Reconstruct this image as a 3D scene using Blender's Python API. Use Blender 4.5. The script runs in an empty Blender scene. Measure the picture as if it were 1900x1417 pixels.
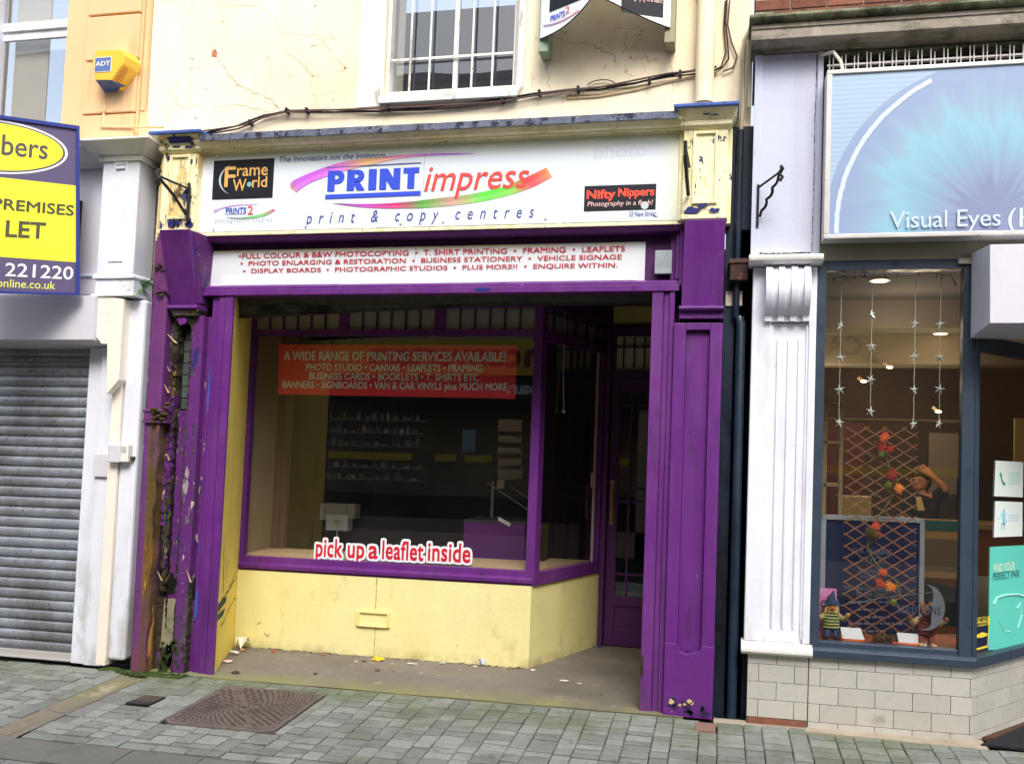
import bpy, bmesh, math, random
from mathutils import Vector, Matrix, Euler, noise
random.seed(7)
rnd = random.random
def U(a, b): return a + (b - a) * random.random()
sc = bpy.context.scene
COL = sc.collection
# ------------------------------------------------------------------ camera model
FPX = 1763.0; PPX, PPY = 950.0, 738.0
R = Matrix(((0.9766119173584533, -0.01363167182753574, 0.2145771199280849),
            (0.21337685735661016, -0.0613121979916083, -0.9750441688057289),
            (0.026447676988011877, 0.9980255467174295, -0.05696953994296948)))
CAM = Vector((3.6160273, -5.95950559, 1.57))
X_SHEAR = 0.013            # x shear by height, added to built geometry so verticals fit the image
def ray(u, v): return R @ Vector((u - PPX, -(v - PPY), -FPX))
def F(u, v, y=0.0):     # image pixel cast onto the wall plane at depth y -> (x, z) before the shear
    r = ray(u, v); t = (y - CAM.y) / r.y; p = CAM + r * t
    return p.x - X_SHEAR * p.z, p.z
def G(u, v, z=0.0):     # image pixel cast onto the ground at height z -> (x, y)
    r = ray(u, v); t = (z - CAM.z) / r.z; p = CAM + r * t
    return p.x - X_SHEAR * z, p.y
def lean(p): return Vector((p[0] + X_SHEAR * p[2], p[1], p[2]))  # applies the added x shear to a point
GS = 0.045              # crossfall of the paving
def gz(y): return GS * min(y, 0.0)
# ------------------------------------------------------------------ mesh builder
class MB:
    def __init__(s): s.v = []; s.f = []; s.c = []; s.p = []
    def add(s, vs, fs, col=None):
        s.p.append((len(s.v), len(s.f))); n = len(s.v); s.v += [tuple(p) for p in vs]; s.f += [tuple(i + n for i in f) for f in fs]
        s.c += [col] * len(fs); return s
    def hexa(s, a, col=None):   # 8 points, bottom ring ccw then top ring
        return s.add(a, [(3, 2, 1, 0), (4, 5, 6, 7), (0, 1, 5, 4), (1, 2, 6, 5), (2, 3, 7, 6), (3, 0, 4, 7)], col)
    def box(s, x0, x1, y0, y1, z0, z1, col=None):
        if x0 > x1: x0, x1 = x1, x0
        if y0 > y1: y0, y1 = y1, y0
        if z0 > z1: z0, z1 = z1, z0
        return s.hexa([(x0, y0, z0), (x1, y0, z0), (x1, y1, z0), (x0, y1, z0),
                       (x0, y0, z1), (x1, y0, z1), (x1, y1, z1), (x0, y1, z1)], col)
    def frus(s, b, t, z0, z1, col=None):  # b,t = (x0,x1,y0,y1)
        return s.hexa([(b[0], b[2], z0), (b[1], b[2], z0), (b[1], b[3], z0), (b[0], b[3], z0),
                       (t[0], t[2], z1), (t[1], t[2], z1), (t[1], t[3], z1), (t[0], t[3], z1)], col)
    def prism(s, pts, d, col=None):  # 3D polygon pts extruded by vector d
        n = len(pts); P = [Vector(p) for p in pts]; D = Vector(d)
        s.add(P + [p + D for p in P], [tuple(range(n))[::-1], tuple(range(n, 2 * n))] +
              [(i, (i + 1) % n, (i + 1) % n + n, i + n) for i in range(n)], col); return s
    def xz(s, pts, y, t, col=None):   # polygon in x,z at front y with thickness t
        return s.prism([(p[0], y, p[1]) for p in pts], (0, t, 0), col)
    def mold(s, prof, x0, x1, col=None):  # profile [(y,z)] run along x
        return s.prism([(x0, p[0], p[1]) for p in prof], (x1 - x0, 0, 0), col)
    def tube(s, pts, r, n=8, cap=True, col=None):
        P = [Vector(p) for p in pts]; m = len(P); rs = r if isinstance(r, (list, tuple)) else [r] * m
        vs = []; prev = None
        for i in range(m):
            a = P[max(i - 1, 0)]; b = P[min(i + 1, m - 1)]; t = (b - a)
            t = t.normalized() if t.length > 1e-9 else Vector((0, 0, 1))
            if prev is None:
                u = t.cross(Vector((0, 0, 1)));
                if u.length < 1e-3: u = t.cross(Vector((1, 0, 0)))
            else: u = prev - t * prev.dot(t)
            u.normalize(); prev = u; w = t.cross(u)
            for k in range(n):
                an = 2 * math.pi * k / n
                vs.append(P[i] + (u * math.cos(an) + w * math.sin(an)) * rs[i])
        fs = [(i * n + k, i * n + (k + 1) % n, (i + 1) * n + (k + 1) % n, (i + 1) * n + k) for i in range(m - 1) for k in range(n)]
        if cap: fs += [tuple(range(n))[::-1], tuple((m - 1) * n + k for k in range(n))]
        return s.add(vs, fs, col)
    def cyl(s, a, b, r, n=16, col=None): return s.tube([a, b], r, n, True, col)
    def ball(s, c, r, nu=10, nv=7, sx=1, sy=1, sz=1, col=None):
        vs = [(c[0], c[1], c[2] + r * sz)]
        for j in range(1, nv):
            th = math.pi * j / nv
            for i in range(nu):
                ph = 2 * math.pi * i / nu
                vs.append((c[0] + r * sx * math.sin(th) * math.cos(ph), c[1] + r * sy * math.sin(th) * math.sin(ph), c[2] + r * sz * math.cos(th)))
        vs.append((c[0], c[1], c[2] - r * sz)); L = len(vs) - 1
        fs = [(0, 1 + i, 1 + (i + 1) % nu) for i in range(nu)]
        for j in range(nv - 2):
            for i in range(nu):
                a = 1 + j * nu + i; b = 1 + j * nu + (i + 1) % nu
                fs.append((a, a + nu, b + nu, b))
        fs += [(L, L - nu + (i + 1) % nu, L - nu + i) for i in range(nu)]
        return s.add(vs, fs, col)
    def grid(s, fn, nu, nv, col=None):
        vs = [fn(i / nu, j / nv) for j in range(nv + 1) for i in range(nu + 1)]
        return s.add(vs, [(j * (nu + 1) + i, j * (nu + 1) + i + 1, (j + 1) * (nu + 1) + i + 1, (j + 1) * (nu + 1) + i) for j in range(nv) for i in range(nu)], col)
def tagit(o, label, cat=None, group=None, kind=None):
    if label: o['label'] = label
    if cat: o['category'] = cat
    if group: o['group'] = group
    if kind: o['kind'] = kind
    return o
def root(name, label, cat, loc, group=None, kind=None):
    o = bpy.data.objects.new(name, None); COL.objects.link(o)
    o.location = lean(loc); o.empty_display_size = .1
    return tagit(o, label, cat, group, kind)
def wloc(o):
    l = Vector((0, 0, 0))
    while o is not None: l += o.location; o = o.parent
    return l
def build(name, mb, mat, parent=None, bev=0, smooth=False, sheared=True, sub=0, rough_edge=0):
    vs = [lean(p) if sheared else Vector(p) for p in mb.v]
    me = bpy.data.meshes.new(name)
    if parent is None:
        xs = [p.x for p in vs]; ys = [p.y for p in vs]; zs = [p.z for p in vs]
        o0 = Vector(((min(xs) + max(xs)) / 2, (min(ys) + max(ys)) / 2, min(zs)))
    else: o0 = wloc(parent)
    me.from_pydata([p - o0 for p in vs], [], mb.f)
    me.validate(); me.update()
    if any(c is not None for c in mb.c) and len(mb.c) == len(me.polygons):
        at = me.color_attributes.new('Col', 'FLOAT_COLOR', 'CORNER')
        for p in me.polygons:
            c = mb.c[p.index] or (1, 1, 1)
            for li in p.loop_indices: at.data[li].color = (*c, 1)
    bm = bmesh.new(); bm.from_mesh(me); bmesh.ops.recalc_face_normals(bm, faces=bm.faces[:]); bm.to_mesh(me); bm.free()
    if smooth:
        for p in me.polygons: p.use_smooth = True
        me.set_sharp_from_angle(angle=math.radians(50))
    me.materials.append(mat)
    o = bpy.data.objects.new(name, me); COL.objects.link(o)
    if parent is None: o.location = o0
    else: o.parent = parent
    if bev:
        m = o.modifiers.new('bevel', 'BEVEL'); m.width = bev; m.segments = 2; m.limit_method = 'ANGLE'; m.angle_limit = math.radians(40)
    if sub:
        m = o.modifiers.new('sub', 'SUBSURF'); m.levels = sub; m.render_levels = sub
    return o
def build_each(name, mb, mat, parent, bev=0):
    P_ = mb.p + [(len(mb.v), len(mb.f))]
    for (v0, f0), (v1, f1) in zip(P_, P_[1:]):
        q = MB(); q.v = mb.v[v0:v1]; q.f = [tuple(i - v0 for i in f) for f in mb.f[f0:f1]]; q.c = mb.c[f0:f1]; build(name, q, mat, parent, bev)
# ------------------------------------------------------------------ materials
def srgb(r, g, b):
    f = lambda c: (c / 255 / 12.92) if c / 255 <= .04045 else ((c / 255 + .055) / 1.055) ** 2.4
    return (f(r), f(g), f(b))
def M(name, col, rough=.6, var=.12, scale=5., bump=0., bscale=60., layers=(), spec=.35, metal=0., attr=False, island=0., coat=0., emit=None, stretch=(1, 1, 1)):
    m = bpy.data.materials.new(name); m.use_nodes = True; nt = m.node_tree; N = nt.nodes; L = nt.links; N.clear()
    out = N.new('ShaderNodeOutputMaterial'); b = N.new('ShaderNodeBsdfPrincipled'); L.new(b.outputs[0], out.inputs[0])
    b.inputs['Roughness'].default_value = rough; b.inputs['Metallic'].default_value = metal
    b.inputs['Specular IOR Level'].default_value = spec; b.inputs['Coat Weight'].default_value = coat
    geo = N.new('ShaderNodeNewGeometry'); pos = geo.outputs['Position']
    def nz(sc_, st=(1, 1, 1), det=5, ro=.6):
        mp = N.new('ShaderNodeMapping'); mp.inputs['Scale'].default_value = st; L.new(pos, mp.inputs[0])
        t = N.new('ShaderNodeTexNoise'); t.inputs['Scale'].default_value = sc_; t.inputs['Detail'].default_value = det; t.inputs['Roughness'].default_value = ro
        L.new(mp.outputs[0], t.inputs[0]); return t.outputs[0]
    if attr:
        a = N.new('ShaderNodeAttribute'); a.attribute_name = 'Col'; cur = a.outputs['Color']
    else:
        rgb = N.new('ShaderNodeRGB'); rgb.outputs[0].default_value = (*col, 1); cur = rgb.outputs[0]
    def bright(cur, fac, amt):
        mr = N.new('ShaderNodeMapRange'); mr.inputs[1].default_value = .25; mr.inputs[2].default_value = .75
        mr.inputs[3].default_value = 1 - amt; mr.inputs[4].default_value = 1 + amt; L.new(fac, mr.inputs[0])
        h = N.new('ShaderNodeHueSaturation'); L.new(mr.outputs[0], h.inputs['Value']); L.new(cur, h.inputs['Color']); return h.outputs[0]
    if var:
        cur = bright(cur, nz(scale, stretch), var); cur = bright(cur, nz(scale * 9, stretch, 3), var * .5)
    if island: cur = bright(cur, geo.outputs['Random Per Island'], island)
    hts = []
    for ly in layers:
        c, s_, st, th, soft, amt = ly[:6]
        f = nz(s_, st, 7, .65)
        mr = N.new('ShaderNodeMapRange'); mr.inputs[1].default_value = th - soft; mr.inputs[2].default_value = th + soft
        mr.inputs[3].default_value = 0; mr.inputs[4].default_value = amt; L.new(f, mr.inputs[0]); fac = mr.outputs[0]
        if len(ly) > 6:     # limit to a feathered band along one axis: wear, and the painted lobby shade
            sx = N.new('ShaderNodeSeparateXYZ'); L.new(pos, sx.inputs[0])
            ax, lo, hi = ly[6]
            m2 = N.new('ShaderNodeMapRange'); m2.inputs[1].default_value = lo; m2.inputs[2].default_value = hi
            m2.inputs[3].default_value = 0; m2.inputs[4].default_value = 1; L.new(sx.outputs[ax], m2.inputs[0])
            mu = N.new('ShaderNodeMath'); mu.operation = 'MULTIPLY'; L.new(fac, mu.inputs[0]); L.new(m2.outputs[0], mu.inputs[1]); fac = mu.outputs[0]
        mx = N.new('ShaderNodeMix'); mx.data_type = 'RGBA'; L.new(fac, mx.inputs[0]); L.new(cur, mx.inputs[6]); mx.inputs[7].default_value = (*c, 1)
        cur = mx.outputs[2]; hts.append(fac)
    L.new(cur, b.inputs['Base Color'])
    if bump and rough < .7:
        rm = N.new('ShaderNodeMapRange'); rm.inputs[1].default_value = .3; rm.inputs[2].default_value = .7; rm.inputs[3].default_value = max(.15, rough - .14); rm.inputs[4].default_value = min(1, rough + .22); L.new(nz(scale * 3, stretch, 6), rm.inputs[0]); L.new(rm.outputs[0], b.inputs['Roughness'])
    if bump:
        h = nz(bscale, stretch, 4); 
        for x in hts[:2]:
            mu = N.new('ShaderNodeMath'); mu.operation = 'SUBTRACT'; L.new(h, mu.inputs[0]); L.new(x, mu.inputs[1]); h = mu.outputs[0]
        bp = N.new('ShaderNodeBump'); bp.inputs['Strength'].default_value = min(1, bump); bp.inputs['Distance'].default_value = .004 * max(1, bump); L.new(h, bp.inputs['Height']); L.new(bp.outputs[0], b.inputs['Normal'])
    if emit:
        b.inputs['Emission Color'].default_value = (*emit[0], 1); b.inputs['Emission Strength'].default_value = emit[1]
    return m
def glass(name, tint=(1, 1, 1), ior=1.55, boost=1.6, rough=0.0, dirt=.03):
    m = bpy.data.materials.new(name); m.use_nodes = True; nt = m.node_tree; N = nt.nodes; L = nt.links; N.clear()
    out = N.new('ShaderNodeOutputMaterial'); tr = N.new('ShaderNodeBsdfTransparent'); tr.inputs[0].default_value = (*tint, 1)
    gl = N.new('ShaderNodeBsdfGlossy'); gl.inputs['Roughness'].default_value = rough
    fr = N.new('ShaderNodeFresnel'); fr.inputs[0].default_value = ior
    g = N.new('ShaderNodeNewGeometry'); inv = N.new('ShaderNodeMath'); inv.operation = 'SUBTRACT'; inv.inputs[0].default_value = 1; L.new(g.outputs['Backfacing'], inv.inputs[1])
    mu = N.new('ShaderNodeMath'); mu.operation = 'MULTIPLY'; L.new(fr.outputs[0], mu.inputs[0]); L.new(inv.outputs[0], mu.inputs[1])
    m2 = N.new('ShaderNodeMath'); m2.operation = 'MULTIPLY'; m2.use_clamp = True; L.new(mu.outputs[0], m2.inputs[0]); m2.inputs[1].default_value = boost
    mx = N.new('ShaderNodeMixShader'); L.new(m2.outputs[0], mx.inputs[0]); L.new(tr.outputs[0], mx.inputs[1]); L.new(gl.outputs[0], mx.inputs[2])
    df = N.new('ShaderNodeBsdfDiffuse'); df.inputs[0].default_value = (.5, .5, .48, 1); mz = N.new('ShaderNodeMixShader')
    t = N.new('ShaderNodeTexNoise'); t.inputs['Scale'].default_value = 3; t.inputs['Detail'].default_value = 6; L.new(g.outputs['Position'], t.inputs[0])
    m3 = N.new('ShaderNodeMath'); m3.operation = 'MULTIPLY'; L.new(t.outputs[0], m3.inputs[0]); m3.inputs[1].default_value = dirt
    L.new(m3.outputs[0], mz.inputs[0]); L.new(mx.outputs[0], mz.inputs[1]); L.new(df.outputs[0], mz.inputs[2]); L.new(mz.outputs[0], out.inputs[0])
    return m
V = (1, 1, .12); H_ = (.12, .12, 1)   # stretch for vertical / horizontal streaks
NAVY = srgb(32, 42, 105); WOOD = srgb(150, 120, 80); BARE = srgb(190, 180, 160); MOSS = srgb(78, 92, 40)
m = {}
PURP = (.126, .022, .200)
m['purple'] = M('purple gloss paint', PURP, .42, .14, 3, .4, 90, [((.20, .055, .25), 2.2, (1, 1, .35), .56, .10, .5), ((.055, .022, .07), 9, (1, 1, .16), .60, .05, .5), (srgb(96, 72, 88), 6, (1, 1, .8), .52, .08, .5, (2, .30, .0)), ((.34, .24, .42), 34, (1, 1, .5), .69, .012, .8), ((.10, .02, .17), 3, V, .60, .1, .5), (NAVY, 9, (1, 1, .6), .69, .01, .9)], stretch=(1, 1, .3))
m['purple_clean'] = M('purple frame paint', PURP, .4, .12, 3, .3, 90, [((.20, .06, .25), 2.6, (1, 1, .3), .56, .10, .45), ((.055, .022, .07), 10, (1, 1, .14), .60, .05, .5), (srgb(96, 72, 88), 6, (1, 1, .8), .52, .08, .5, (2, .30, .0)), ((.42, .30, .48), 44, (1, 1, .6), .72, .012, .8), ((.11, .02, .18), 4, V, .60, .08, .4)])
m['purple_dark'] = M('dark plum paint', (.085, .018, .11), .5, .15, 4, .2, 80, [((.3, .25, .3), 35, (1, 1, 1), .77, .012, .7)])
m['purple_worn'] = M('flaking purple paint', (.118, .022, .165), .5, .15, 5, .8, 60, [(srgb(70, 62, 48), 7, (1, 1, .3), .575, .02, .95), (NAVY, 10, (1, 1, .4), .60, .015, .9), (BARE, 22, (1, 1, .5), .64, .012, .9), (MOSS, 5, (1, 1, .5), .52, .08, .8, (2, .9, .0))])
m['purple_rust'] = M('rust stained purple paint', (.135, .034, .17), .5, .12, 4, .5, 60, [(srgb(132, 62, 80), 2, (2, 2, .15), .56, .12, .55), (srgb(110, 72, 25), 3, (3, 3, .3), .50, .08, .95, (2, 1.9, .9)), (srgb(205, 150, 70), 14, (1, 1, .3), .63, .02, .9, (2, 1.5, .5))])
m['pipe_low'] = M('rust and moss stained pipe', (.135, .034, .17), .6, .15, 4, .9, 40, [(srgb(92, 74, 36), 3.5, (2, 2, .35), .42, .08, 1.0, (0, -.275, -.250)), (srgb(140, 96, 40), 6, (1, 1, .25), .55, .05, .8, (0, -.268, -.248)), (srgb(210, 158, 84), 13, (1, 1, .22), .60, .015, .9, (0, -.26, -.24)), (srgb(26, 22, 18), 8, (1, 1, .4), .62, .03, .9, (0, -.26, -.22)), (srgb(132, 84, 50), 2, (1, 1, .3), .5, .1, .8, (2, .9, .1))])
m['rot'] = M('rotten timber', srgb(62, 54, 38), .85, .5, 9, 1.6, 40, [(srgb(25, 20, 16), 8, (1, 1, .25), .56, .05, .95), (srgb(180, 140, 75), 11, (1, 1, .2), .64, .02, .9), (MOSS, 5, (1, 1, .4), .57, .06, .7), ((.13, .03, .2), 5, (1, 1, .3), .60, .02, .9)], stretch=(1, 1, .2))
m['yellow'] = M('pale yellow masonry paint', srgb(236, 228, 166), .6, .05, 3, .35, 70, [(srgb(180, 165, 105), 4, (1, 1, .5), .64, .05, .4), (srgb(90, 78, 60), 30, (1, 1, 1), .70, .012, .7), (srgb(226, 206, 110), 1.6, (1, 1, .6), .58, .12, .4), (srgb(130, 116, 88), 5, (1, 1, .8), .52, .10, .7, (2, .10, .0))])
m['yellow_reveal'] = M('yellow reveal paint', srgb(246, 222, 110), .6, .06, 3, .4, 80, [(srgb(50, 45, 35), 9, (1, 1, .35), .70, .014, .9), (srgb(214, 190, 110), 3, V, .62, .08, .35)])
m['crack_dark'] = M('cracked filler', srgb(70, 58, 45), .9, .4, 30, .5)
m['crack_wall'] = M('hairline wall cracks', srgb(190, 166, 132), .9, .3, 30, .2)
m['_x'] = M('spare', srgb(70, 58, 45), .9, .4, 30, .5)
m['cream'] = M('peeling cream paint', srgb(250, 241, 200), .65, .06, 3, .9, 50, [(NAVY, 11, (1, 1, .7), .655, .010, .95), (srgb(222, 212, 150), 5, (1, 1, .5), .56, .03, .6), (srgb(140, 122, 80), 26, (1, 1, .5), .655, .015, .7)])
m['cream_peel'] = M('badly peeling cream paint', srgb(250, 240, 195), .65, .08, 3, 1.3, 50, [(srgb(225, 190, 110), 8, (1, 1, .3), .55, .02, .8), (NAVY, 8, (1, 1, .6), .625, .010, .95), (srgb(70, 55, 40), 14, (1, 1, .25), .62, .012, .9)])
m['lead'] = M('weathered lead flashing', srgb(112, 118, 140), .55, .35, 12, .8, 40, [(srgb(35, 40, 62), 18, (1, 1, 1), .56, .03, .9), (srgb(165, 168, 178), 30, (1, 1, 1), .62, .03, .6)])
m['lead_blue'] = M('blue painted lead', srgb(70, 100, 170), .55, .25, 12, .6, 40, [(srgb(45, 50, 70), 14, (1, 1, 1), .60, .03, .8)])
m['render'] = M('cream wall render', srgb(250, 239, 212), .85, .04, 1.6, .45, 26, [(srgb(226, 198, 160), 3.5, (1, 1, 1), .66, .06, .4), (srgb(150, 118, 88), 34, (1, 1, 1), .80, .012, .7), (srgb(222, 198, 160), 1.3, (1, 1, .5), .55, .12, .5)])
m['cream_pipe'] = M('cream pipe paint', srgb(250, 236, 200), .6, .04, 2, .1, 60, [(srgb(205, 165, 120), 5, (1, 1, .3), .66, .05, .5)])
m['peach'] = M('peach wall paint', srgb(234, 196, 150), .8, .05, 2, .4, 30, [(srgb(190, 150, 105), 6, V, .64, .06, .5), (srgb(110, 85, 60), 40, (1, 1, 1), .77, .012, .8)])
m['white'] = M('white gloss paint', srgb(230, 233, 244), .4, .045, 3, .25, 60, [(srgb(186, 186, 188), 5, (1, 1, .2), .60, .06, .35), (srgb(150, 144, 130), 7, (1, 1, .4), .55, .08, .5, (2, .75, .45)), (srgb(110, 100, 85), 34, (1, 1, .6), .70, .012, .7)])
m['white_old'] = M('weathered white paint', srgb(232, 230, 226), .6, .05, 4, .6, 60, [(srgb(150, 140, 120), 9, (1, 1, .4), .62, .03, .6), (srgb(60, 52, 45), 24, (1, 1, .5), .70, .012, .8)])
m['white_warm'] = M('cream white trim', srgb(246, 236, 222), .5, .04, 4, .2, 60, [(srgb(150, 130, 95), 12, (1, 1, .3), .68, .03, .5)])
m['grey_white'] = M('grey white fascia', srgb(214, 212, 222), .5, .04, 2, .1)
m['shutter'] = M('galvanised shutter steel', srgb(160, 165, 174), .34, .20, 6, .15, 50, [(srgb(112, 108, 106), 2.2, (1, 1, 1), .54, .10, .7), (srgb(140, 112, 84), 5, (1, 1, 3), .66, .05, .5)], metal=.45, spec=.5)
m['dark_metal'] = M('black iron', (.02, .02, .022), .5, .3, 20, .3, metal=.3)
m['black_blue'] = M('dark blue black paint', srgb(24, 38, 58), .45, .3, 5, .5, 40, [(srgb(95, 50, 30), 9, (1, 1, .6), .68, .02, .9), (srgb(120, 135, 145), 18, (1, 1, .3), .74, .012, .7), (srgb(8, 9, 14), 2.5, (1, 1, .4), .52, .1, .8)])
m['pipe_blue'] = M('blue black downpipe paint', srgb(28, 44, 62), .4, .2, 5, .3, 40, [(srgb(16, 24, 34), 4, V, .52, .08, .7)])
m['lilac'] = M('faded lilac paint', srgb(200, 205, 228), .55, .05, 3, .3, 60, [(srgb(120, 115, 125), 14, (1, 1, .35), .655, .02, .55), (srgb(40, 38, 45), 36, (1, 1, .5), .765, .010, .9), (srgb(170, 165, 160), 2, V, .62, .1, .4)])
m['stone'] = M('grey weathered stone', srgb(160, 152, 140), .85, .2, 5, .9, 30, [(srgb(88, 90, 70), 4, (1, 1, 2), .55, .08, .8), (srgb(200, 190, 170), 9, (1, 1, 1), .62, .05, .5)])
m['stone_moss'] = M('mossy stone roll', srgb(120, 122, 98), .9, .3, 6, 1.2, 30, [(srgb(52, 56, 38), 5, (1, 1, 1), .52, .06, .85), (srgb(165, 158, 135), 8, (1, 1, 1), .62, .04, .6)])
m['greige'] = M('greige trim paint', srgb(150, 146, 132), .5, .06, 3, .1)
m['alu'] = M('anodised sign frame', srgb(205, 202, 200), .4, .05, 3, .05, metal=.25)
m['slate'] = M('slate grey window frame', srgb(54, 66, 82), .38, .06, 3, .05, 60, [(srgb(120, 128, 135), 30, (1, 1, 1), .78, .012, .6)])
m['beige'] = M('beige board', srgb(206, 178, 142), .6, .08, 4, .05)
m['inner_beige'] = M('inner beige panel', srgb(146, 130, 108), .7, .08, 4)
m['inner_brown'] = M('inner plum brown frame', srgb(92, 60, 64), .6, .1, 4)
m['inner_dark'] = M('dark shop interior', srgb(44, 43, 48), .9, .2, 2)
m['inner_mid'] = M('grey interior panel', srgb(84, 80, 90), .9, .1, 2)
m['transom'] = M('dusty opal glass', srgb(170, 168, 158), .35, .06, 3, .05)
m['transom_y'] = M('yellowed opal glass', srgb(240, 232, 196), .35, .06, 3, .05)
m['yellow_board'] = M('dim yellow board', srgb(240, 226, 130), .6, .05, 3)
m['brass'] = M('aged brass', srgb(190, 150, 90), .35, .2, 20, metal=.8)
m['rubber'] = M('black rubber', (.012, .012, .014), .6, .1)
m['paper'] = M('white paper', srgb(235, 235, 228), .7, .03, 8)
m['paper_grey'] = M('grey paper', srgb(190, 188, 176), .7, .05, 8)
m['card'] = M('brown card', srgb(175, 150, 110), .7, .08, 8)
m['cord'] = M('pale cord', srgb(215, 212, 195), .7, .05)
m['cable'] = M('old brown cable', srgb(98, 78, 72), .6, .3, 30)
m['cable_dark'] = M('black cable', srgb(40, 36, 38), .6, .3, 30)
m['cable_pale'] = M('painted over cable', srgb(226, 205, 165), .7, .2, 30)
m['green_wood'] = M('sage painted timber', srgb(150, 168, 145), .7, .12, 6, .4, 40, stretch=(1, 1, .2))
m['olive_wood'] = M('olive grey timber', srgb(165, 158, 130), .7, .12, 6, .4, 40, stretch=(1, 1, .2))
m['glass'] = glass('shop window glass', (.985, .99, .99), 1.5, 2.9, 0, .006)
m['glass_up'] = glass('upper window glass', (.9, .92, .95), 1.6, 2.7, .004, .01)
m['glass_r'] = glass('optician window glass', (.96, .97, .96), 1.5, 4.2, 0, .008)
m['tile'] = M('grey glazed wall tile', srgb(188, 185, 178), .28, .05, 3, .1, 60, [(srgb(120, 112, 98), 5, (1, 1, 1), .66, .05, .5)], island=.05, spec=.5)
m['grout'] = M('dark tile grout', srgb(92, 84, 74), .9, .2, 20)
m['brick'] = M('red brick', srgb(130, 84, 68), .9, .3, 20, .8, island=.2)
m['navy_board'] = M('navy display board', srgb(24, 36, 78), .6, .06)
def attrmat(name, rough=.5, spec=.3, var=.0): return M(name, (1, 1, 1), rough, var, 4, attr=True, spec=spec)
m['print'] = attrmat('printed vinyl', .45)
m['leafm'] = attrmat('fabric leaves', .8, .2, .15)
m['doll'] = attrmat('doll cloth', .9, .1, .2)
def flat(name, c, rough=.5): return M(name, srgb(*c), rough, 0)
# ------------------------------------------------------------------ text
_ref = {}
def text_raw(s, shear=0, offset=0, space=1, ext=.0006):
    cu = bpy.data.curves.new('t', 'FONT'); cu.body = s; cu.shear = shear; cu.offset = offset; cu.space_character = space; cu.size = 1
    cu.extrude = 0; cu.resolution_u = 3
    o = bpy.data.objects.new('t', cu); COL.objects.link(o)
    bpy.context.view_layer.update()
    dg = bpy.context.evaluated_depsgraph_get()
    me = bpy.data.meshes.new_from_object(o.evaluated_get(dg))
    vs = [tuple(v.co) for v in me.vertices]; fs = [tuple(p.vertices) for p in me.polygons]
    bpy.data.objects.remove(o); bpy.data.curves.remove(cu); bpy.data.meshes.remove(me)
    return vs, fs
def refh(ch):
    if ch not in _ref:
        vs, _ = text_raw(ch); _ref[ch] = max(v[1] for v in vs)
    return _ref[ch]
def text_mb(s, x0, x1, z0, z1, y, ref='H', shear=0, offset=0, space=1, frame=None, mb=None, col=None, grow=0):
    """text between x0..x1, baseline z0, height of ref glyph z1-z0; frame(a, b)->3D"""
    vs, fs = text_raw(s, shear, 0, space)
    a = min(v[0] for v in vs); b = max(v[0] for v in vs); kx = (x1 - x0) / (b - a); kz = (z1 - z0) / refh(ref)
    mb = mb or MB(); fr = frame or (lambda p, q: (p, y, q))
    # heavier weights are laid up from slightly shifted copies, each a hair in front of the last
    o = offset; sh_ = [(0, 0)] if not o else [(0, 0), (-o, 0), (o, 0), (0, o), (0, -o)] if o < .02 else [(0, 0), (-o, 0), (o, 0), (-o, o), (o, o), (-o, -o), (o, -o), (0, o), (0, -o)]
    for i, (dx, dz) in enumerate(sh_):
        pts = []
        for v in vs:
            q = fr(x0 + (v[0] + dx - a) * kx, z0 + (v[1] + dz) * kz); pts.append((q[0], q[1] - .00012 * i, q[2]))
        mb.add(pts, fs, col)
    return mb
def textF(s, L_, R_, y, **k):   # L_ = px of baseline left, R_ = px of top right on plane y
    x0, z0 = F(*L_, y); x1, z1 = F(*R_, y)
    return text_mb(s, x0, x1, z0, z1, y, **k)
def rectF(p, q, y):   # two opposite px corners -> x0,x1,z0,z1
    a = F(*p, y); b = F(*q, y); return min(a[0], b[0]), max(a[0], b[0]), min(a[1], b[1]), max(a[1], b[1])
def lerp(a, b, t): return a + (b - a) * t
def crack(mb, pts, y, w=.004, n=5, amp=.012, plane=None):
    P = []
    for a, b in zip(pts, pts[1:]):
        for k in range(n): P.append((lerp(a[0], b[0], k / n) + U(-amp, amp), lerp(a[1], b[1], k / n) + U(-amp, amp)))
    P.append(pts[-1])
    for a, b in zip(P, P[1:]):
        d = Vector((b[0] - a[0], b[1] - a[1])); 
        if d.length < 1e-6: continue
        nn = Vector((-d.y, d.x)).normalized() * w * U(.3, 1) * .5
        mb.add([(a[0] - nn.x, y, a[1] - nn.y), (b[0] - nn.x, y, b[1] - nn.y), (b[0] + nn.x, y, b[1] + nn.y), (a[0] + nn.x, y, a[1] + nn.y)], [(0, 1, 2, 3)])
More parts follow.
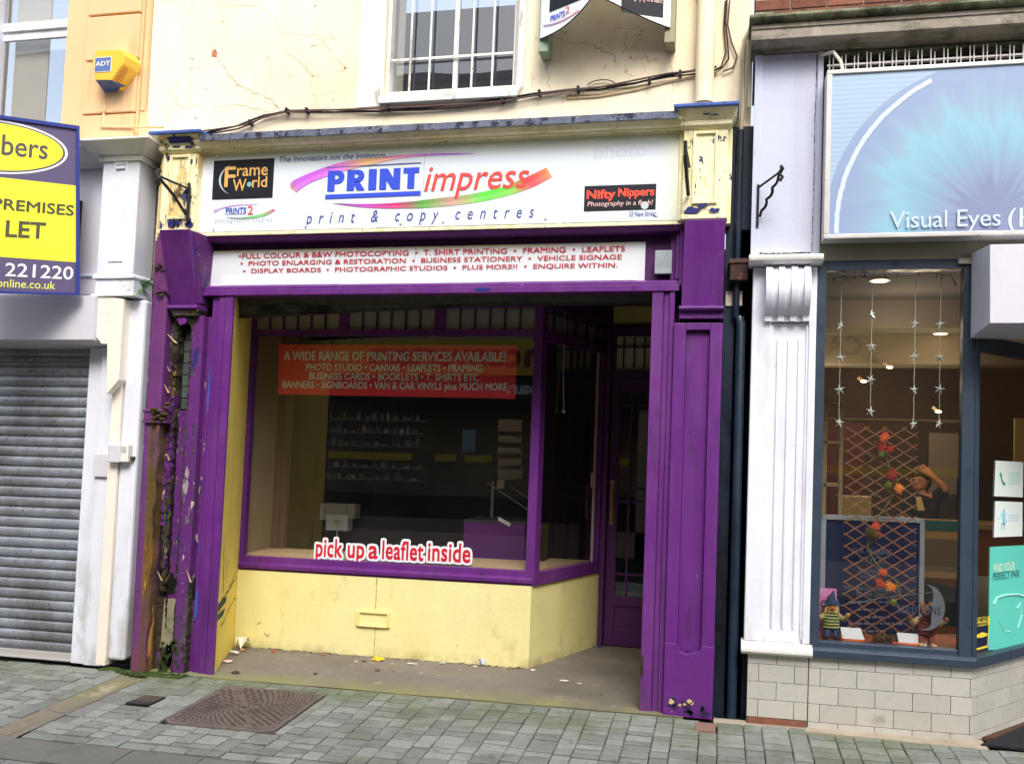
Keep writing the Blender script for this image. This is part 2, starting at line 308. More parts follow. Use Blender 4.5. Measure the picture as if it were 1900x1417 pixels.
# ================================================================== GROUND
def ground():
    mb = MB()   # bedding under the paving, reaching the far end of the street
    mb.grid(lambda a, b: (lerp(-60, 60, a), lerp(-40, 0.3, b), gz(max(lerp(-40, .3, b), -8.5)) - .022), 24, 30)
    o = build('ground', mb, M('mossy joint soil', srgb(22, 24, 18), .95, .4, 14, .5, 40, [(srgb(48, 76, 26), 3.2, (1, 1, 1), .60, .07, .75)]), sheared=False)
    tagit(o, None, kind='structure')
    pav = M('grey green concrete setts', srgb(136, 139, 135), .8, .11, 2.2, 1.0, 120,
            [(srgb(76, 92, 60), 1.5, (1, 1, 1), .60, .08, .55), (srgb(120, 118, 108), 3, (1, 1, 1), .60, .06, .5), (srgb(70, 78, 74), 26, (1, 1, 1), .60, .03, .35), (srgb(205, 208, 205), 70, (1, 1, 1), .69, .01, .7), (srgb(168, 172, 170), 17, (1, 1, 1), .725, .012, .7), (srgb(62, 66, 62), 4, (1, 1, 1), .66, .04, .5),
             (srgb(90, 108, 52), 2.4, (1, 1, 1), .49, .1, .5, (1, -.75, -.1))], island=.16, spec=.3)
    def sett(mb, x0, x1, y0, y1, g=.003, dz=None):
        dz = U(-.0022, .0022) if dz is None else dz; c = .0055
        tx, ty = U(-.0015, .0015), U(-.0015, .0015)
        x0 += g * .8; x1 -= g * .8; y0 += g * 2.5; y1 -= g * 2.5
        if x1 - x0 < .015 or y1 - y0 < .015: return
        z = lambda x, y: GS * min(y, 0) + dz + tx * (x - x0) / .1 + ty * (y - y0) / .1
        P = [(x0, y0), (x1, y0), (x1, y1), (x0, y1)]; Q = [(x0 + c, y0 + c * 1.5), (x1 - c, y0 + c * 1.5), (x1 - c, y1 - c * 1.5), (x0 + c, y1 - c * 1.5)]
        P = [(p[0] + U(-.0012, .0012), p[1] + U(-.0012, .0012)) for p in P]
        mb.add([(x, y, z(x, y) - .02) for x, y in P] + [(x, y, z(x, y) - .004) for x, y in P] + [(x, y, z(x, y)) for x, y in Q],
               [(i, (i + 1) % 4, 4 + (i + 1) % 4, 4 + i) for i in range(4)] + [(4 + i, 4 + (i + 1) % 4, 8 + (i + 1) % 4, 8 + i) for i in range(4)] + [(8, 9, 10, 11)])
    man = (.462, 1.178, -.925, -.155); dr = (.078, .235, -.675, -.478)
    mb = MB(); k0 = 3.773
    cols = []
    for n in range(-30, 20):
        a = k0 + .2535 * n; cols += [(a, a + .102), (a + .102, a + .2535)]
    for (x0, x1) in cols:
        if x1 < -4 or x0 > 8: continue
        w = x1 - x0; y = -.012 - U(0, .03)
        if x0 > 4.1: y -= .07 + .015 * rnd()
        if 3.42 < x0 < 3.6: y = -.25
        end = -1.215 - .02 if x1 < 1.9 else -3.2
        if -.43 < x1 - .004 and x0 < -.03: continue
        while y > end:
            l = random.choice([.072, .100, .100, .126]) if w > .12 else random.choice([.100, .126, .152, .1])
            y1 = y - l
            if y1 < end and end > -2: y1 = end
            blk = False
            for (a0, a1, b0, b1) in (man, dr):
                if x0 < a1 - .005 and x1 > a0 + .005 and y1 < b1 and y > b0:
                    blk = True
                    if y > b1 + .03: sett(mb, x0, x1, b1, y)
                    y = b0; break
            if blk: continue
            sett(mb, x0, x1, y1, y); y = y1
    # strips cut beside the covers and the channel
    for (a0, a1, b0, b1) in (man, dr):
        cl = [c for c in cols if c[0] < a0 - .005 < c[1] - .004]; cr = [c for c in cols if c[0] + .004 < a1 + .005 < c[1]]
        for (xa, xb) in ([(cl[0][0], a0 - .003)] if cl else []) + ([(a1 + .003, cr[0][1])] if cr else []):
            y = b1
            while y > b0: l = random.choice([.1, .15]); sett(mb, xa, xb, max(y - l, b0), y, .002); y -= l
    for (xa, xb) in ((-.442, -.342), (-.133, -.026)):
        y = -.05
        while y > -1.235: l = random.choice([.1, .15, .2]); sett(mb, xa, xb, max(y - l, -1.235), y, .002); y -= l
    # courses laid along the kerb line in front of the left shops
    def course(xa, xb, y0, y1, ls, g=.004):
        x = xa
        while x < xb:
            l = random.choice(ls); sett(mb, x, min(x + l, xb), y0, y1, g); x += l
    course(-4, -.36, -1.335, -1.237, [.2]); course(-.12, 1.9, -1.335, -1.237, [.2])
    yy = -1.62
    for i in range(9):
        h = [.1, .15][i % 2]; course(-4, 1.95, yy - h, yy, [.1, .2, .15]); yy -= h
    o = build('pavement', mb, pav); tagit(o, None, kind='structure')
    mb = MB()
    x = -4
    while x < 1.9:
        l = .38 + U(-.04, .04); sett(mb, x, x + l, -1.615, -1.34, .003); x += l
    tagit(build('kerb', mb, M('dark worn concrete slab', srgb(116, 116, 112), .85, .12, 3, .6, 70, [(srgb(70, 72, 62), 3, (1, 1, 1), .6, .08, .5)], island=.08)), None, kind='structure')
    # dished drainage channel running out from the downpipe
    mb = MB(); y = -.02
    while y > -3.1:
        l = .42; mb.grid(lambda a, b, y=y, l=l: (lerp(-.335, -.14, a), lerp(y - l + .004, y, b), GS * lerp(y - l, y, b) - .004 - .018 * math.sin(math.pi * a)), 8, 1); y -= l
    tagit(build('gutter', mb, M('silted channel block', srgb(128, 120, 106), .85, .15, 3, .5, 60, [(srgb(120, 125, 60), 2, (1, 1, 1), .5, .1, .8, (1, -.9, .0)), (srgb(205, 195, 165), 2.5, (1, 1, 1), .6, .07, .7)]), smooth=True), None, kind='structure')
    # shop threshold slab
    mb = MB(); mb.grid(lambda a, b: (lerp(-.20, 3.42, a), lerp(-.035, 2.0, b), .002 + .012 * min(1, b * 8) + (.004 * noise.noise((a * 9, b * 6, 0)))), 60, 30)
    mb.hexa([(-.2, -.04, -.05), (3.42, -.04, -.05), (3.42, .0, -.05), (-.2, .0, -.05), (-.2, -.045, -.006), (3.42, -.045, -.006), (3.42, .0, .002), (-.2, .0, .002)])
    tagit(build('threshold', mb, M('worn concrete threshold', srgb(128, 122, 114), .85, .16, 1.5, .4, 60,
          [(srgb(104, 100, 90), 1.2, (1, 1, 1), .55, .15, .7), (srgb(60, 50, 40), 42, (1, 1, 1), .76, .015, .8), (srgb(140, 142, 84), 2.2, (1, 1, 1), .42, .12, .75, (1, .26, -.03)), (srgb(200, 190, 170), 9, (1, 1, 1), .66, .05, .4), (srgb(88, 84, 78), 2.5, (1, 1, 1), .48, .12, .55, (0, 2.15, 2.6))])), None, kind='structure')  # last layer paints the lobby's shade near the door into the colour
ground()
mb = MB(); mb.hexa([(3.6, -.05, -.05), (5.1, -.13, -.05), (5.1, .03, -.05), (3.6, .03, -.05), (3.6, -.05, -.004), (5.1, -.13, -.008), (5.1, .03, .0), (3.6, .03, .0)]); tagit(build('mortar_strip', mb, M('mortar fillet', srgb(168, 156, 138), .9, .2, 6, .5)), None, kind='structure')
# manhole cover
def manhole():
    x0, x1, y0, y1 = .467, 1.173, -.92, -.16; c = .06
    r = root('manhole_cover', 'large square rusty brown iron access cover with chamfered corners set in the setts', 'manhole cover', ((x0 + x1) / 2, (y0 + y1) / 2, gz(-.5)))
    iron = M('rusty cast iron', srgb(108, 97, 92), .65, .25, 9, .6, 60, [(srgb(72, 62, 60), 6, (1, 1, 1), .58, .05, .6)])
    rib = M('worn cast iron studs', srgb(84, 74, 70), .5, .2, 14, .3)
    P = [(x0 + c, y0), (x1 - c, y0), (x1, y0 + c), (x1, y1 - c * .4), (x1 - c * .4, y1), (x0 + c * .4, y1), (x0, y1 - c * .4), (x0, y0 + c)]
    mb = MB(); mb.prism([(p[0], p[1], GS * p[1] - .03) for p in P], (0, 0, .034)); build('frame', mb, iron, r, bev=.004)
    # two leaves either side of the diagonal seam
    for sgn in (0, 1):
        a = (x0 + .10, y1 - .03); b = (x1 - .14, y0 + .03)
        e = .006
        if sgn: Q = [(a[0] + e * 1.5, a[1]), (b[0] + e, b[1]), (x1 - c * 1.1, y0 + .03), (x1 - .03, y0 + c * 1.1), (x1 - .03, y1 - .03)]
        else: Q = [(a[0] - e, a[1]), (x0 + .03, y1 - .03), (x0 + .03, y0 + c * 1.1), (x0 + c * 1.1, y0 + .03), (b[0] - e * 1.5, b[1])]
        mb = MB(); mb.prism([(p[0], p[1], GS * p[1] - .01) for p in Q], (0, 0, .0175)); lf = build('leaf', mb, iron, r)
        mb = MB(); cx, cy = (x0 + .33, y0 + .36) if not sgn else (x1 - .30, y1 - .34)
        d = Vector((b[0] - a[0], b[1] - a[1])).normalized(); nn = Vector((-d.y, d.x))
        for ri in range(2, 15):
            rr = .028 * ri
            n = int(2 * math.pi * rr / .040)
            for k in range(n):
                an = 2 * math.pi * (k + .5 * (ri % 2)) / n; px, py = cx + rr * math.cos(an), cy + rr * math.sin(an)
                s_ = (Vector((px, py)) - Vector(a)).dot(nn)
                if (s_ > .018) != bool(sgn) or abs(s_) < .018: continue
                if not (x0 + .045 < px < x1 - .045 and y0 + .045 < py < y1 - .045): continue
                t = an + .8; ux, uy = math.cos(t) * .013, math.sin(t) * .013; vx, vy = -math.sin(t) * .005, math.cos(t) * .005
                z = GS * py + .0075
                mb.prism([(px - ux - vx, py - uy - vy, z), (px + ux - vx, py + uy - vy, z), (px + ux + vx, py + uy + vy, z), (px - ux + vx, py - uy + vy, z)], (0, 0, .0035))
        build('studs', mb, rib, lf)
        mb = MB(); mb.box(cx - .03, cx + .03, cy - .006, cy + .006, GS * cy + .002, GS * cy + .009); build('key_slot', mb, m['rubber'], lf)
manhole()
r = root('drain_cover', 'small rusty ribbed iron stop cover beside the large access cover', 'drain cover', (.157, -.58, gz(-.58)))
mb = MB(); mb.box(.08, .233, -.672, -.482, -.05, -.024); build('frame', mb, m['rubber'], r)
mb = MB(); mb.hexa([(.085, -.667, -.034), (.228, -.667, -.034), (.228, -.487, -.026), (.085, -.487, -.026), (.085, -.667, -.027), (.228, -.667, -.027), (.228, -.487, -.019), (.085, -.487, -.019)])
for i in range(8):
    for j in range(10):
        x = .095 + i * .0175; y = -.66 + j * .0175; z = GS * y + .003; mb.box(x, x + .009, y, y + .010, z, z + .003)
build('cover', mb, M('brown iron grid', srgb(92, 82, 78), .7, .2, 20), r)
x0, x1, y0, y1 = 3.495, 3.613, -.245, -.085
mb = MB(); mb.box(x0, x1, y0, y1, -.04, -.001); tagit(build('brick', mb, M('reddish brick paver', srgb(138, 108, 98), .85, .2, 30, .5), bev=.004), 'single reddish brown brick let into the setts in front of the right purple pilaster', 'brick')
# ================================================================== LEFT SHOP
LS = root('shop_building', 'white fronted shop at the left edge with a closed roller shutter and peach upper wall', 'building', (-1.4, .1, 0))
P = lambda n, mb, mt, bev=0, par=None, **k: build(n, mb, mt, par or LS, bev, **k)
mb = MB()
for (a, b) in ((3.71, 3.945), (3.96, 4.345), (4.36, 4.685), (4.70, 5.06), (5.075, 5.6)):
    mb.box(-1.045, -.612, .036, .2, a, b)
P('quoin', mb, m['peach'], .006)
mb = MB(); mb.box(-1.06, -.60, .066, .3, 3.68, 5.6); mb.box(-1.265, -1.06, .10, .4, 3.68, 5.6); mb.box(-1.10, -1.06, .085, .1, 3.68, 5.6)
mb.box(-3.2, -2.02, .10, .4, 3.68, 5.6); mb.box(-2.02, -1.265, .12, .4, 3.68, 3.76); mb.box(-2.02, -1.265, .12, .4, 5.45, 5.6)
mb.hexa([(-.598, .07, 3.68), (-.50, .10, 3.68), (-.50, .3, 3.68), (-.598, .3, 3.68), (-.598, .09, 3.98), (-.562, .10, 3.98), (-.562, .3, 3.98), (-.598, .3, 3.98)])
mb.box(-.598, -.565, .085, .3, 3.98, 5.6)
P('wall', mb, m['peach'], .003)
# upper sash window
w = build('window', MB().box(-2.02, -1.265, .27, .30, 4.67, 4.79).box(-2.02, -1.96, .20, .30, 3.76, 5.45).box(-1.285, -1.265, .20, .30, 3.76, 5.45).box(-1.96, -1.285, .25, .27, 4.735, 4.80).box(-1.96, -1.285, .262, .30, 5.38, 5.45), m['white'], LS, .003)
build('pane', MB().box(-1.96, -1.285, .285, .289, 3.76, 4.67), m['glass_up'], w); build('pane', MB().box(-1.96, -1.285, .262, .266, 4.80, 5.38), m['glass_up'], w)
build('blind', MB().box(-1.93, -1.62, .36, .37, 3.76, 5.45), flat('cream roller blind', (225, 218, 200)), w)
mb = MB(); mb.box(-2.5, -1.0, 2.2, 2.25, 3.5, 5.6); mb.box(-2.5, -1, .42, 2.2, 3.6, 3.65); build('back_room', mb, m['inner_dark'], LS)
# shop fascia
mb = MB(); mb.box(-3.2, -.70, .0, .12, 2.60, 3.60); mb.box(-3.2, -.70, -.012, .0, 2.62, 2.745); P('fascia', mb, m['grey_white'])
mb = MB(); mb.box(-.735, -.445, -.10, .12, 2.745, 3.58)
P('pilaster', mb, m['white'], .004)
mb = MB(); mb.box(-.645, -.625, -.108, -.10, 2.83, 3.545); mb.box(-.552, -.533, -.108, -.10, 2.83, 3.545); mb.box(-.625, -.552, -.108, -.10, 3.525, 3.545); mb.box(-.625, -.552, -.108, -.10, 2.83, 2.85); mb.box(-.625, -.552, -.115, -.1, 3.49, 3.505)
P('panel_moulding', mb, m['white'], .003)
mb = MB(); mb.frus((-.755, -.425, -.12, .12), (-.735, -.445, -.10, .12), 2.725, 2.745); mb.box(-.755, -.425, -.12, .12, 2.71, 2.725); mb.box(-.735, -.432, -.105, .12, 2.60, 2.71); mb.box(-.76, -.42, -.12, .12, 2.585, 2.60); mb.box(-3.2, -.76, -.03, .0, 2.745, 2.762)
P('pilaster_base', mb, m['white'], .003)
mb = MB()
mb.frus((-3.2, -.70, -.02, .12), (-3.2, -.70, -.05, .12), 3.535, 3.56); mb.frus((-3.2, -.70, -.05, .12), (-3.2, -.70, -.17, .12), 3.56, 3.635); mb.box(-3.2, -.72, -.19, .12, 3.635, 3.65)
mb.box(-.755, -.42, -.12, .12, 3.545, 3.585); mb.frus((-.765, -.41, -.13, .12), (-.85, -.31, -.235, .12), 3.585, 3.655); mb.box(-.87, -.29, -.25, .12, 3.655, 3.672); mb.frus((-.87, -.29, -.25, .12), (-.80, -.36, -.12, .12), 3.672, 3.70)
P('cornice', mb, m['white_old'], .004)
# roller shutter
mb = MB(); mb.hexa([(-3.2, -.14, 2.275), (-.70, -.14, 2.275), (-.70, .1, 2.235), (-3.2, .1, 2.235), (-3.2, -.15, 2.585), (-.70, -.15, 2.585), (-.70, .1, 2.60), (-3.2, .1, 2.60)])
P('shutter_box', mb, m['grey_white'], .004)
mb = MB(); mb.xz([(-.70, 2.30), (-.70, 2.60), (-.50, 2.565), (-.50, 2.0), (-.59, 1.9), (-.61, 2.25), (-.655, 2.25)], -.108, .16)
for (x, z) in ((-.665, 2.47), (-.62, 2.465), (-.667, 2.41), (-.622, 2.41)): mb.ball((x, -.11, z), .005)
P('shutter_bracket', mb, m['white_warm'], .003)
prof = []; z = .055; pit = .0735
while z < 2.24:
    for k in range(7):
        a = k / 6; prof.append((.10 - .013 * math.sin(math.pi * a) ** .7, z + pit * .88 * a))
    prof.append((.108, z + pit * .89)); prof.append((.108, z + pit * .99)); z += pit
back = [(.125, p[1]) for p in prof[::-1]]
mb = MB(); n = len(prof)
for i in range(n - 1):
    mb.add([(-3.2, prof[i][0], prof[i][1]), (-.85, prof[i][0], prof[i][1]), (-.85, prof[i + 1][0], prof[i + 1][1]), (-3.2, prof[i + 1][0], prof[i + 1][1])], [(0, 1, 2, 3)])
sh = P('shutter', mb, m['shutter'])
build('bottom_rail', MB().box(-3.2, -.85, .085, .12, .012, .055).box(-3.2, -.85, .07, .12, .0, .012), m['alu'], sh, .002)
mb = MB(); mb.box(-.855, -.735, .045, .14, .0, 2.24); mb.box(-.735, -.60, .02, .14, 0, 2.24); P('shutter_guide', mb, m['white'], .004)
mb = MB(); mb.box(-.598, -.525, -.035, .14, .02, 2.3); P('trim', mb, m['white_warm'], .004)
mb = MB(); mb.box(-.52, -.385, -.02, .14, .06, 2.575); P('lower_pilaster', mb, m['white'], .02)
mb = MB(); mb.box(-3.2, -.36, .14, .25, 0, 3.7); P('backing_wall', mb, m['stone'])
# call box on the pilaster
r = root('switch_box', 'small white key switch box with a printed label screwed to the white trim', 'switch box', (-.51, -.06, 1.43))
build('housing', MB().box(-.57, -.475, -.085, -.03, 1.425, 1.55), m['grey_white'], r, .006)
build('cover', MB().box(-.475, -.415, -.075, .0, 1.43, 1.555), m['white_old'], r, .006)
build('label_plate', MB().box(-.466, -.430, -.078, -.075, 1.50, 1.54), m['paper_grey'], r)
build('wiring_cap', MB().box(-.415, -.395, -.05, .0, 1.445, 1.47), m['rot'], r)
mb = MB(); mb.box(-.735, -.60, -.002, .02, 1.32, 1.48); tagit(build('cover_plate', mb, m['grey_white'], bev=.003), 'plain white cover plate beside the key switch box', 'cover plate')
# alarm
r = root('alarm_box', 'yellow burglar alarm box with a blue base on the peach wall', 'alarm box', (-.81, 0, 4.08))
def Q(u, v, y=-.10): a = F(u, v, y); return (a[0], y, a[1])
front = [Q(178, 93), Q(226, 92), Q(233, 104), Q(229, 118), Q(206, 149), Q(177, 149), Q(170, 118)]
c0 = sum((Vector(p) for p in front), Vector()) / len(front)
bk = [(c0 + (Vector(p) - c0) * 1.13) for p in front]; bk = [(p.x + .012, .05, p.z - .012) for p in bk]
mb = MB(); n = len(front); mb.add([tuple(p) for p in front] + bk, [tuple(range(n))] + [(i, (i + 1) % n, n + (i + 1) % n, n + i) for i in range(n)] + [tuple(range(n, 2 * n))[::-1]])
body = build('body', mb, M('yellow alarm plastic', srgb(250, 196, 70), .4, .03), r, .006)
A = Q(206, 149); B = Q(177, 149); C_ = Q(220, 161, -.04); D = Q(188, 163, -.04)
mb = MB(); mb.add([B, A, C_, (Q(216, 172, .05)), (Q(196, 174, .05)), D, (B[0], .05, B[2]), (C_[0] + .02, .05, C_[2] + .04)], [(0, 1, 2, 5), (5, 2, 3, 4), (1, 7, 3, 2), (0, 5, 4, 6), (1, 0, 6, 7)])
build('base', mb, M('blue alarm plastic', srgb(52, 72, 120), .45, .03), r)
mb = MB()
a = Vector(Q(234, 122, -.095)); b = Vector(Q(210, 150, -.095)); c = Vector(Q(238, 130, -.03)); d = Vector(Q(222, 160, -.03))
for k in range(7):
    t0 = .06 + k * .13; t1 = t0 + .05
    mb.add([a.lerp(b, t0) + Vector((.004, -.004, -.004)), a.lerp(b, t1) + Vector((.004, -.004, -.004)), c.lerp(d, t1) + Vector((.004, -.004, -.004)), c.lerp(d, t0) + Vector((.004, -.004, -.004))], [(0, 1, 2, 3)])
build('louvres', mb, flat('orange louvre', (176, 104, 40)), r)
x0, x1, z0, z1 = rectF((176, 107), (206, 133), -.103)
build('badge', MB().box(x0, x1, -.104, -.1005, z0, z1), flat('badge border', (236, 232, 200)), body)
build('badge_field', MB().box(x0 + .006, x1 - .006, -.1055, -.104, z0 + .006, z1 - .006), flat('badge blue', (96, 120, 180)), body)
build('lettering', text_mb('ADT', x0 + .014, x1 - .010, z0 + .045, z1 - .035, -.107, offset=.02), flat('badge letters', (240, 240, 235)), body)
r = root('conduit', 'thin peach painted conduit dropping from the yellow alarm box and running along the cornice', 'conduit', (-.84, 0, 3.72))
a = F(194, 176, .03); b = F(190, 236, .03); c = F(300, 232, .0)
build('pipe', MB().tube([(a[0], .035, a[1] + .02), (b[0], .035, b[1] + .01), (b[0] + .01, .03, b[1]), (c[0], .02, c[1] - .01)], .010), m['peach'], r, smooth=True)
for v in (206, 235): q = F(192, v, .03); build('clip', MB().box(q[0] - .022, q[0] + .022, .02, .05, q[1] - .008, q[1] + .008), m['peach'], r, .002)
# estate agent board (one leaf of a V board)
YB = -.20; bx, bz = F(147, 547, YB); dv = R @ Vector((3340 - PPX, -(900 - PPY), -FPX)); th = math.atan2(dv.y, dv.x)
E1 = Vector((math.cos(th), math.sin(th), 0)); NB = Vector((math.sin(th), -math.cos(th), 0)); OB = Vector((bx, YB, bz))
def board_uv(u, v):   # image pixel cast onto the board plane -> (s, z)
    r_ = ray(u, v); o = lean(OB); n_ = NB; t = (o - CAM).dot(n_) / r_.dot(n_); p = CAM + r_ * t
    q = Vector((p.x - X_SHEAR * p.z, p.y, p.z)) - OB; return q.dot(E1), q.z
def bfr(dep): return lambda a, b: tuple(OB + E1 * a + Vector((0, 0, b)) + NB * dep)
r = root('sale_board', 'yellow and purple grey premises to let board in a blue frame at the left edge', 'sale board', (bx, YB, bz))
def bpoly(px, dep, t, mb=None, col=None):
    mb = mb or MB(); P_ = [bfr(dep)(*board_uv(u, v)) for u, v in px]; mb.prism(P_, NB * t, col); return mb
# corner points just outside the frame on the left are carried on
def ext(p, q, x): t = (x - p[0]) / (q[0] - p[0]); return (x, p[1] + (q[1] - p[1]) * t)
XL = -120
TLo, TRo, BLo, BRo = ext((0, 216), (146, 236), XL), (146, 236), ext((0, 544.6), (147, 547.5), XL), (147, 547.5)
TLi, TRi, BLi, BRi = ext((0, 222), (140, 242), XL), (140, 242), ext((0, 540), (140, 546), XL), (140, 545)
fm = flat('blue board frame', (44, 58, 140)); 
mb = MB(); bpoly([TLo, TRo, TRi, TLi], 0, .02, mb); bpoly([TRo, BRo, BRi, TRi], 0, .02, mb); bpoly([ext((0, 540.5), (147, 544.5), XL), (139, 544), BRo, BLo], 0, .02, mb); build('frame', mb, fm, r)
build('panel', bpoly([TLi, TRi, BRi, BLi], -.012, .018), flat('purple grey board', (96, 86, 122)), r)
build('yellow_band', bpoly([ext((0, 330), (139.5, 345.5), XL), (139.7, 345.5), (140, 487), ext((0, 477), (140, 487), XL)], .0062, .0016), flat('acid yellow print', (246, 250, 62)), r)
def ell(cx, cy, rx, ry, tilt=.10, n=48): return [(cx + rx * math.cos(a), cy - ry * math.sin(a) + rx * math.cos(a) * tilt) for a in [2 * math.pi * k / n for k in range(n)]]
build('oval_border', bpoly(ell(-18, 272, 143, 50), .0062, .001), flat('oval white', (240, 240, 245)), r)
build('oval_gap', bpoly(ell(-18, 272, 138, 46.5), .0074, .001), flat('oval grey', (96, 86, 122)), r)
build('oval', bpoly(ell(-18, 272, 134, 44), .0086, .001), flat('oval yellow', (246, 250, 62)), r)
def btext(s, L_, R_, dep=.0102, skew=0, **k):
    a = board_uv(*L_); b = board_uv(*R_); b0 = board_uv(R_[0], k.pop('vb'))
    fr0 = bfr(dep); sl = (b0[1] - a[1]) / (b0[0] - a[0])
    return text_mb(s, a[0], b[0], a[1], a[1] + (b[1] - b0[1]), 0, frame=lambda p, q: fr0(p, q + (p - a[0]) * sl), **k)
tg = flat('board dark lettering', (88, 82, 66)); 
build('lettering', btext('bers', (2, 288), (88, 273), vb=297, ref='x', offset=.012), flat('board grey lettering', (92, 84, 90)), r)
build('lettering', btext('PREMISES', (-14, 387), (136.5, 382.5), vb=401, offset=.019), tg, r)
build('lettering', btext('LET', (10, 439), (84, 414.5), vb=443, offset=.02), tg, r)
wl = flat('board white lettering', (240, 240, 246)); yl = flat('board yellow lettering', (236, 240, 110))
build('lettering', btext('221220', (9, 512), (136, 496), vb=519, dep=.0076, offset=.012), wl, r)
build('lettering', btext('online.co.uk', (-7, 532), (102.5, 527.5), vb=537, dep=.0076, ref='x', offset=.006), yl, r)
build('bracket', MB().box(-1.0, -.96, -.13, -.0, 2.70, 3.3), m['dark_metal'], r)
# ================================================================== PURPLE SHOP
PS = root('shop_building', 'empty purple and yellow print shop with a cream rendered upper wall in the middle', 'building', (1.6, .1, 0))
P = lambda n, mb, mt, bev=0, par=None, **k: build(n, mb, mt, par or PS, bev, **k)
# upper wall with window opening
WX0, WX1, WZ0 = 1.262, 2.195, 3.99
mb = MB()
mb.box(-.56, 1.0, .12, .5, 3.62, 5.6); mb.box(1.0, WX0, .118, .5, 3.62, 5.6); mb.box(WX1, 3.73, .12, .5, 3.62, 5.6); mb.box(WX0, WX1, .12, .5, 3.62, WZ0 - .0); mb.box(WX0, WX1, .12, .5, 5.30, 5.6)
mb.box(3.60, 3.73, .13, .5, 3.55, 3.62)
P('wall', mb, m['render'])
mb = MB(); mb.box(1.075, WX0, .104, .118, 3.92, 5.6)
mb.tube([(WX1 + .03, .125, 5.6), (WX1 + .03, .125, 4.06), (WX1 + .025, .125, 4.01), (WX1 - .01, .125, 3.955)], .034, 10)
build_each('window_surround', mb, m['white_old'], PS, .003)
w = P('window', MB().box(WX0 - .01, WX0 + .02, .16, .28, WZ0, 5.3).box(WX1 - .02, WX1 + .01, .16, .28, WZ0, 5.3).box(1.722, 1.755, .215, .25, WZ0 + .02, 5.3).box(WX0, WX1, .15, .28, 4.0, 4.035), m['white_old'], .004)
build('sill', MB().hexa([(1.245, .06, 3.925), (2.215, .06, 3.925), (2.215, .2, 3.925), (1.245, .2, 3.925), (1.245, .065, 3.975), (2.215, .065, 3.975), (2.215, .2, 4.0), (1.245, .2, 4.0)]), m['white_old'], w, .006)
build('pane', MB().box(WX0 + .02, 1.722, .235, .239, 4.03, 5.3), m['glass_up'], w); build('pane', MB().box(1.755, WX1 - .02, .235, .239, 4.03, 5.3), m['glass_up'], w)
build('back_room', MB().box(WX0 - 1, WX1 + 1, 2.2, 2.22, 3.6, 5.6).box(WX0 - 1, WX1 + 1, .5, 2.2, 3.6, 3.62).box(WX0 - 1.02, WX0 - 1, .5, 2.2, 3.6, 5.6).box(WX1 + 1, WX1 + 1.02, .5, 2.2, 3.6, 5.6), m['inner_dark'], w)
r = root('window_bars', 'white painted iron security bars across the upper sash window', 'window bars', (1.73, .15, 4.0))
for u, v in ((762, 100), (798, 100), (877, 90), (915, 90), (955, 90)):
    x = F(u, v, .19)[0]; build('bar', MB().tube([(x, .19, 4.0), (x, .19, 5.3)], .008, 8), m['white_old'], r, smooth=True)
z = F(800, 107, .19)[1]; build('crossbar', MB().box(WX0, WX1, .196, .202, z - .008, z + .008), m['white_old'], r)
# cracks in the render, traced from image pixels
ck = MB()
def C_(pts, w=.005, y=.1185): crack(ck, [F(u, v, .12) for u, v in pts], y, w * .75)
C_([(408, 10), (422, 10), (440, 14), (480, 11), (500, 22), (513, 40), (525, 60), (550, 65), (590, 66), (606, 85), (618, 100), (628, 118), (660, 130)], .005)
C_([(400, 105), (412, 120), (428, 143), (440, 158), (460, 168), (490, 178), (508, 190), (518, 202)], .009)
C_([(515, 80), (535, 100), (565, 120), (575, 135), (580, 143), (578, 170)], .005); C_([(580, 143), (600, 138)], .006)
C_([(340, 120), (350, 140), (355, 165)], .004); C_([(315, 160), (330, 195), (350, 198), (380, 200), (422, 198), (450, 195), (480, 203), (500, 210)], .006)
C_([(347, 175), (360, 198)], .005); C_([(300, 200), (318, 216)], .006); C_([(312, 155), (318, 180), (330, 206)], .003); C_([(418, 200), (412, 232)], .004)
C_([(300, 0), (345, 20), (372, 38), (392, 70), (398, 88)], .003); C_([(580, 175), (590, 180), (620, 172), (635, 162)], .003); C_([(586, 185), (582, 200)], .003)
C_([(1027, 68), (1045, 75), (1080, 80), (1100, 84), (1125, 97), (1143, 104)], .008); C_([(1016, 72), (1020, 90), (1016, 120), (1018, 150), (1022, 166)], .005)
C_([(1142, 104), (1142, 124)], .004); C_([(1165, 60), (1158, 80), (1160, 95), (1155, 100)], .005); C_([(1165, 100), (1180, 80), (1195, 72)], .005)
C_([(1167, 108), (1172, 110), (1188, 108), (1197, 104), (1205, 113), (1222, 112)], .007); C_([(1162, 120), (1163, 135), (1176, 145)], .004); C_([(1196, 120), (1198, 134)], .004)
C_([(1138, 62), (1145, 52), (1155, 50)], .006); C_([(1165, 55), (1180, 50), (1192, 56), (1190, 66), (1178, 68)], .005); C_([(1244, 84), (1244, 120), (1247, 190)], .003); C_([(1045, 178), (1044, 206)], .004)
C_([(985, 138), (990, 148), (985, 165)], .004); C_([(1040, 62), (1052, 61)], .006)
for _ in range(60):
    u, v = U(310, 1240), U(5, 190)
    if 665 < u < 990: continue
    v0 = 258 - u * .05; 
    if v > v0 - 25: continue
    C_([(u, v), (u + U(-6, 6), v + U(-4, 4))], U(.002, .006))
for u, v in ((362, 217), (640, 126), (412, 40), (583, 10), (580, 85)): C_([(u, v), (u + 2, v + 1)], .012)
P('cracks', ck, m['crack_wall'])
mb = MB(); x, z = F(398, 100, .12); mb.prism([(x - .02, .117, z - .02), (x + .018, .117, z - .025), (x + .022, .117, z + .008), (x + .005, .117, z + .035), (x - .018, .117, z + .02)], (0, .01, 0))
P('bare_patch', mb, M('exposed brick patch', srgb(190, 120, 90), .9, .4, 30, .5))
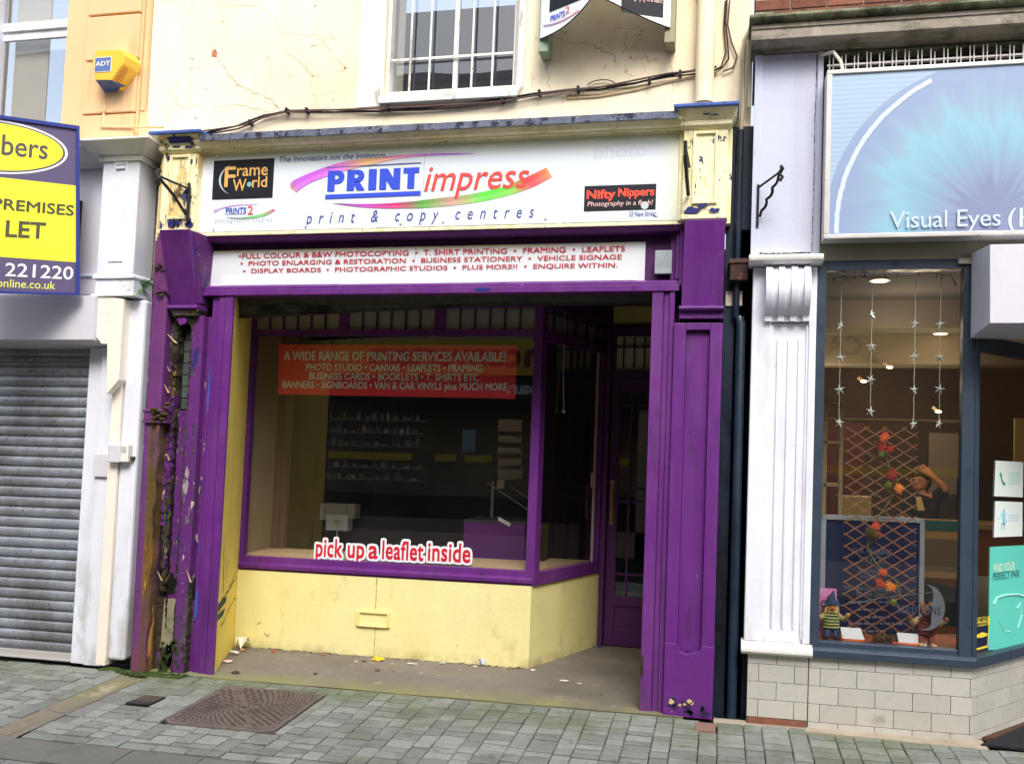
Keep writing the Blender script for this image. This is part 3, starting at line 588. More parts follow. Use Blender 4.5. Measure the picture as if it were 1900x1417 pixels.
# main fascia
mb = MB(); mb.box(-.30, 3.62, .008, .3, 3.02, 3.62); mb.box(-.03, 3.32, -.006, .008, 3.02, 3.043); mb.box(3.297, 3.325, -.02, .008, 3.04, 3.6); P('fascia', mb, m['cream'], .003)
mb = MB(); mb.mold([(.008, 3.600), (-.018, 3.604), (-.022, 3.612), (-.05, 3.614), (-.054, 3.622), (-.09, 3.626), (-.12, 3.652), (-.125, 3.668), (.12, 3.668), (.12, 3.600)], -.02, 3.31)
P('cornice', mb, m['cream'], .002)
mb = MB()
n = 90
for i in range(n):   # sagging, ragged lead strip
    xa, xb = lerp(.03, 3.29, i / n), lerp(.03, 3.29, (i + 1) / n)
    da = .006 * noise.noise((xa * 6, 3, 0)) + .003 * noise.noise((xa * 25, 1, 0)); db = .006 * noise.noise((xb * 6, 3, 0)) + .003 * noise.noise((xb * 25, 1, 0))
    mb.hexa([(xa, -.14, 3.652 + da), (xb, -.14, 3.652 + db), (xb, .13, 3.70), (xa, .13, 3.70), (xa, -.145, 3.695 + da * .6), (xb, -.145, 3.695 + db * .6), (xb, .13, 3.745), (xa, .13, 3.745)])
P('lead_flashing', mb, m['lead'])
def head(x0, x1, nm, mt, leadx):
    mb = MB(); mb.box(x0, x1, -.06, .12, 3.04, 3.60)
    q = P(nm, mb, mt, .003)
    mb = MB(); w_ = x1 - x0; px0, px1 = x0 + .075, x1 - .075; f = -.076
    for (a, b, c, d) in ((px0 - .018, px0, 3.13, 3.585), (px1, px1 + .018, 3.13, 3.585), (px0, px1, 3.567, 3.585), (px0, px1, 3.13, 3.148)): mb.box(a, b, f, -.06, c, d)
    mb.box(x0, x0 + .045, -.064, -.06, 3.04, 3.60); mb.box(x1 - .045, x1, -.064, -.06, 3.04, 3.60)
    build('panel', mb, mt, q, .003)
    mb = MB(); mb.box(x0 - .008, x1 + .008, -.072, .1, 3.035, 3.062); mb.frus((x0 - .008, x1 + .008, -.072, .12), (x0 - .02, x1 + .02, -.09, .12), 3.60, 3.615)
    mb.box(x0 - .022, x1 + .022, -.095, .12, 3.615, 3.645); mb.frus((x0 - .022, x1 + .022, -.095, .12), (x0 - .055, x1 + .055, -.15, .12), 3.645, 3.705)
    build('capital', mb, mt, q, .003)
    mb = MB(); mb.box(leadx[0], leadx[1], -.175, .125, 3.705, 3.728); build('flashing', mb, m['lead_blue'], q, .006)
head(3.325, 3.592, 'pilaster_head', m['cream'], (3.262, 3.655))
head(-.285, -.012, 'pilaster_head', m['cream_peel'], (-.345, .055))
bl = flat('navy undercoat', (34, 42, 108))
mb = MB()
for (a, b, c, d) in ((-.215, -.03, 3.655, 3.69), (-.20, -.14, 3.628, 3.64), (-.10, -.05, 3.62, 3.64), (-.255, -.215, 3.545, 3.585), (-.085, -.055, 3.52, 3.55)):
    y = -.112 if c > 3.65 else (-.0975 if c > 3.6 else -.0665)
    pts = []; N_ = 14
    for k in range(N_):
        an = 2 * math.pi * k / N_; s_ = U(.75, 1.15); cx, cz = (a + b) / 2, (c + d) / 2
        ex = max(-1, min(1, 1.4 * math.cos(an))); ez = max(-1, min(1, 1.4 * math.sin(an)))
        pts.append((cx + ex * (b - a) / 2 * s_, y - (.03 if c > 3.65 else 0) * ((cz + ez * (d - c) / 2 - 3.655) / .035), cz + ez * (d - c) / 2 * s_))
    mb.prism(pts, (0, .004, 0))
def blob(mb, cx, cz, rx, rz, y, n=16, t=.003, j=.35):
    mb.xz([(cx + rx * math.cos(2 * math.pi * k / n) * U(1 - j, 1 + j), cz + rz * math.sin(2 * math.pi * k / n) * U(1 - j, 1 + j)) for k in range(n)], y, t)
for (cx, cz, rx, rz) in ((3.385, 3.085, .045, .022), (3.52, 3.085, .035, .015), (3.44, 3.12, .02, .018), (3.47, 3.125, .012, .014), (3.395, 3.20, .008, .02), (3.40, 3.24, .008, .018), (3.525, 3.33, .006, .02), (-.19, 3.10, .035, .02), (-.145, 3.105, .03, .014), (-.05, 3.09, .03, .02), (-.05, 3.12, .014, .02)): blob(mb, cx, cz, rx, rz, -.0755)
for (cx, cz, rx, rz) in ((3.46, 3.672, .02, .006), (3.40, 3.68, .012, .004), (3.51, 3.665, .03, .004)): blob(mb, cx, cz, rx, rz, -.125)
P('flaked_patch', mb, bl)
# lower fascia (purple) with framed recess
mb = MB(); mb.box(-.02, 3.34, .115, .3, 2.61, 3.03)
mb.hexa([(-.02, .02, 2.985), (3.34, .02, 2.985), (3.34, .2, 2.985), (-.02, .2, 2.985), (-.02, -.0, 3.018), (3.34, -.0, 3.018), (3.34, .2, 3.018), (-.02, .2, 3.018)])
P('sub_fascia', mb, m['purple_dark'], .003)
mb = MB(); mb.box(.0, 3.335, .02, .115, 2.605, 2.645); mb.box(-.02, .0, .02, .115, 2.605, 2.985); mb.box(3.315, 3.34, .02, .115, 2.605, 2.985)
mb.mold([(.04, 2.645), (.04, 2.668), (.06, 2.68), (.10, 2.683), (.115, 2.683), (.115, 2.645)], .0, 3.315)
mb.box(.0, .03, .06, .115, 2.683, 2.985); mb.box(3.255, 3.29, .085, .115, 2.683, 2.985); mb.box(3.29, 3.315, .05, .115, 2.683, 2.985)
P('fascia_frame', mb, m['purple'], .003)
mb = MB(); blob(mb, 2.05, 2.628, .05, .012, .0165, 18, .003, .15); P('flaked_patch', mb, flat('blue undercoat', (38, 46, 130)))
# right pilaster
mb = MB()
for (a, b, c, d) in ((3.295, 3.37, .43, 2.40), (3.515, 3.592, .43, 2.40), (3.37, 3.515, 2.356, 2.40)): mb.box(a, b, 0, .2, c, d)
mb.box(3.37, 3.515, .035, .2, .38, 2.356)
q = P('pilaster', mb, m['purple'], .004)
mb = MB(); mb.xz([(3.296, .012), (3.30, -.002), (3.592, -.004), (3.594, .43), (3.515, .432), (3.51, .40), (3.47, .385), (3.43, .375), (3.39, .385), (3.372, .41), (3.366, .435), (3.296, .435)], -.012, .2); build('plinth', mb, M('purple plinth paint', PURP, .42, .07, 4, .4, 70, [(NAVY, 9, (1, 1, 1), .60, .03, .9, (2, .13, .02)), (srgb(205, 180, 110), 16, (1, 1, 1), .69, .015, .9, (2, .14, .03)), (srgb(200, 170, 205), 40, (1, 1, .4), .77, .01, .8)]), q, .004)
mb = MB(); mb.hexa([(3.335, .0, 2.50), (3.590, .0, 2.50), (3.590, .2, 2.50), (3.335, .2, 2.50), (3.345, -.075, 3.03), (3.590, -.075, 3.03), (3.590, .2, 3.03), (3.345, .2, 3.03)]); build('console', mb, m['purple'], q, .004)
mb = MB(); mb.box(3.325, 3.592, -.01, .2, 2.425, 2.47); mb.mold([(-.0, 2.47), (-.04, 2.475), (-.048, 2.487), (-.04, 2.50), (0, 2.505), (.1, 2.505), (.1, 2.47)], 3.322, 3.596); build('roll_moulding', mb, m['purple'], q, .003)
mb = MB(); ch_ = MB(); random.seed(77)
for k in range(12): blob(mb, U(3.31, 3.585), U(.015, .09) * (1 if k % 3 else 1.5), U(.008, .022), U(.008, .022), -.0155, 11, .003, .4)
for (x, z, s_) in ((3.345, .085, .017), (3.40, .07, .009), (3.455, .095, .016), (3.425, .075, .008), (3.47, .085, .010)): blob(ch_, x, z, s_, s_ * .9, -.0175, 12, .003, .35)
build('navy_chips', mb, flat('navy chip', (44, 38, 72), .8), q); build('yellow_chips', ch_, flat('yellow chip', (206, 186, 128), .8), q)
# right jamb strips
mb = MB(); mb.box(3.152, 3.222, .03, .2, 0, 2.60); mb.box(3.228, 3.262, .045, .2, 0, 2.60); mb.box(3.262, 3.293, .03, .2, .0, 2.60); mb.box(3.222, 3.228, .05, .2, 0, 2.6)
mb.box(3.152, 3.17, .2, .30, .0, 2.6)
P('jamb', mb, m['purple_clean'], .003)
mb = MB(); blob(mb, 3.16, .27, .012, .07, .0265, 18, .003, .25); P('worn_patch', mb, m['rot'])
# left jamb
mb = MB(); mb.box(.205, .262, .03, .055, 0, 2.61); mb.box(.150, .2, .035, .055, 0, 2.61); mb.box(.20, .205, .045, .055, 0, 2.61); mb.box(.095, .15, .05, .07, 0, 2.61)
P('jamb', mb, m['purple_clean'], .003)
mb = MB(); mb.xz([(.090, .35), (.112, .38), (.108, 1.0), (.112, 2.0), (.105, 2.2), (.095, 1.9), (.098, 1.3), (.088, .9)], .044, .01); P('blue_edge', mb, M('worn blue paint edge', srgb(70, 84, 170), .5, .3, 8, .4, 60, [(PURP, 4, (1, 1, .2), .46, .02, 1.0), (srgb(150, 150, 165), 14, (1, 1, .3), .66, .03, .7)]))
# left pilaster, falling apart
mb = MB(); mb.box(-.03, .062, .0, .2, .0, 2.46); lp = P('pilaster', mb, m['purple_worn'], .004)
mb = MB(); mb.box(.062, .095, .06, .2, 0, 2.46); build('batten', mb, m['purple_worn'], lp, .003)
mb = MB(); mb.xz([(-.125, .38), (-.033, .38), (-.033, 1.80), (-.125, 1.80)], .05, .1); build('panel', mb, m['purple_worn'], lp, .003)
mb = MB(); zz = 1.81
for k in range(7):
    mb.box(-.125, -.033, .075 + U(0, .006), .1, zz, zz + .076); zz += .082
build('slate_infill', mb, M('grey green slate', srgb(72, 84, 82), .7, .15, 8, .5, 60, [(srgb(92, 92, 40), 5, (1, 1, 2), .6, .06, .7)], island=.15), lp, .002)
def ragged(x0, x1, z0, z1, n, y, t, j, mt, nm, par, w0=0):
    L_ = []; R_ = []
    for k in range(n + 1):
        z = lerp(z0, z1, k / n); L_.append((x0 + U(-j, j) * w0, z)); R_.append((x1 + U(-j, j), z + U(-.01, .01)))
    mb = MB()
    for k in range(n):
        ya = y + U(-.006, .006)
        mb.hexa([(L_[k][0], ya, L_[k][1]), (R_[k][0], ya + U(-.01, .01), R_[k][1]), (R_[k][0], y + t, R_[k][1]), (L_[k][0], y + t, L_[k][1]),
                 (L_[k + 1][0], ya, L_[k + 1][1]), (R_[k + 1][0], ya + U(-.01, .01), R_[k + 1][1]), (R_[k + 1][0], y + t, R_[k + 1][1]), (L_[k + 1][0], y + t, L_[k + 1][1])])
    return build(nm, mb, mt, par)
ragged(-.168, -.132, .55, 2.45, 60, .02, .1, .010, m['rot'], 'rotten_edge', lp, 1)
ragged(-.2, -.165, .9, 2.55, 34, .04, .1, .010, m['rot'], 'rotten_edge', lp, 1)
ragged(-.205, -.13, .0, .5, 12, .06, .1, .022, m['rot'], 'rotten_edge', lp, 1)
ragged(-.126, -.119, .30, 1.75, 60, .035, .06, .006, M('black rot line', srgb(24, 20, 18), .95, .5, 30, .5), 'rotten_edge', lp, 1)
ragged(-.034, -.026, .0, 1.55, 60, -.003, .05, .005, m['rot'], 'rotten_edge', lp, 1)
ragged(.060, .067, .0, .62, 30, .003, .05, .005, m['rot'], 'rotten_edge', lp, 1)
ragged(-.030, -.020, 1.75, 2.42, 30, -.003, .05, .004, m['rot'], 'rotten_edge', lp, 1)
mb = MB()
for k in range(46):
    x = random.choice([U(-.12, -.04), U(-.028, .06)]); z = U(.02, 1.7) ** 1.0; y = .0455 if x < -.035 else -.004
    blob(mb, x, z, U(.003, .010), U(.008, .040), y, 9, .0035, .4)
build('peeling_flakes', mb, M('old paint under peel', srgb(112, 96, 110), .8, .4, 20, .6, 60, [(NAVY, 6, (1, 1, 1), .52, .02, .9), (srgb(60, 48, 36), 9, (1, 1, 1), .60, .02, .9)]), lp)
mb = MB()
for k in range(26): blob(mb, random.choice([U(-.12, -.04), U(-.02, .08)]), U(.0, .22), U(.008, .02), U(.01, .04), -.0045, 9, .004, .4)
build('damp_moss', mb, M('dark green damp growth', srgb(50, 58, 30), .95, .4, 30, .6), lp)
ragged(-.20, -.172, 1.0, 2.4, 50, .03, .06, .003, m['purple_worn'], 'split_board', lp, 1); ragged(-.150, -.138, .7, 1.9, 50, .012, .06, .004, m['purple_worn'], 'split_board', lp, 1)
mb = MB(); mb.box(-.21, -.12, .09, .2, 0, 2.5); build('backing', mb, M('dark void timber', srgb(30, 26, 24), .9, .4, 10), lp)
mb = MB(); mb.xz([(-.155, .16), (-.05, .14), (-.045, .47), (-.06, .50), (-.145, .49)], .045, .03); build('bare_board', mb, M('bare weathered board', srgb(150, 145, 120), .9, .2, 7, .6, 50, [(MOSS, 6, (1, 1, 1), .55, .06, .8)], stretch=(1, 1, .3)), lp)
mb = MB()
for (x, z, l, a, w_) in ((-.15, 2.27, .085, 2.3, .012), (-.185, 2.07, .04, 1.75, .006), (-.185, 1.92, .06, 1.9, .010), (-.15, .62, .07, 1.9, .005), (-.12, .62, .07, .9, .005), (.07, .62, .09, 1.8, .007), (-.15, 1.45, .05, 1.6, .008)):
    dx, dz = math.cos(a) * l, math.sin(a) * l
    mb.prism([(x, -.0, z), (x + w_, .01, z), (x + dx + w_ * .4, -.02, z + dz), (x + dx, -.02, z + dz)], (0, .004, 0))
build_each('splinter', mb, M('fresh splintered wood', srgb(196, 168, 122), .8, .2, 20), lp)
mb = MB(); blob(mb, .067, .58, .018, .075, .052, 20, .01, .3); blob(mb, -.10, .60, .04, .07, .042, 20, .01, .3); build('rot_hole', mb, flat('rot hole', (12, 10, 10), .95), lp)
mb = MB(); mb.hexa([(-.205, -.01, 2.535), (.0, -.01, 2.535), (.03, .12, 2.535), (-.205, .12, 2.535), (-.195, -.20, 3.025), (.03, -.20, 3.025), (.05, .12, 3.025), (-.195, .12, 3.025)]); build('console', mb, m['purple'], lp, .004)
mb = MB(); mb.hexa([(.002, .0, 2.55), (.03, .02, 2.55), (.03, .12, 2.55), (.002, .12, 2.55), (.034, -.16, 3.02), (.055, -.12, 3.02), (.055, .12, 3.02), (.034, .12, 3.02)]); build('console_cheek', mb, m['purple_worn'], lp, .003)
mb = MB(); mb.mold([(-.0, 2.50), (-.05, 2.503), (-.055, 2.515), (-.045, 2.53), (0, 2.535), (.1, 2.535), (.1, 2.50)], -.20, .03); build('roll_moulding', mb, m['purple'], lp, .003)
mb = MB(); mb.frus((-.13, -.01, -.0, .1), (-.19, .04, -.04, .1), 2.40, 2.50); mb.box(-.15, .03, -.045, .1, 2.455, 2.47); build('broken_moulding', mb, m['rot'], lp, .004)
mb = MB(); blob(mb, -.09, 2.43, .035, .035, -.028, 14, .02, .2); build('paint_patch', mb, m['purple'], lp)
mb = MB(); blob(mb, -.005, 1.28, .022, .055, -.0035, 22, .004, .3); blob(mb, .0, 1.36, .014, .05, -.0035, 18, .004, .3); build('paint_patch', mb, flat('bare grey patch', (160, 140, 150), .8), lp)
# yellow splayed reveal on the left of the lobby
A_, B_ = (.256, .06), (-.045, .885)
mb = MB(); mb.prism([(A_[0], A_[1], 0), (B_[0], B_[1], 0), (B_[0] - .08, B_[1], 0), (A_[0] - .08, A_[1], 0)], (0, 0, 2.62)); rv = P('reveal', mb, m['yellow_reveal'])
def rvp(a, z, off=.003): x = lerp(A_[0], B_[0], a); y = lerp(A_[1], B_[1], a); return (x + off, y - off * .35, z)
mb = MB()
def RC(pts, w=.006):
    P_ = []
    for a, b in zip(pts, pts[1:]):
        for k in range(4): P_.append((lerp(a[0], b[0], k / 4) + U(-.015, .015), lerp(a[1], b[1], k / 4) + U(-.01, .01)))
    P_.append(pts[-1])
    for a, b in zip(P_, P_[1:]):
        d = Vector((b[0] - a[0], (b[1] - a[1]))); 
        if d.length < 1e-5: continue
        n_ = Vector((-d.y, d.x)).normalized() * w * U(.4, 1.2)
        mb.add([rvp(a[0] - n_.x, a[1] - n_.y), rvp(b[0] - n_.x, b[1] - n_.y), rvp(b[0] + n_.x, b[1] + n_.y), rvp(a[0] + n_.x, a[1] + n_.y)], [(0, 1, 2, 3)])
RC([(.12, .95), (.16, .75), (.2, .62), (.22, .5)], .008); RC([(.35, .72), (.36, .6)], .006); RC([(.1, .48), (.5, .5), (.95, .56)], .006); RC([(.5, .53), (.95, .60)], .004); RC([(.92, .55), (.96, .4), (.93, .2), (.95, .05)], .004); RC([(.2, .3), (.6, .36), (.9, .40)], .005); RC([(.15, 2.2), (.2, 2.35), (.35, 2.42)], .004); RC([(.14, 1.5), (.15, 1.2)], .003)
build('cracks', mb, m['crack_dark'], rv)
mb = MB(); mb.add([rvp(.02, .42, .004), rvp(.38, .44, .004), rvp(.40, .475, .004), rvp(.02, .475, .004)], [(0, 1, 2, 3)]); mb.add([rvp(.02, .36, .004), rvp(.25, .36, .004), rvp(.36, .40, .004), rvp(.02, .405, .004)], [(0, 1, 2, 3)]); build('damaged_patch', mb, M('exposed grey filler', srgb(70, 78, 84), .9, .4, 20, .5), rv)
# lobby ceiling, shutter box and curtain edge
mb = MB(); mb.box(.2, 3.3, .2, .9, 2.75, 2.8); mb.box(2.2, 3.6, .9, 2.2, 2.86, 2.9); mb.box(2.2, 3.6, .86, .9, 2.7, 2.9); P('lobby_ceiling', mb, m['cream_pipe'])
mb = MB(); mb.mold([(.17, 2.60), (.13, 2.64), (.13, 2.70), (.2, 2.78), (.45, 2.78), (.5, 2.70), (.45, 2.60), (.32, 2.565), (.22, 2.57)], .15, 3.3)
P('shutter_box', mb, M('grimy dark shutter casing', srgb(52, 54, 52), .6, .35, 5, .4, 60, [(srgb(20, 26, 40), 3, (1, 1, 1), .52, .1, .8)]), .006)
mb = MB()
n = 40
for i in range(n):
    xa, xb = lerp(.15, 3.28, i / n), lerp(.15, 3.28, (i + 1) / n); za = 2.475 + .095 * min(1, (xa / 2.2)) ** 1.0 + .004 * noise.noise((xa * 5, 0, 0)); zb = 2.475 + .095 * min(1, (xb / 2.2)) + .004 * noise.noise((xb * 5, 0, 0))
    mb.hexa([(xa, .27, za), (xb, .27, zb), (xb, .30, zb), (xa, .30, za), (xa, .24, 2.6), (xb, .24, 2.6), (xb, .30, 2.6), (xa, .30, 2.6)])
    mb.box(xa, xb, .262, .27, min(za, zb) - .004, min(za, zb) + .010)
P('folded_curtain', mb, M('dirty shutter laths', srgb(84, 82, 74), .7, .4, 6, .5, 60, [(srgb(24, 28, 36), 4, (.5, 1, 1), .54, .06, .9)]))
mb = MB(); mb.box(3.262, 3.6, .2, 2.3, 0, 2.9); mb.box(2.6, 3.262, 1.98, 2.1, 2.86, 2.9); P('lobby_wall', mb, m['purple_dark']); build('lobby_bounce_panel', MB().box(3.252, 3.262, .2, 1.86, .0, .95), m['yellow_reveal'], PS)  # unseen yellow panel added to bounce light onto the return panel
# ------------------------------------------------------------------ bay window
W = .88
mb = MB()
mb.box(-.087, -.012, W, W + .07, .605, 2.76); mb.box(-.012, 2.235, W, W + .07, .605, .712); mb.mold([(W - .018, .622), (W - .022, .65), (W, .668), (W, .622)], -.087, 2.29)
mb.box(-.012, 2.235, W, W + .07, 2.432, 2.478); mb.box(-.012, 2.235, W, W + .07, 2.642, 2.76)
mb.box(.690, .766, W + .003, W + .07, 2.478, 2.642); mb.box(1.459, 1.543, W + .003, W + .07, 2.478, 2.642)
bay = P('window', mb, m['purple_clean'], .003)
mb = MB(); mb.prism([(2.235, W - .003, .605), (2.30, W - .003, .605), (2.325, W + .08, .605), (2.235, W + .08, .605)], (0, 0, 2.16)); build('corner_post', mb, m['purple_clean'], bay, .004)
RA, RB = Vector((2.305, W, 0)), Vector((2.665, 1.87, 0)); RD = (RB - RA).normalized(); RL = (RB - RA).length; RN = Vector((RD.y, -RD.x, 0))
def rbox(mb, s0, s1, z0, z1, d0, d1):
    a = RA + RD * s0; b = RA + RD * s1
    mb.prism([tuple(a + RN * -d0 + Vector((0, 0, z0))), tuple(b + RN * -d0 + Vector((0, 0, z0))), tuple(b + RN * -d1 + Vector((0, 0, z0))), tuple(a + RN * -d1 + Vector((0, 0, z0)))], (0, 0, z1 - z0))
mb = MB(); rbox(mb, .02, RL, .605, .70, 0, .06); rbox(mb, .02, RL, 2.40, 2.478, 0, .06); rbox(mb, .02, RL, 2.655, 2.8, 0, .06); rbox(mb, RL - .06, RL, .70, 2.8, -.004, .06)
build('return_frame', mb, m['purple_clean'], bay, .003)
mb = MB()
def bars(mb, x0, x1, n, z0, z1, y, w_=.010, d=.02):
    for k in range(1, n):
        x = lerp(x0, x1, k / n); mb.box(x - w_ / 2, x + w_ / 2, y, y + d, z0, z1)
bars(mb, .09 - .1, .690, 6, 2.478, 2.642, W + .012); bars(mb, .766, 1.459, 6, 2.478, 2.642, W + .012); bars(mb, 1.543, 2.235, 6, 2.478, 2.642, W + .012)
for k in range(1, 6): rbox(mb, RL * k / 6, RL * k / 6 + .012, 2.478, 2.655, .01, .03)
rbox(mb, .02, RL - .06, 2.605, 2.617, .008, .03)
build_each('glazing_bar', mb, m['purple_dark'], bay)
for (a, b) in ((-.012, .690), (.766, 1.459), (1.543, 2.235)): build('transom_pane', MB().box(a, b, W + .034, W + .038, 2.478, 2.642), m['transom'], bay)
mb = MB(); rbox(mb, .02, RL - .06, 2.478, 2.655, .032, .036); build('transom_pane', mb, m['transom'], bay)
build('pane', MB().box(-.012, 2.235, W + .035, W + .041, .712, 2.432), m['glass'], bay)
mb = MB(); rbox(mb, .02, RL - .06, .70, 2.40, .03, .036); build('pane', mb, m['glass'], bay)
# stall riser
mb = MB(); mb.box(-.07, 2.285, W - .002, W + .1, .0, .603); sr = P('stall_riser', mb, m['yellow'])
mb = MB(); a = RA + Vector((-.02, 0, 0)); mb.prism([(2.285, W - .002, 0), (2.655, 1.87, 0), (2.57, 1.9, 0), (2.2, W + .05, 0)], (0, 0, .603)); build('return_panel', mb, m['yellow'], sr)
ck = MB(); crack(ck, [(1.100, .60), (1.102, .37)], W - .0045, .005, 8, .0012); crack(ck, [(1.104, .23), (1.106, .02)], W - .0045, .005, 8, .0012); crack(ck, [(.2, .13), (.24, .11), (.26, .13)], W - .0045, .004); crack(ck, [(.15, .2), (.17, .21)], W - .0045, .004)
x = .0
while x < 2.28: crack(ck, [(x, .008 + U(0, .008)), (x + .06, .008 + U(0, .008))], W - .0045, U(.006, .020), 2, .003); x += .05
build('cracks', ck, m['crack_dark'], sr)
mb = MB(); x0, x1, z0, z1 = .958, 1.222, .238, .352
mb.box(x0, x0 + .025, W - .022, W - .002, z0, z1); mb.box(x1 - .025, x1, W - .022, W - .002, z0, z1); mb.box(x0 + .025, x1 - .025, W - .022, W - .002, z1 - .016, z1); mb.hexa([(x0 + .025, W - .026, z0), (x1 - .025, W - .026, z0), (x1 - .025, W - .002, z0), (x0 + .025, W - .002, z0), (x0 + .025, W - .016, z0 + .02), (x1 - .025, W - .016, z0 + .02), (x1 - .025, W - .002, z0 + .02), (x0 + .025, W - .002, z0 + .02)])
lb = build('letter_box', mb, M('cream letter box paint', srgb(238, 222, 150), .5, .04, 4, .1), sr, .003); build('flap', MB().box(x0 + .026, x1 - .026, W - .007, W - .003, z0 + .021, z1 - .017), m['yellow'], lb)
# ------------------------------------------------------------------ door
D = 1.87
mb = MB(); mb.box(2.665, 2.70, D - .06, D + .05, 0, 2.86); mb.box(2.62, 2.665, D - .03, D + .05, .6, 2.86); mb.box(2.70, 3.42, D - .02, D + .05, 2.205, 2.27); mb.box(2.70, 3.42, D - .02, D + .05, 2.55, 2.65); mb.box(2.70, 3.42, D - .02, D + .05, 2.825, 2.9); mb.box(2.70, 2.735, D - .01, D + .05, 2.27, 2.55)
P('door_frame', mb, m['purple_dark'], .003)
P('over_door_board', MB().box(2.64, 3.42, D - .005, D + .03, 2.655, 2.82), m['yellow_board'])
fl = P('fanlight', MB().box(2.79, 2.802, D, D + .02, 2.29, 2.54).box(2.875, 2.887, D, D + .02, 2.29, 2.54).box(2.96, 2.972, D, D + .02, 2.29, 2.54).box(3.045, 3.057, D, D + .02, 2.29, 2.54).box(2.735, 3.4, D + .001, D + .019, 2.455, 2.467), m['purple_dark'])
build('pane', MB().box(2.735, 3.42, D + .024, D + .028, 2.27, 2.55), m['transom_y'], fl)
mb = MB(); y0 = D + .005; y1 = D + .045
mb.box(2.705, 2.785, y0, y1, .02, 2.20); mb.box(3.34, 3.42, y0, y1, .02, 2.20); mb.box(2.785, 3.34, y0, y1, 2.085, 2.20); mb.box(2.785, 3.34, y0, y1, .02, .17); mb.box(2.785, 3.34, y0, y1, .34, .42); mb.box(2.785, 3.34, y0 + .012, y1 - .01, .17, .34)
dr = P('door', mb, m['purple_dark'], .004)
mb = MB()
for x in (2.875, 3.06, 3.25): mb.box(x - .009, x + .009, y0 + .005, y1, .42, 2.085)
for z in (1.985, 1.30, 1.19, .60): mb.box(2.785, 3.34, y0 + .006, y1, z - .009, z + .009)
build_each('glazing_bar', mb, m['purple_dark'], dr, .002)
build('pane', MB().box(2.785, 3.34, D + .03, D + .034, .42, 2.085), m['glass'], dr)
mb = MB(); mb.tube([(2.74, y0, 1.33), (2.74, y0 - .04, 1.32), (2.74, y0 - .045, 1.18), (2.74, y0 - .04, 1.04), (2.74, y0, 1.03)], .011, 8); mb.box(2.725, 2.755, y0 - .006, y0, 1.0, 1.36); build('handle', mb, m['brass'], dr, smooth=True)
build('threshold_strip', MB().box(2.70, 3.4, D - .03, D + .0, .003, .014), M('worn timber sill', srgb(140, 120, 90), .7, .2), dr)
# ------------------------------------------------------------------ inside the shop
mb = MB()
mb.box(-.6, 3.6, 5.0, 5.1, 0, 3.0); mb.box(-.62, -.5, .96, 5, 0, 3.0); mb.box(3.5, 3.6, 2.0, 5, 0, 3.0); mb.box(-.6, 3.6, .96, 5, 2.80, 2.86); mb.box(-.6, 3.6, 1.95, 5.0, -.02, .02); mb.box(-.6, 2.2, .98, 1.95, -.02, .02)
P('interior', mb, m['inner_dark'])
mb = MB(); mb.box(-.06, 2.26, .925, 1.5, .70, .716); mb.prism([(2.26, .925, .70), (2.29, .95, .70), (2.58, 1.75, .70), (2.26, 1.75, .70)], (0, 0, .016)); P('window_bed', mb, m['beige'], 0)
mb = MB(); mb.box(-.12, -.06, .96, 1.45, .6, 2.7); P('window_cheek', mb, m['inner_beige'])
mb = MB(); mb.box(-.06, .0, 1.44, 1.52, .66, 2.7); mb.box(.0, .05, 1.46, 1.52, .66, 2.7); P('inner_frame', mb, m['inner_brown'], .004)
mb = MB(); mb.box(-.5, 2.4, 2.35, 2.38, .0, .95); P('partition', mb, m['inner_mid'])
mb = MB(); q = lean(RB); mb.box(2.585, 2.605, 1.80, 1.815, .70, 2.43); mb.box(2.57, 2.59, 1.79, 1.81, 1.30, 1.42); P('edge_trim', mb, m['cord'])
# fascia sign
r = root('shop_sign', 'long white main shop sign with rainbow swoosh and blue and red lettering', 'sign', (1.64, 0, 3.05))
SX0, SX1, SZ0, SZ1 = -.022, 3.297, 3.048, 3.612
sw = M('white sign vinyl', srgb(228, 236, 246), .35, .02, 1.2, .03, 8, [(srgb(228, 234, 190), .9, (1, 1, 1), .30, .12, .55, (2, 3.50, 3.60)), (srgb(236, 232, 160), 1.1, (1, 1, 1), .35, .15, .5, (0, 3.2, 3.36))], spec=.4)
mx = F(786, 340, 0)[0]
build('panel', MB().box(SX0, mx - .0015, -.003, .006, SZ0, SZ1), sw, r); build('panel', MB().box(mx + .0015, SX1, -.004, .006, SZ0, SZ1), sw, r)
mb = MB()
for u, v in ((402, 291), (568, 284), (746, 273), (825, 268), (1018, 256), (1221, 244), (397, 425), (568, 420), (744, 415), (823, 412), (1013, 406), (1217, 400)):
    x, z = F(u, v, 0); mb.ball((x, -.006, z), .009, 8, 6)
build('fixing_screw', mb, m['white'], r, smooth=True)
blue = flat('sign blue', (56, 84, 218)); red = flat('sign red', (240, 82, 76)); navy = flat('sign navy', (78, 92, 158)); blk = flat('sign black', (22, 24, 34))
YS = -.0065
build('lettering', textF('The Innovators not the Imitators....', (518, 301), (728, 281.5), YS, shear=.22, offset=.004), navy, r)
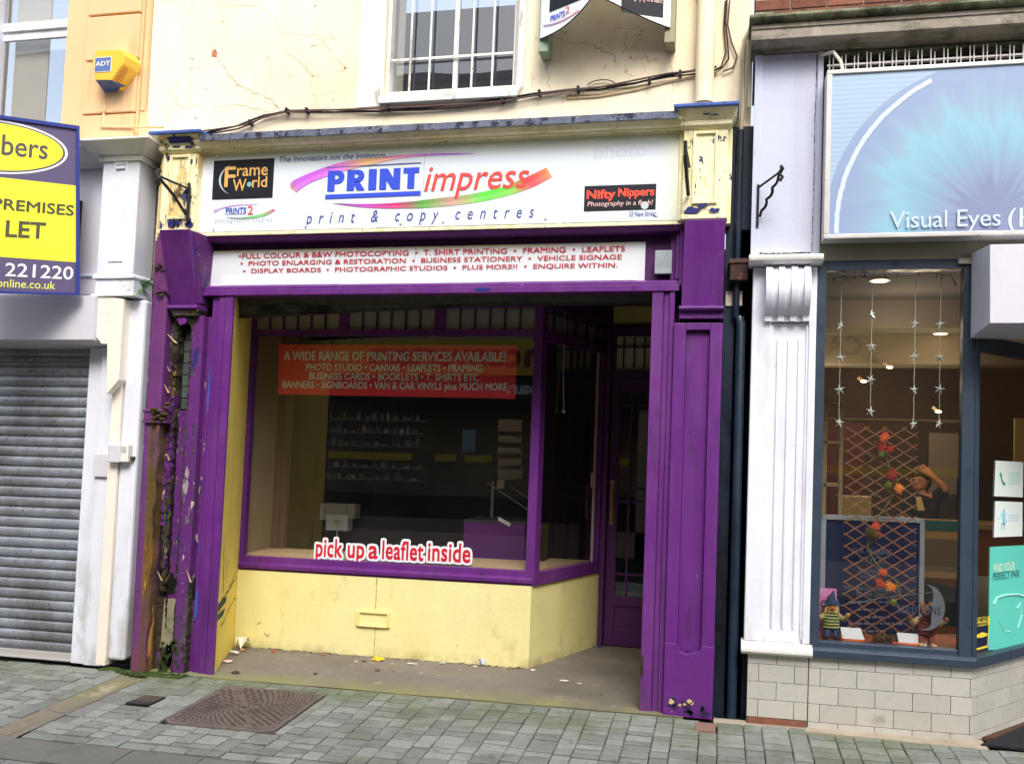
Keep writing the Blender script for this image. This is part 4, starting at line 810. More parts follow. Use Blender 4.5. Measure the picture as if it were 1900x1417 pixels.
# bold slab letters P R I N T drawn as outlines
def poly_letters(par, y, mt, x0, x1, z0, z1):
    # letters on a 0..100 x 0..100 design grid laid one after another: list of (outline, holes-free pieces)
    Wd = x1 - x0; Hh = z1 - z0
    def T(ax, w_, pts): return [(x0 + Wd * (ax + p[0] * w_ / 100), z0 + Hh * p[1] / 100) for p in pts]
    def arc(cx, cy, rx, ry, a0, a1, n=10): return [(cx + rx * math.cos(math.radians(lerp(a0, a1, k / n))), cy + ry * math.sin(math.radians(lerp(a0, a1, k / n)))) for k in range(n + 1)]
    mb = MB()
    def quadstrip(ax, w_, out, inn):
        o = T(ax, w_, out); i = T(ax, w_, inn)
        for k in range(len(o) - 1): mb.add([(o[k][0], y, o[k][1]), (o[k + 1][0], y, o[k + 1][1]), (i[k + 1][0], y, i[k + 1][1]), (i[k][0], y, i[k][1])], [(0, 1, 2, 3)])
    def pl(ax, w_, pts): q = T(ax, w_, pts); mb.add([(p[0], y, p[1]) for p in q], [tuple(range(len(q)))])
    # P
    aP, wP = .0, .19
    pl(aP, wP, [(2, 0), (45, 0), (45, 100), (2, 100)])
    quadstrip(aP, wP, [(45, 100)] + arc(62, 68, 38, 32, 90, -90) + [(45, 36)], [(45, 78)] + arc(56, 68, 10, 10, 90, -90) + [(45, 58)])
    # R
    aR, wR = .215, .205
    pl(aR, wR, [(2, 0), (42, 0), (42, 100), (2, 100)])
    quadstrip(aR, wR, [(42, 100)] + arc(58, 70, 36, 30, 90, -90) + [(42, 40)], [(42, 80)] + arc(52, 70, 10, 9, 90, -90) + [(42, 61)])
    pl(aR, wR, [(42, 42), (66, 46), (100, 0), (58, 0), (42, 28)])
    pl(.455, .10, [(0, 0), (88, 0), (88, 100), (0, 100)])
    aN, wN = .575, .225
    pl(aN, wN, [(0, 0), (34, 0), (34, 100), (0, 100)]); pl(aN, wN, [(66, 0), (100, 0), (100, 100), (66, 100)])
    q = T(aN, wN, [(0, 100), (38, 100), (100, 0), (62, 0)]); mb.add([(p[0], y - .0006, p[1]) for p in q], [(0, 1, 2, 3)])
    aT, wT = .83, .17
    pl(aT, wT, [(0, 74), (100, 74), (100, 100), (0, 100)]); pl(aT, wT, [(28, 0), (72, 0), (72, 74), (28, 74)])
    return build('lettering', mb, mt, par)
a = F(607, 356, 0); b = F(779, 311, 0)
poly_letters(r, YS - .0008, blue, a[0], b[0], a[1], b[1])
def barF(p, q, th, mt, y=YS):
    a = F(*p, 0); b = F(*q, 0); return build('rule', MB().add([(a[0], y, a[1]), (b[0], y, b[1]), (b[0], y, b[1] + th), (a[0], y, a[1] + th)], [(0, 1, 2, 3)]), mt, r)
barF((604, 370), (781, 363), .030, blue, YS - .0008); barF((605, 313), (782, 303.4), .006, navy, YS - .0008)
def swoosh(par, top, bot, cols, y, fr=None):
    """ribbon between two pixel polylines of equal length with colour stops"""
    mb = MB(); n = len(top); tp = [F(u, v, 0) for u, v in top]; bt = [F(u, v, 0) for u, v in bot]; S = 6
    def cr(P_, t):
        i = min(int(t), len(P_) - 2); f = t - i; p0 = P_[max(i - 1, 0)]; p1 = P_[i]; p2 = P_[i + 1]; p3 = P_[min(i + 2, len(P_) - 1)]
        return [.5 * ((2 * p1[k]) + (-p0[k] + p2[k]) * f + (2 * p0[k] - 5 * p1[k] + 4 * p2[k] - p3[k]) * f * f + (-p0[k] + 3 * p1[k] - 3 * p2[k] + p3[k]) * f ** 3) for k in (0, 1)]
    tot = (n - 1) * S
    for k in range(tot):
        t0, t1 = k / S, (k + 1) / S; a = cr(tp, t0); b = cr(tp, t1); c = cr(bt, t1); d = cr(bt, t0)
        f = (k + .5) / tot * (len(cols) - 1); i = min(int(f), len(cols) - 2); cc = srgb(*[lerp(cols[i][j], cols[i + 1][j], f - i) for j in range(3)])
        mid0 = [lerp(a[j], d[j], .5) for j in (0, 1)]; mid1 = [lerp(b[j], c[j], .5) for j in (0, 1)]
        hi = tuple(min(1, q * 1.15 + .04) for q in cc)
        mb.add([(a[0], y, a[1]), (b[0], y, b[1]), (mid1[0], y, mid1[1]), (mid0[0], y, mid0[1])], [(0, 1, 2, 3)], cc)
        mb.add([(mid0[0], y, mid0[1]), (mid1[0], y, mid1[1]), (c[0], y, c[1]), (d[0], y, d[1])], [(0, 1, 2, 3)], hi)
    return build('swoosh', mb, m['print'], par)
def c8(u, v): return (520 + u / 3.654, 270 + v / 3.654)
swoosh(r, [c8(*p) for p in ((72, 285), (85, 245), (200, 190), (400, 120), (600, 88), (850, 65), (1100, 55), (1310, 56))],
       [c8(*p) for p in ((118, 325), (125, 308), (215, 250), (400, 185), (600, 135), (850, 84), (1100, 68), (1312, 59))],
       [(226, 160, 70), (190, 110, 215), (205, 100, 235), (215, 120, 220), (236, 190, 120), (232, 140, 205), (190, 110, 240), (150, 90, 190)], YS)
swoosh(r, [c8(*p) for p in ((345, 393), (600, 398), (850, 385), (1050, 362), (1300, 330), (1500, 285), (1650, 225), (1805, 153))],
       [c8(*p) for p in ((347, 394), (600, 423), (850, 427), (1050, 420), (1300, 392), (1500, 352), (1700, 290), (1845, 215))],
       [(120, 80, 130), (190, 70, 190), (205, 60, 120), (90, 170, 70), (205, 150, 140), (100, 225, 80), (120, 220, 80), (240, 70, 90), (226, 150, 90)], YS)
build('lettering', textF('impress', (787, 354.5), (982, 316.5), YS - .0016, ref='x', shear=.24, offset=.006), red, r)
build('lettering', textF('print & copy centres', (567, 415), (991, 388.5), YS, ref='x', shear=.25, space=2.1, offset=.002), navy, r)
gh = flat('ghost of removed letters', (218, 226, 238)); build('ghost_lettering', textF('photo', (1101, 293), (1200, 274), YS + .001, ref='x', shear=.1), gh, r); build('ghost_lettering', textF('your', (1136, 260), (1176, 249), YS + .001, ref='x', shear=.1), gh, r)
# framed logo panel on the left
x0, x1, z0, z1 = rectF((398, 298), (506, 368), 0); z1 = F(398, 299, 0)[1]; z0 = F(398, 371, 0)[1]
lg = build('logo_panel', MB().box(x0, x1, -.0055, -.0035, z0, z1), blk, r); gold = flat('logo gold', (236, 184, 104))
def inr(a, b, c, d): return lerp(x0, x1, a), lerp(x0, x1, b), lerp(z0, z1, c), lerp(z0, z1, d)
def inner_text(s, a, b, c, d, mt, par=lg, nm='lettering', y=YS, **k):
    q = inr(a, b, c, d); return build(nm, text_mb(s, q[0], q[1], q[2], q[3], y, **k), mt, par)
inner_text('F', .20, .37, .32, .82, gold, offset=.012); inner_text('rame', .40, .90, .58, .78, gold, ref='x', offset=.01); inner_text('W', .34, .56, .20, .50, gold, offset=.008); inner_text('rld', .66, .90, .28, .55, gold, offset=.008)
mb = MB(); q = inr(.61, .61, .36, .36); mb.cyl((q[0], YS, q[2]), (q[0], YS + .001, q[2]), .018, 16); build('globe', mb, flat('logo globe', (120, 190, 180)), lg)
mb = MB(); cx, cz = lerp(x0, x1, .44), lerp(z0, z1, .5); rx, rz = (x1 - x0) * .34, (z1 - z0) * .42; arc_ = []
for k in range(17):
    an = math.radians(lerp(115, 245, k / 16)); w_ = .10 * math.sin(math.pi * k / 16); arc_.append(((cx + rx * math.cos(an), YS, cz + rz * math.sin(an)), (cx + rx * (1 - w_) * math.cos(an), YS, cz + rz * (1 - w_ * .5) * math.sin(an))))
for a, b in zip(arc_, arc_[1:]): mb.add([a[0], b[0], b[1], a[1]], [(0, 1, 2, 3)])
build('crescent', mb, flat('logo silver', (190, 205, 215)), lg)
# small studio logo
build('lettering', textF('PRINTS', (419, 396.5), (457, 385), YS, offset=.02), flat('small blue', (70, 90, 190)), r); build('lettering', textF('2', (459, 398), (470, 382), YS, offset=.012), flat('small red', (228, 100, 96)), r)
swoosh(r, [(396, 391), (410, 386), (440, 380), (480, 379)], [(399, 395), (412, 388), (440, 382), (480, 380)], [(190, 150, 215), (200, 170, 225)], YS); swoosh(r, [(422, 403), (450, 404), (485, 398), (508, 388)], [(422, 404), (450, 407), (488, 402), (512, 391)], [(150, 120, 170), (110, 170, 120), (120, 200, 110), (225, 90, 120)], YS)
barF((419, 398.5), (456, 397.5), .003, flat('small blue', (70, 90, 190)))
build('lettering', textF('photographic studios', (398, 413.5), (505, 404.5), YS, ref='x', shear=.2, space=1.5), flat('small grey', (190, 186, 200)), r)
# nippers panel on the right
x0, x1, z0, z1 = F(1085, 346, 0)[0], F(1218, 340, 0)[0], F(1084, 393, 0)[1], F(1085, 346, 0)[1]
lg = build('logo_panel', MB().box(x0, x1, -.0055, -.0035, z0, z1), blk, r); nr = flat('nippers red', (244, 88, 66))
inner_text('Nifty', .04, .43, .50, .82, nr, lg, offset=.035); inner_text('Nippers', .48, .97, .56, .86, nr, lg, offset=.035)
inner_text('Photography in a flash!', .05, .96, .20, .38, flat('nippers pink', (245, 205, 200)), lg, shear=.15, offset=.004)
mb = MB(); q = inr(.85, .85, .17, .17); mb.cyl((q[0], YS + .0005, q[2]), (q[0], YS + .001, q[2]), .024, 20); build('flash', mb, flat('flash glow print', (205, 214, 226)), lg)
build('lettering', textF('33 New Street', (1167, 402), (1218, 391), YS, offset=.004), navy, r)
# services sign
r = root('services_sign', 'narrow white sign of red lettering listing printing services under the main sign', 'sign', (1.56, .1, 2.68))
x0, x1, z0, z1 = .031, 3.094, 2.684, 2.937
xm = F(769, 500, .1)[0]; pw = M('old white sign board', srgb(224, 228, 234), .5, .03, 1.5, .05, 20, [(srgb(226, 216, 140), 3, (1, 1, 1), .42, .1, .8, (2, 2.905, 2.935)), (srgb(60, 50, 50), 45, (1, 1, 1), .80, .01, .6)])
build('panel', MB().box(x0, xm - .001, .098, .115, z0, z1), pw, r); build('panel', MB().box(xm + .001, x1, .099, .115, z0, z1), pw, r)
pp_ = flat('patch white', (236, 240, 246)); a = F(632, 510, .1)[0]; b = F(903, 505, .1)[0]
build('overlay_strip', MB().box(.127, a - .002, .0955, .098, 2.690, 2.757), pp_, r); build('overlay_strip', MB().box(a, b, .0965, .098, 2.688, 2.756), pp_, r); build('overlay_strip', MB().box(b + .002, 3.031, .0955, .098, 2.690, 2.757), pp_, r)
dr_ = flat('deep red lettering', (186, 40, 52))
for s, L_, R_ in (('•FULL COLOUR & B&W PHOTOCOPYING  •  T. SHIRT PRINTING  •  FRAMING  •  LEAFLETS', (443, 479.5), (1160, 456)),
                  ('•  PHOTO ENLARGING & RESTORATION  •  BUSINESS STATIONERY  •  VEHICLE SIGNAGE', (446, 492.8), (1154, 471.5)),
                  ('•  DISPLAY BOARDS  •  PHOTOGRAPHIC STUDIOS  •  PLUS MORE!!  •  ENQUIRE WITHIN.', (451, 506.5), (1146, 487))):
    build('lettering', textF(s, L_, R_, .0935, offset=.012), dr_, r)
# junction box at the end of the fascia
r = root('junction_box', 'small square galvanised grey box at the right end of the purple fascia', 'junction box', (3.215, .06, 2.715))
build('body', MB().box(3.165, 3.262, .05, .115, 2.722, 2.865), M('galvanised box', srgb(150, 158, 166), .5, .15, 14, .3, 60, [(srgb(100, 100, 90), 10, (1, 1, .3), .62, .05, .6)], metal=.3), r, .006); build('lid', MB().box(3.160, 3.267, .042, .05, 2.718, 2.868), M('galvanised lid', srgb(158, 168, 176), .5, .15, 14, .2, metal=.3), r, .003)
# things in the window
yb = .93
r = root('window_banner', 'red banner of cream lettering advertising printing services hanging inside the shop window', 'banner', (1.0, yb, 2.0))
a = F(518, 639, yb); b = F(959.5, 640.5, yb); c = F(956, 739.5, yb); d = F(516, 731, yb)
build('cloth', MB().prism([(a[0], yb, a[1]), (b[0], yb, b[1]), (c[0], yb, c[1]), (d[0], yb, d[1])], (0, .003, 0)), M('red banner vinyl', srgb(253, 58, 60), .5, .03, 2), r)
cr_ = flat('banner cream', (255, 254, 240))
for s, L_, R_, kw in (('A WIDE RANGE OF PRINTING SERVICES AVAILABLE!', (527, 668), (939, 653), {}), ('PHOTO STUDIO • CANVAS • LEAFLETS • FRAMING', (568, 687), (896, 678), {}), ('BUSINESS CARDS • BOOKLETS • T. SHIRTS ETC', (574, 703.5), (888.5, 696.5), {}), ('BANNERS • SIGNBOARDS • VAN & CAR VINYLS plus MUCH MORE', (524.5, 719), (940.5, 716.5), {})):
    x0, z0 = F(*L_, yb); x1, z1 = F(*R_, yb)
    kz = .068 if 'WIDE' in s else .052
    build('lettering', text_mb(s, x0, x1, z0, z0 + kz, yb - .002, offset=.022), cr_, r)
yg = .912
r = root('window_sticker', 'red on white pick up a leaflet sticker low on the big shop window', 'sticker', (1.2, yg, .74))
s_ = ['pick', 'up', 'a', 'leaflet', 'inside']
spans = ((586, 634), (645, 675), (684, 700), (709, 785), (794, 872))
wht = flat('sticker white', (232, 240, 248)); rd = flat('sticker red', (206, 34, 54))
mo = MB(); mi = MB()
for s, (u0, u1) in zip(s_, spans):
    t = (u0 - 586) / 286; vb0 = lerp(1031, 1042, t); x0, z0 = F(u0, vb0, yg); x1, _ = F(u1, vb0, yg); hx = .088
    for k, ch in enumerate(s):
        pass
    text_mb(s, x0, x1, z0, z0 + hx, yg, ref='x', offset=.02, space=1.04, mb=mi)
    for dx, dz in ((-.012, 0), (.012, 0), (0, .012), (0, -.012), (-.009, -.009), (.009, -.009), (.009, .009), (-.009, .009), (0, 0)):
        text_mb(s, x0 + dx, x1 + dx, z0 + dz, z0 + dz + hx, yg + .0015 + .00005 * len(mo.v) / 5000, ref='x', offset=.045, space=1.04, mb=mo)
build('outline', mo, wht, r); build('lettering', mi, rd, r)
# cord, papers, boxes, plinth
q0 = F(1047, 640, 1.2); q1 = F(1046, 760, 1.2)
r = root('pull_cord', 'white pull cord hanging behind the narrow side pane', 'cord', (q0[0], 1.2, q1[1]))
build('cord', MB().tube([(q0[0], 1.2, 2.7), (q0[0], 1.2, 2.2), (q1[0], 1.2, q1[1])], .004, 6), m['cord'], r, smooth=True); mb = MB(); mb.ball((q1[0], 1.2, q1[1] - .012), .014, 8, 6); build('knot', mb, m['cord'], r, smooth=True)
pos_ = ((946, 793, 'topmost of the five blank papers on the dark wall inside the shop'), (946, 815, 'second from the top of the five papers on the dark wall inside the shop'), (945, 836, 'middle one of the five papers on the dark wall inside the shop'), (946, 855, 'fourth from the top of the five papers on the dark wall inside the shop'), (947, 876, 'lowest and curling one of the five papers on the dark wall inside the shop'))
for i, (u, v, lb_) in enumerate(pos_):
    x, z = F(u, v, 2.6); h = .075; w_ = .11; mb = MB(); mb.xz([(x - w_, z - h), (x + w_, z - h + (.02 if i == 4 else 0)), (x + w_, z + h), (x - w_ - (.02 if i == 4 else 0), z + h - (.03 if i == 4 else 0))], 2.6, .004)
    tagit(build('notice_paper', mb, m['paper_grey']), lb_, 'paper', 'papers on the dark wall')
mb = MB(); mb.box(1.9, 2.55, 2.61, 2.63, 0, 2.8); P('partition', mb, m['inner_dark'])
x0, z0 = F(858, 1040, 1.75); x1, z1 = F(975, 965, 1.75); z1 = F(858, 965, 1.75)[1]
r = root('display_plinth', 'purple box plinth standing inside the window', 'plinth', ((x0 + x1) / 2, 1.9, 0))
build('box', MB().box(x0, x1, 1.75, 2.3, .02, z1 - .01), M('purple plinth board', srgb(112, 52, 132), .5, .06), r, .004); build('top', MB().box(x0 - .005, x1 + .005, 1.745, 2.305, z1 - .01, z1 + .008), M('grey plinth top', srgb(86, 80, 84), .4, .1), r, .003)
r = root('display_easel', 'clear acrylic slanted display easel standing on the purple plinth', 'easel', (x0 + .4, 2.0, z1 + .01))
clr = M('clear acrylic edge', srgb(150, 155, 160), .2, .05)
mb = MB(); mb.tube([F(905, 895, 2.0)[0:1] + (2.0,) + F(905, 895, 2.0)[1:], (F(982, 945, 2.0)[0], 1.95, F(982, 945, 2.0)[1])], .006, 6); build('rail', mb, clr, r)
mb = MB(); mb.tube([F(938, 900, 2.0)[0:1] + (2.1,) + F(938, 900, 2.0)[1:], (F(985, 930, 2.0)[0], 2.1, F(985, 930, 2.0)[1])], .006, 6); build('rail', mb, clr, r)
a = F(915, 893, 2.05); mb = MB(); mb.box(a[0] - .012, a[0] + .012, 2.04, 2.06, z1 + .01, a[1]); build('upright', mb, clr, r)
a = F(930, 895, 2.05); mb = MB(); mb.box(a[0] - .03, a[0] + .03, 2.02, 2.05, a[1] - .05, a[1] + .02); build('clamp', mb, m['paper_grey'], r)
a = F(935, 965, 1.74); mb = MB(); mb.xz([(a[0] - .05, a[1] + .03), (a[0] + .06, a[1] - .02), (a[0] + .05, a[1] - .05), (a[0] - .05, a[1] + .0)], 1.735, .003); tagit(build('price_ticket', mb, m['paper']), 'crumpled white ticket on the front edge of the purple plinth', 'ticket')
for (u, v, w_, h, nm, lb_, ct) in ((622, 949, .17, .075, 'card_box', 'wide pale card box standing in the window behind the leaflet sticker', 'box'), (655, 948, .05, .065, 'carton', 'small pale carton to the right of the wide card box in the window', 'carton')):
    x, z = F(u, v, 2.2); mb = MB(); mb.box(x - w_ * .75, x + w_ * .75, 2.15, 2.28, z - h, z + h); tagit(build(nm, mb, m['paper_grey'], bev=.003), lb_, ct)
x, z = F(629, 967, 2.18)
r = root('socket_box', 'small white wall socket box with a dangling wire under the pale card box', 'socket box', (x, 2.15, z - .08))
build('box', MB().box(x - .11, x + .10, 2.14, 2.26, z - .08, z + .06), m['paper'], r, .003); build('knob', MB().cyl((x, 2.14, z), (x, 2.125, z), .02), m['paper_grey'], r); build('wire', MB().tube([(x, 2.13, z - .07), (x + .02, 2.12, z - .14), (x + .03, 2.12, z - .2)], .006, 6), m['cord'], r)
# ================================================================== BETWEEN THE SHOPS
mb = MB(); mb.box(3.594, 3.80, .10, .3, -.03, 3.66); tagit(build('party_wall', mb, m['black_blue']), 'narrow strip of dark blue painted wall between the purple and white pilasters', 'wall')
r = root('downpipe', 'dark blue downpipe running to the ground between the purple and white pilasters', 'downpipe', (3.695, .06, 0))
mb = MB(); mb.tube([(3.705, .06, 0), (3.70, .06, 2.40), (3.69, .075, 2.44)], .030, 12); build('pipe', mb, m['pipe_blue'], r, smooth=True)
mb = MB(); mb.tube([(3.668, .07, 2.44), (3.668, .07, 3.62)], .022, 10); build('upper_pipe', mb, m['black_blue'], r, smooth=True)
r = root('iron_box', 'rusty black iron box fixed above a faded notice between the shops', 'switch box', (3.69, .04, 2.66))
rusty = M('rusty black iron', srgb(62, 44, 42), .8, .4, 20, .8, 50, [(srgb(120, 72, 60), 14, (1, 1, 1), .58, .04, .8)])
build('body', MB().box(3.625, 3.735, .0, .11, 2.665, 2.775), rusty, r, .005); build('lid', MB().hexa([(3.615, -.01, 2.77), (3.745, -.01, 2.77), (3.745, .11, 2.77), (3.615, .11, 2.77), (3.62, .0, 2.80), (3.74, .0, 2.80), (3.74, .11, 2.80), (3.62, .11, 2.80)]), rusty, r, .003)
r = root('warning_plate', 'small faded rusty white plate with red lettering reading push up for off', 'notice', (3.655, .09, 2.515))
build('plate', MB().box(3.605, 3.705, .090, .094, 2.52, 2.61), M('faded enamel plate', srgb(200, 190, 180), .6, .15, 20, .2, 60, [(srgb(90, 60, 45), 18, (1, 1, 1), .66, .02, .9)]), r)
pr = flat('faded red print', (170, 90, 90))
for i, (s, a, b) in enumerate((('FIREMAN SWITCH', 3.612, 3.698), ('PUSH UP', 3.630, 3.685), ('FOR OFF', 3.630, 3.685))): build('lettering', text_mb(s, a, b, 2.590 - .022 * i, 2.602 - .022 * i, .0885, offset=.01), pr, r)
# rainwater pipe, purple below and yellow above, at the left of the shop
r = root('downpipe', 'square purple downpipe stained rusty brown beside the rotten left pilaster', 'downpipe', (-.26, -.02, 0))
mb = MB(); mb.box(-.318, -.205, -.045, .05, 1.706, 3.02); build('pipe', mb, m['purple_rust'], r, .012)
mb = MB()
for k in range(34):
    za, zb = k * .05, k * .05 + .05; o1, o2 = [.012 * noise.noise((z_ * 7, 3, 1)) for z_ in (za, zb)]
    mb.hexa([(-.318, -.04, za), (-.205 + o1, -.045 + o1, za), (-.205 + o1, .05, za), (-.318, .05, za), (-.318, -.04, zb), (-.205 + o2, -.045 + o2, zb), (-.205 + o2, .05, zb), (-.318, .05, zb)])
build('lower_length', mb, m['pipe_low'], r)
mb = MB(); mb.box(-.318, -.205, -.045, .05, 3.022, 3.58); build('upper_length', mb, M('dirty yellow pipe paint', srgb(214, 184, 128), .6, .12, 6, .5, 60, [(srgb(110, 80, 50), 6, V, .58, .06, .7)]), r, .012)
mb = MB(); mb.box(-.335, -.15, -.06, .05, 1.705, 1.725); mb.box(-.335, -.15, -.06, .05, 1.78, 1.80); mb.box(-.328, -.16, -.052, .05, 1.725, 1.78); build('socket', mb, m['purple_rust'], r, .005)
mb = MB()
for k in range(26): mb.ball((U(-.25, -.14), U(-.075, -.05), U(1.70, 1.84)), U(.008, .02), 6, 4, sx=1.3, sz=.7)
build('moss', mb, M('brown moss', srgb(72, 62, 28), .95, .4, 40, .6), r)
r2 = root('conduit', 'thin purple pipe in the dark gap beside the white shop pilaster', 'conduit', (-.345, .03, 0)); mb = MB(); mb.tube([(-.348, .03, 0), (-.348, .03, 3.0)], .018, 8); build('pipe', mb, m['purple_worn'], r2, smooth=True)
mb = MB(); mb.tube([(-.348, .03, 3.0), (-.345, .03, 3.55)], .019, 8); build('upper_length', mb, m['cream_peel'], r2, smooth=True)
mb = MB(); mb.box(-.384, -.2, .06, .3, 0, 3.6); tagit(build('gap_wall', mb, M('dark crumbling mortar', srgb(52, 46, 40), .95, .4, 14, 1.2, 30, [(srgb(150, 145, 125), 14, (1, 1, .5), .66, .02, .8)])), 'dark crumbling strip of wall behind the purple downpipe', 'wall')
# cream downpipe on the upper wall
r = root('downpipe', 'cream painted round downpipe ending above the right capital of the purple shop', 'downpipe', (3.44, .05, 3.75))
mb = MB(); mb.tube([(3.437, .04, 3.80), (3.437, .04, 5.6)], .058, 20); build('pipe', mb, m['cream_pipe'], r, smooth=True)
mb = MB(); mb.tube([(3.437, .04, 3.775), (3.437, .04, 3.81)], [.045, .058], 20); mb.tube([(3.437, .04, 3.745), (3.437, .04, 3.775)], .03, 14); build('shoe', mb, M('stained pipe end', srgb(205, 165, 120), .8, .3, 20), r, smooth=True)
mb = MB(); mb.box(3.37, 3.50, .10, .125, 4.5, 4.56); build('bracket', mb, m['render'], r)
# upper wires
r = root('cable_bundle', 'bundle of old brown cables clipped across the cream wall above the purple shop', 'cable', (1.6, .08, 3.8))
base = [(360, 249), (400, 243), (440, 236), (465, 228), (490, 216), (530, 207), (600, 206), (700, 205), (780, 201), (850, 196), (930, 188), (990, 176), (1050, 168), (1110, 164), (1180, 153), (1240, 140), (1290, 133), (1330, 128)]
for k in range(6):
    o = U(-4, 4); pts = []
    for i, (u, v) in enumerate(base):
        sp = 2.5 + 3 * abs(math.sin(i * 1.3 + k)); x, z = F(u, v + o * .3 + sp * math.sin(i * .9 + k * 2.1) * .7, .09); pts.append((x, .10 - .012 * (k % 3), z))
    build('cable', MB().tube(pts, .0042 if k % 2 else .006, 6), m[['cable', 'cable_dark', 'cable'][k % 3]], r, smooth=True)
for k in range(2):
    pts = [(F(u, v + 8 + 3 * k + 3 * math.sin(i * .8 + k), .1)[0], .112, F(u, v + 8 + 3 * k + 3 * math.sin(i * .8 + k), .1)[1]) for i, (u, v) in enumerate(base[12:])]
    build('cable', MB().tube(pts, .006, 6), m['cable_pale'], r, smooth=True)
mb = MB()
for u, v in ((465, 228), (533, 206), (570, 206), (720, 201), (933, 187), (1001, 173), (1073, 166), (1205, 150), (1262, 137)):
    x, z = F(u, v, .09); mb.box(x - .008, x + .008, .065, .12, z - .016, z + .016)
build_each('clip', mb, m['cable_dark'], r)
x, z = F(1116, 158, .1); an = [(x + .09 * math.cos(t), .1, z + .035 * math.sin(t)) for t in [k * math.pi / 8 for k in range(9)]]; build('cable', MB().tube(an, .004, 5), m['cable'], r, smooth=True)
r = root('cable_drop', 'cables dropping down the wall beside the cream downpipe towards the grey stone cornice', 'cable', (3.6, .08, 3.9))
for k, L_ in enumerate(([(1349, 0), (1346, 40), (1350, 80), (1352, 110), (1340, 126), (1325, 130)], [(1354, 0), (1350, 45), (1358, 80), (1368, 105), (1360, 125), (1342, 132)], [(1346, 0), (1343, 50), (1347, 95), (1338, 122), (1322, 131)])):
    P_ = [(F(u, v, .09)[0], .09 + .008 * k, F(u, v, .09)[1]) for u, v in L_]; build('cable', MB().tube(P_, .006, 6), m['cable' if k else 'cable_dark'], r, smooth=True)
for k, L_ in enumerate(([(1395, 45), (1388, 60), (1381, 75), (1379, 120), (1378, 200), (1375, 240)], [(1399, 52), (1392, 70), (1391, 120), (1390, 200)])):
    P_ = [(F(u, v, .05)[0], .06, F(u, v, .05)[1]) for u, v in L_]; build('cable', MB().tube(P_, .013, 8), m['olive_wood'], r, smooth=True)
# curved V sign high on the wall
r = root('projecting_sign', 'white V shaped sign with curved lower edges on timber posts high on the cream wall', 'sign', (2.8, .05, 4.15))
def post(px, mt): 
    x, z = px; build('post', MB().box(x - .045, x + .02, -.03, .118, z, 5.2), mt, r, .004)
xl, zl = F(1003, 100, 0); post((xl + .035, zl), m['green_wood']); xr, zr = F(1252, 82, 0); post((xr - .02, zr), m['olive_wood'])
P0 = Vector((xl, -.035, 0)); P1 = Vector((xr - .03, -.035, 0)); apx = Vector((F(1098, 0, -.26)[0], -.26, 0))
zb0 = F(997, 78, 0)[1]; zb1 = F(1247, 57, 0)[1]; zt = 5.2
def vleaf(A0, A1, zb, za, mt, nm, rev=False):
    D_ = A1 - A0; n_ = Vector((D_.y, -D_.x, 0)).normalized(); n_ = n_ if n_.y < 0 else -n_
    pts = []; N_ = 20
    for k in range(N_ + 1):
        t = k / N_; zz = lerp(zb, za, t ** (2.5 if A0 is P0 else 1.2)); p = A0 + D_ * t; pts.append((p.x, p.y, zz))
    q = [(A1.x, A1.y, zt), (A0.x, A0.y, zt)]
    o = build(nm, MB().prism(pts + q, -n_ * .006), mt, r)
    build('edge', MB().tube([Vector(p) + n_ * .001 for p in pts], .004, 6), m['dark_metal'], o)
    def fr(a, b): p = A0 + D_.normalized() * a + n_ * .002; return (p.x, p.y, b)
    return o, fr, D_.length
lw = flat('white composite board', (240, 243, 248), .35)
oL, fL, LL = vleaf(P0, apx, zb0, zb0 + .14, lw, 'sign_leaf')
oR, fR, LR = vleaf(P1, apx, zb1, zb1 + .16, lw, 'sign_leaf')
def panel(par, fr, a0, a1, b0, b1, mt, nm='logo_panel', n=None): 
    return build(nm, MB().add([fr(a0, b0), fr(a1, b0), fr(a1, b1), fr(a0, b1)], [(0, 1, 2, 3)]), mt, par)
pb = panel(oL, fL, .075, .40, zb0 + .155, zb0 + .60, blk)
fL2 = lambda a, b: tuple(Vector(fL(a, b)) + Vector((-.001, -.0015, 0)))
fL3 = lambda a, b: tuple(Vector(fL(a, b)) + Vector((-.002, -.003, 0)))
build('lettering', text_mb('W rld', .15, .36, zb0 + .25, zb0 + .32, 0, frame=fL3, offset=.01), gold, pb)
build('lettering', text_mb('PRINTS', .09, .21, zb0 + .09, zb0 + .125, 0, frame=fL2, offset=.02), blue, oL); build('lettering', text_mb('2', .215, .25, zb0 + .10, zb0 + .145, 0, frame=fL2), flat('small red', (228, 100, 96)), oL)
mb = MB(); 
for k in range(12):
    a, b = lerp(.03, .33, k / 12), lerp(.03, .33, (k + 1) / 12); f = lambda t: zb0 + .06 + .9 * (t - .16) ** 2
    mb.add([fL2(a, f(a)), fL2(b, f(b)), fL2(b, f(b) + .008), fL2(a, f(a) + .008)], [(0, 1, 2, 3)], srgb(160 + 5 * k, 130, 190 - 4 * k))
build('swoosh', mb, m['print'], oL)
fR2 = lambda a, b: tuple(Vector(fR(a, b)) + Vector((.001, -.0015, 0))); fR3 = lambda a, b: tuple(Vector(fR(a, b)) + Vector((.002, -.003, 0)))
pb = panel(oR, fR, .05, .33, zb1 + .06, zb1 + .40, blk)
def rtext(s, a0, a1, z0, z1, mt, **k): build('lettering', text_mb(s, a0, a1, z0, z1, 0, frame=lambda p, q: fR3(.38 - p, q), **k), mt, pb)
rtext('Nifty Nippers', .07, .31, zb1 + .24, zb1 + .30, nr, offset=.03); rtext('Photography in a flash!', .065, .32, zb1 + .15, zb1 + .19, flat('nippers pink', (245, 205, 200)), offset=.006)
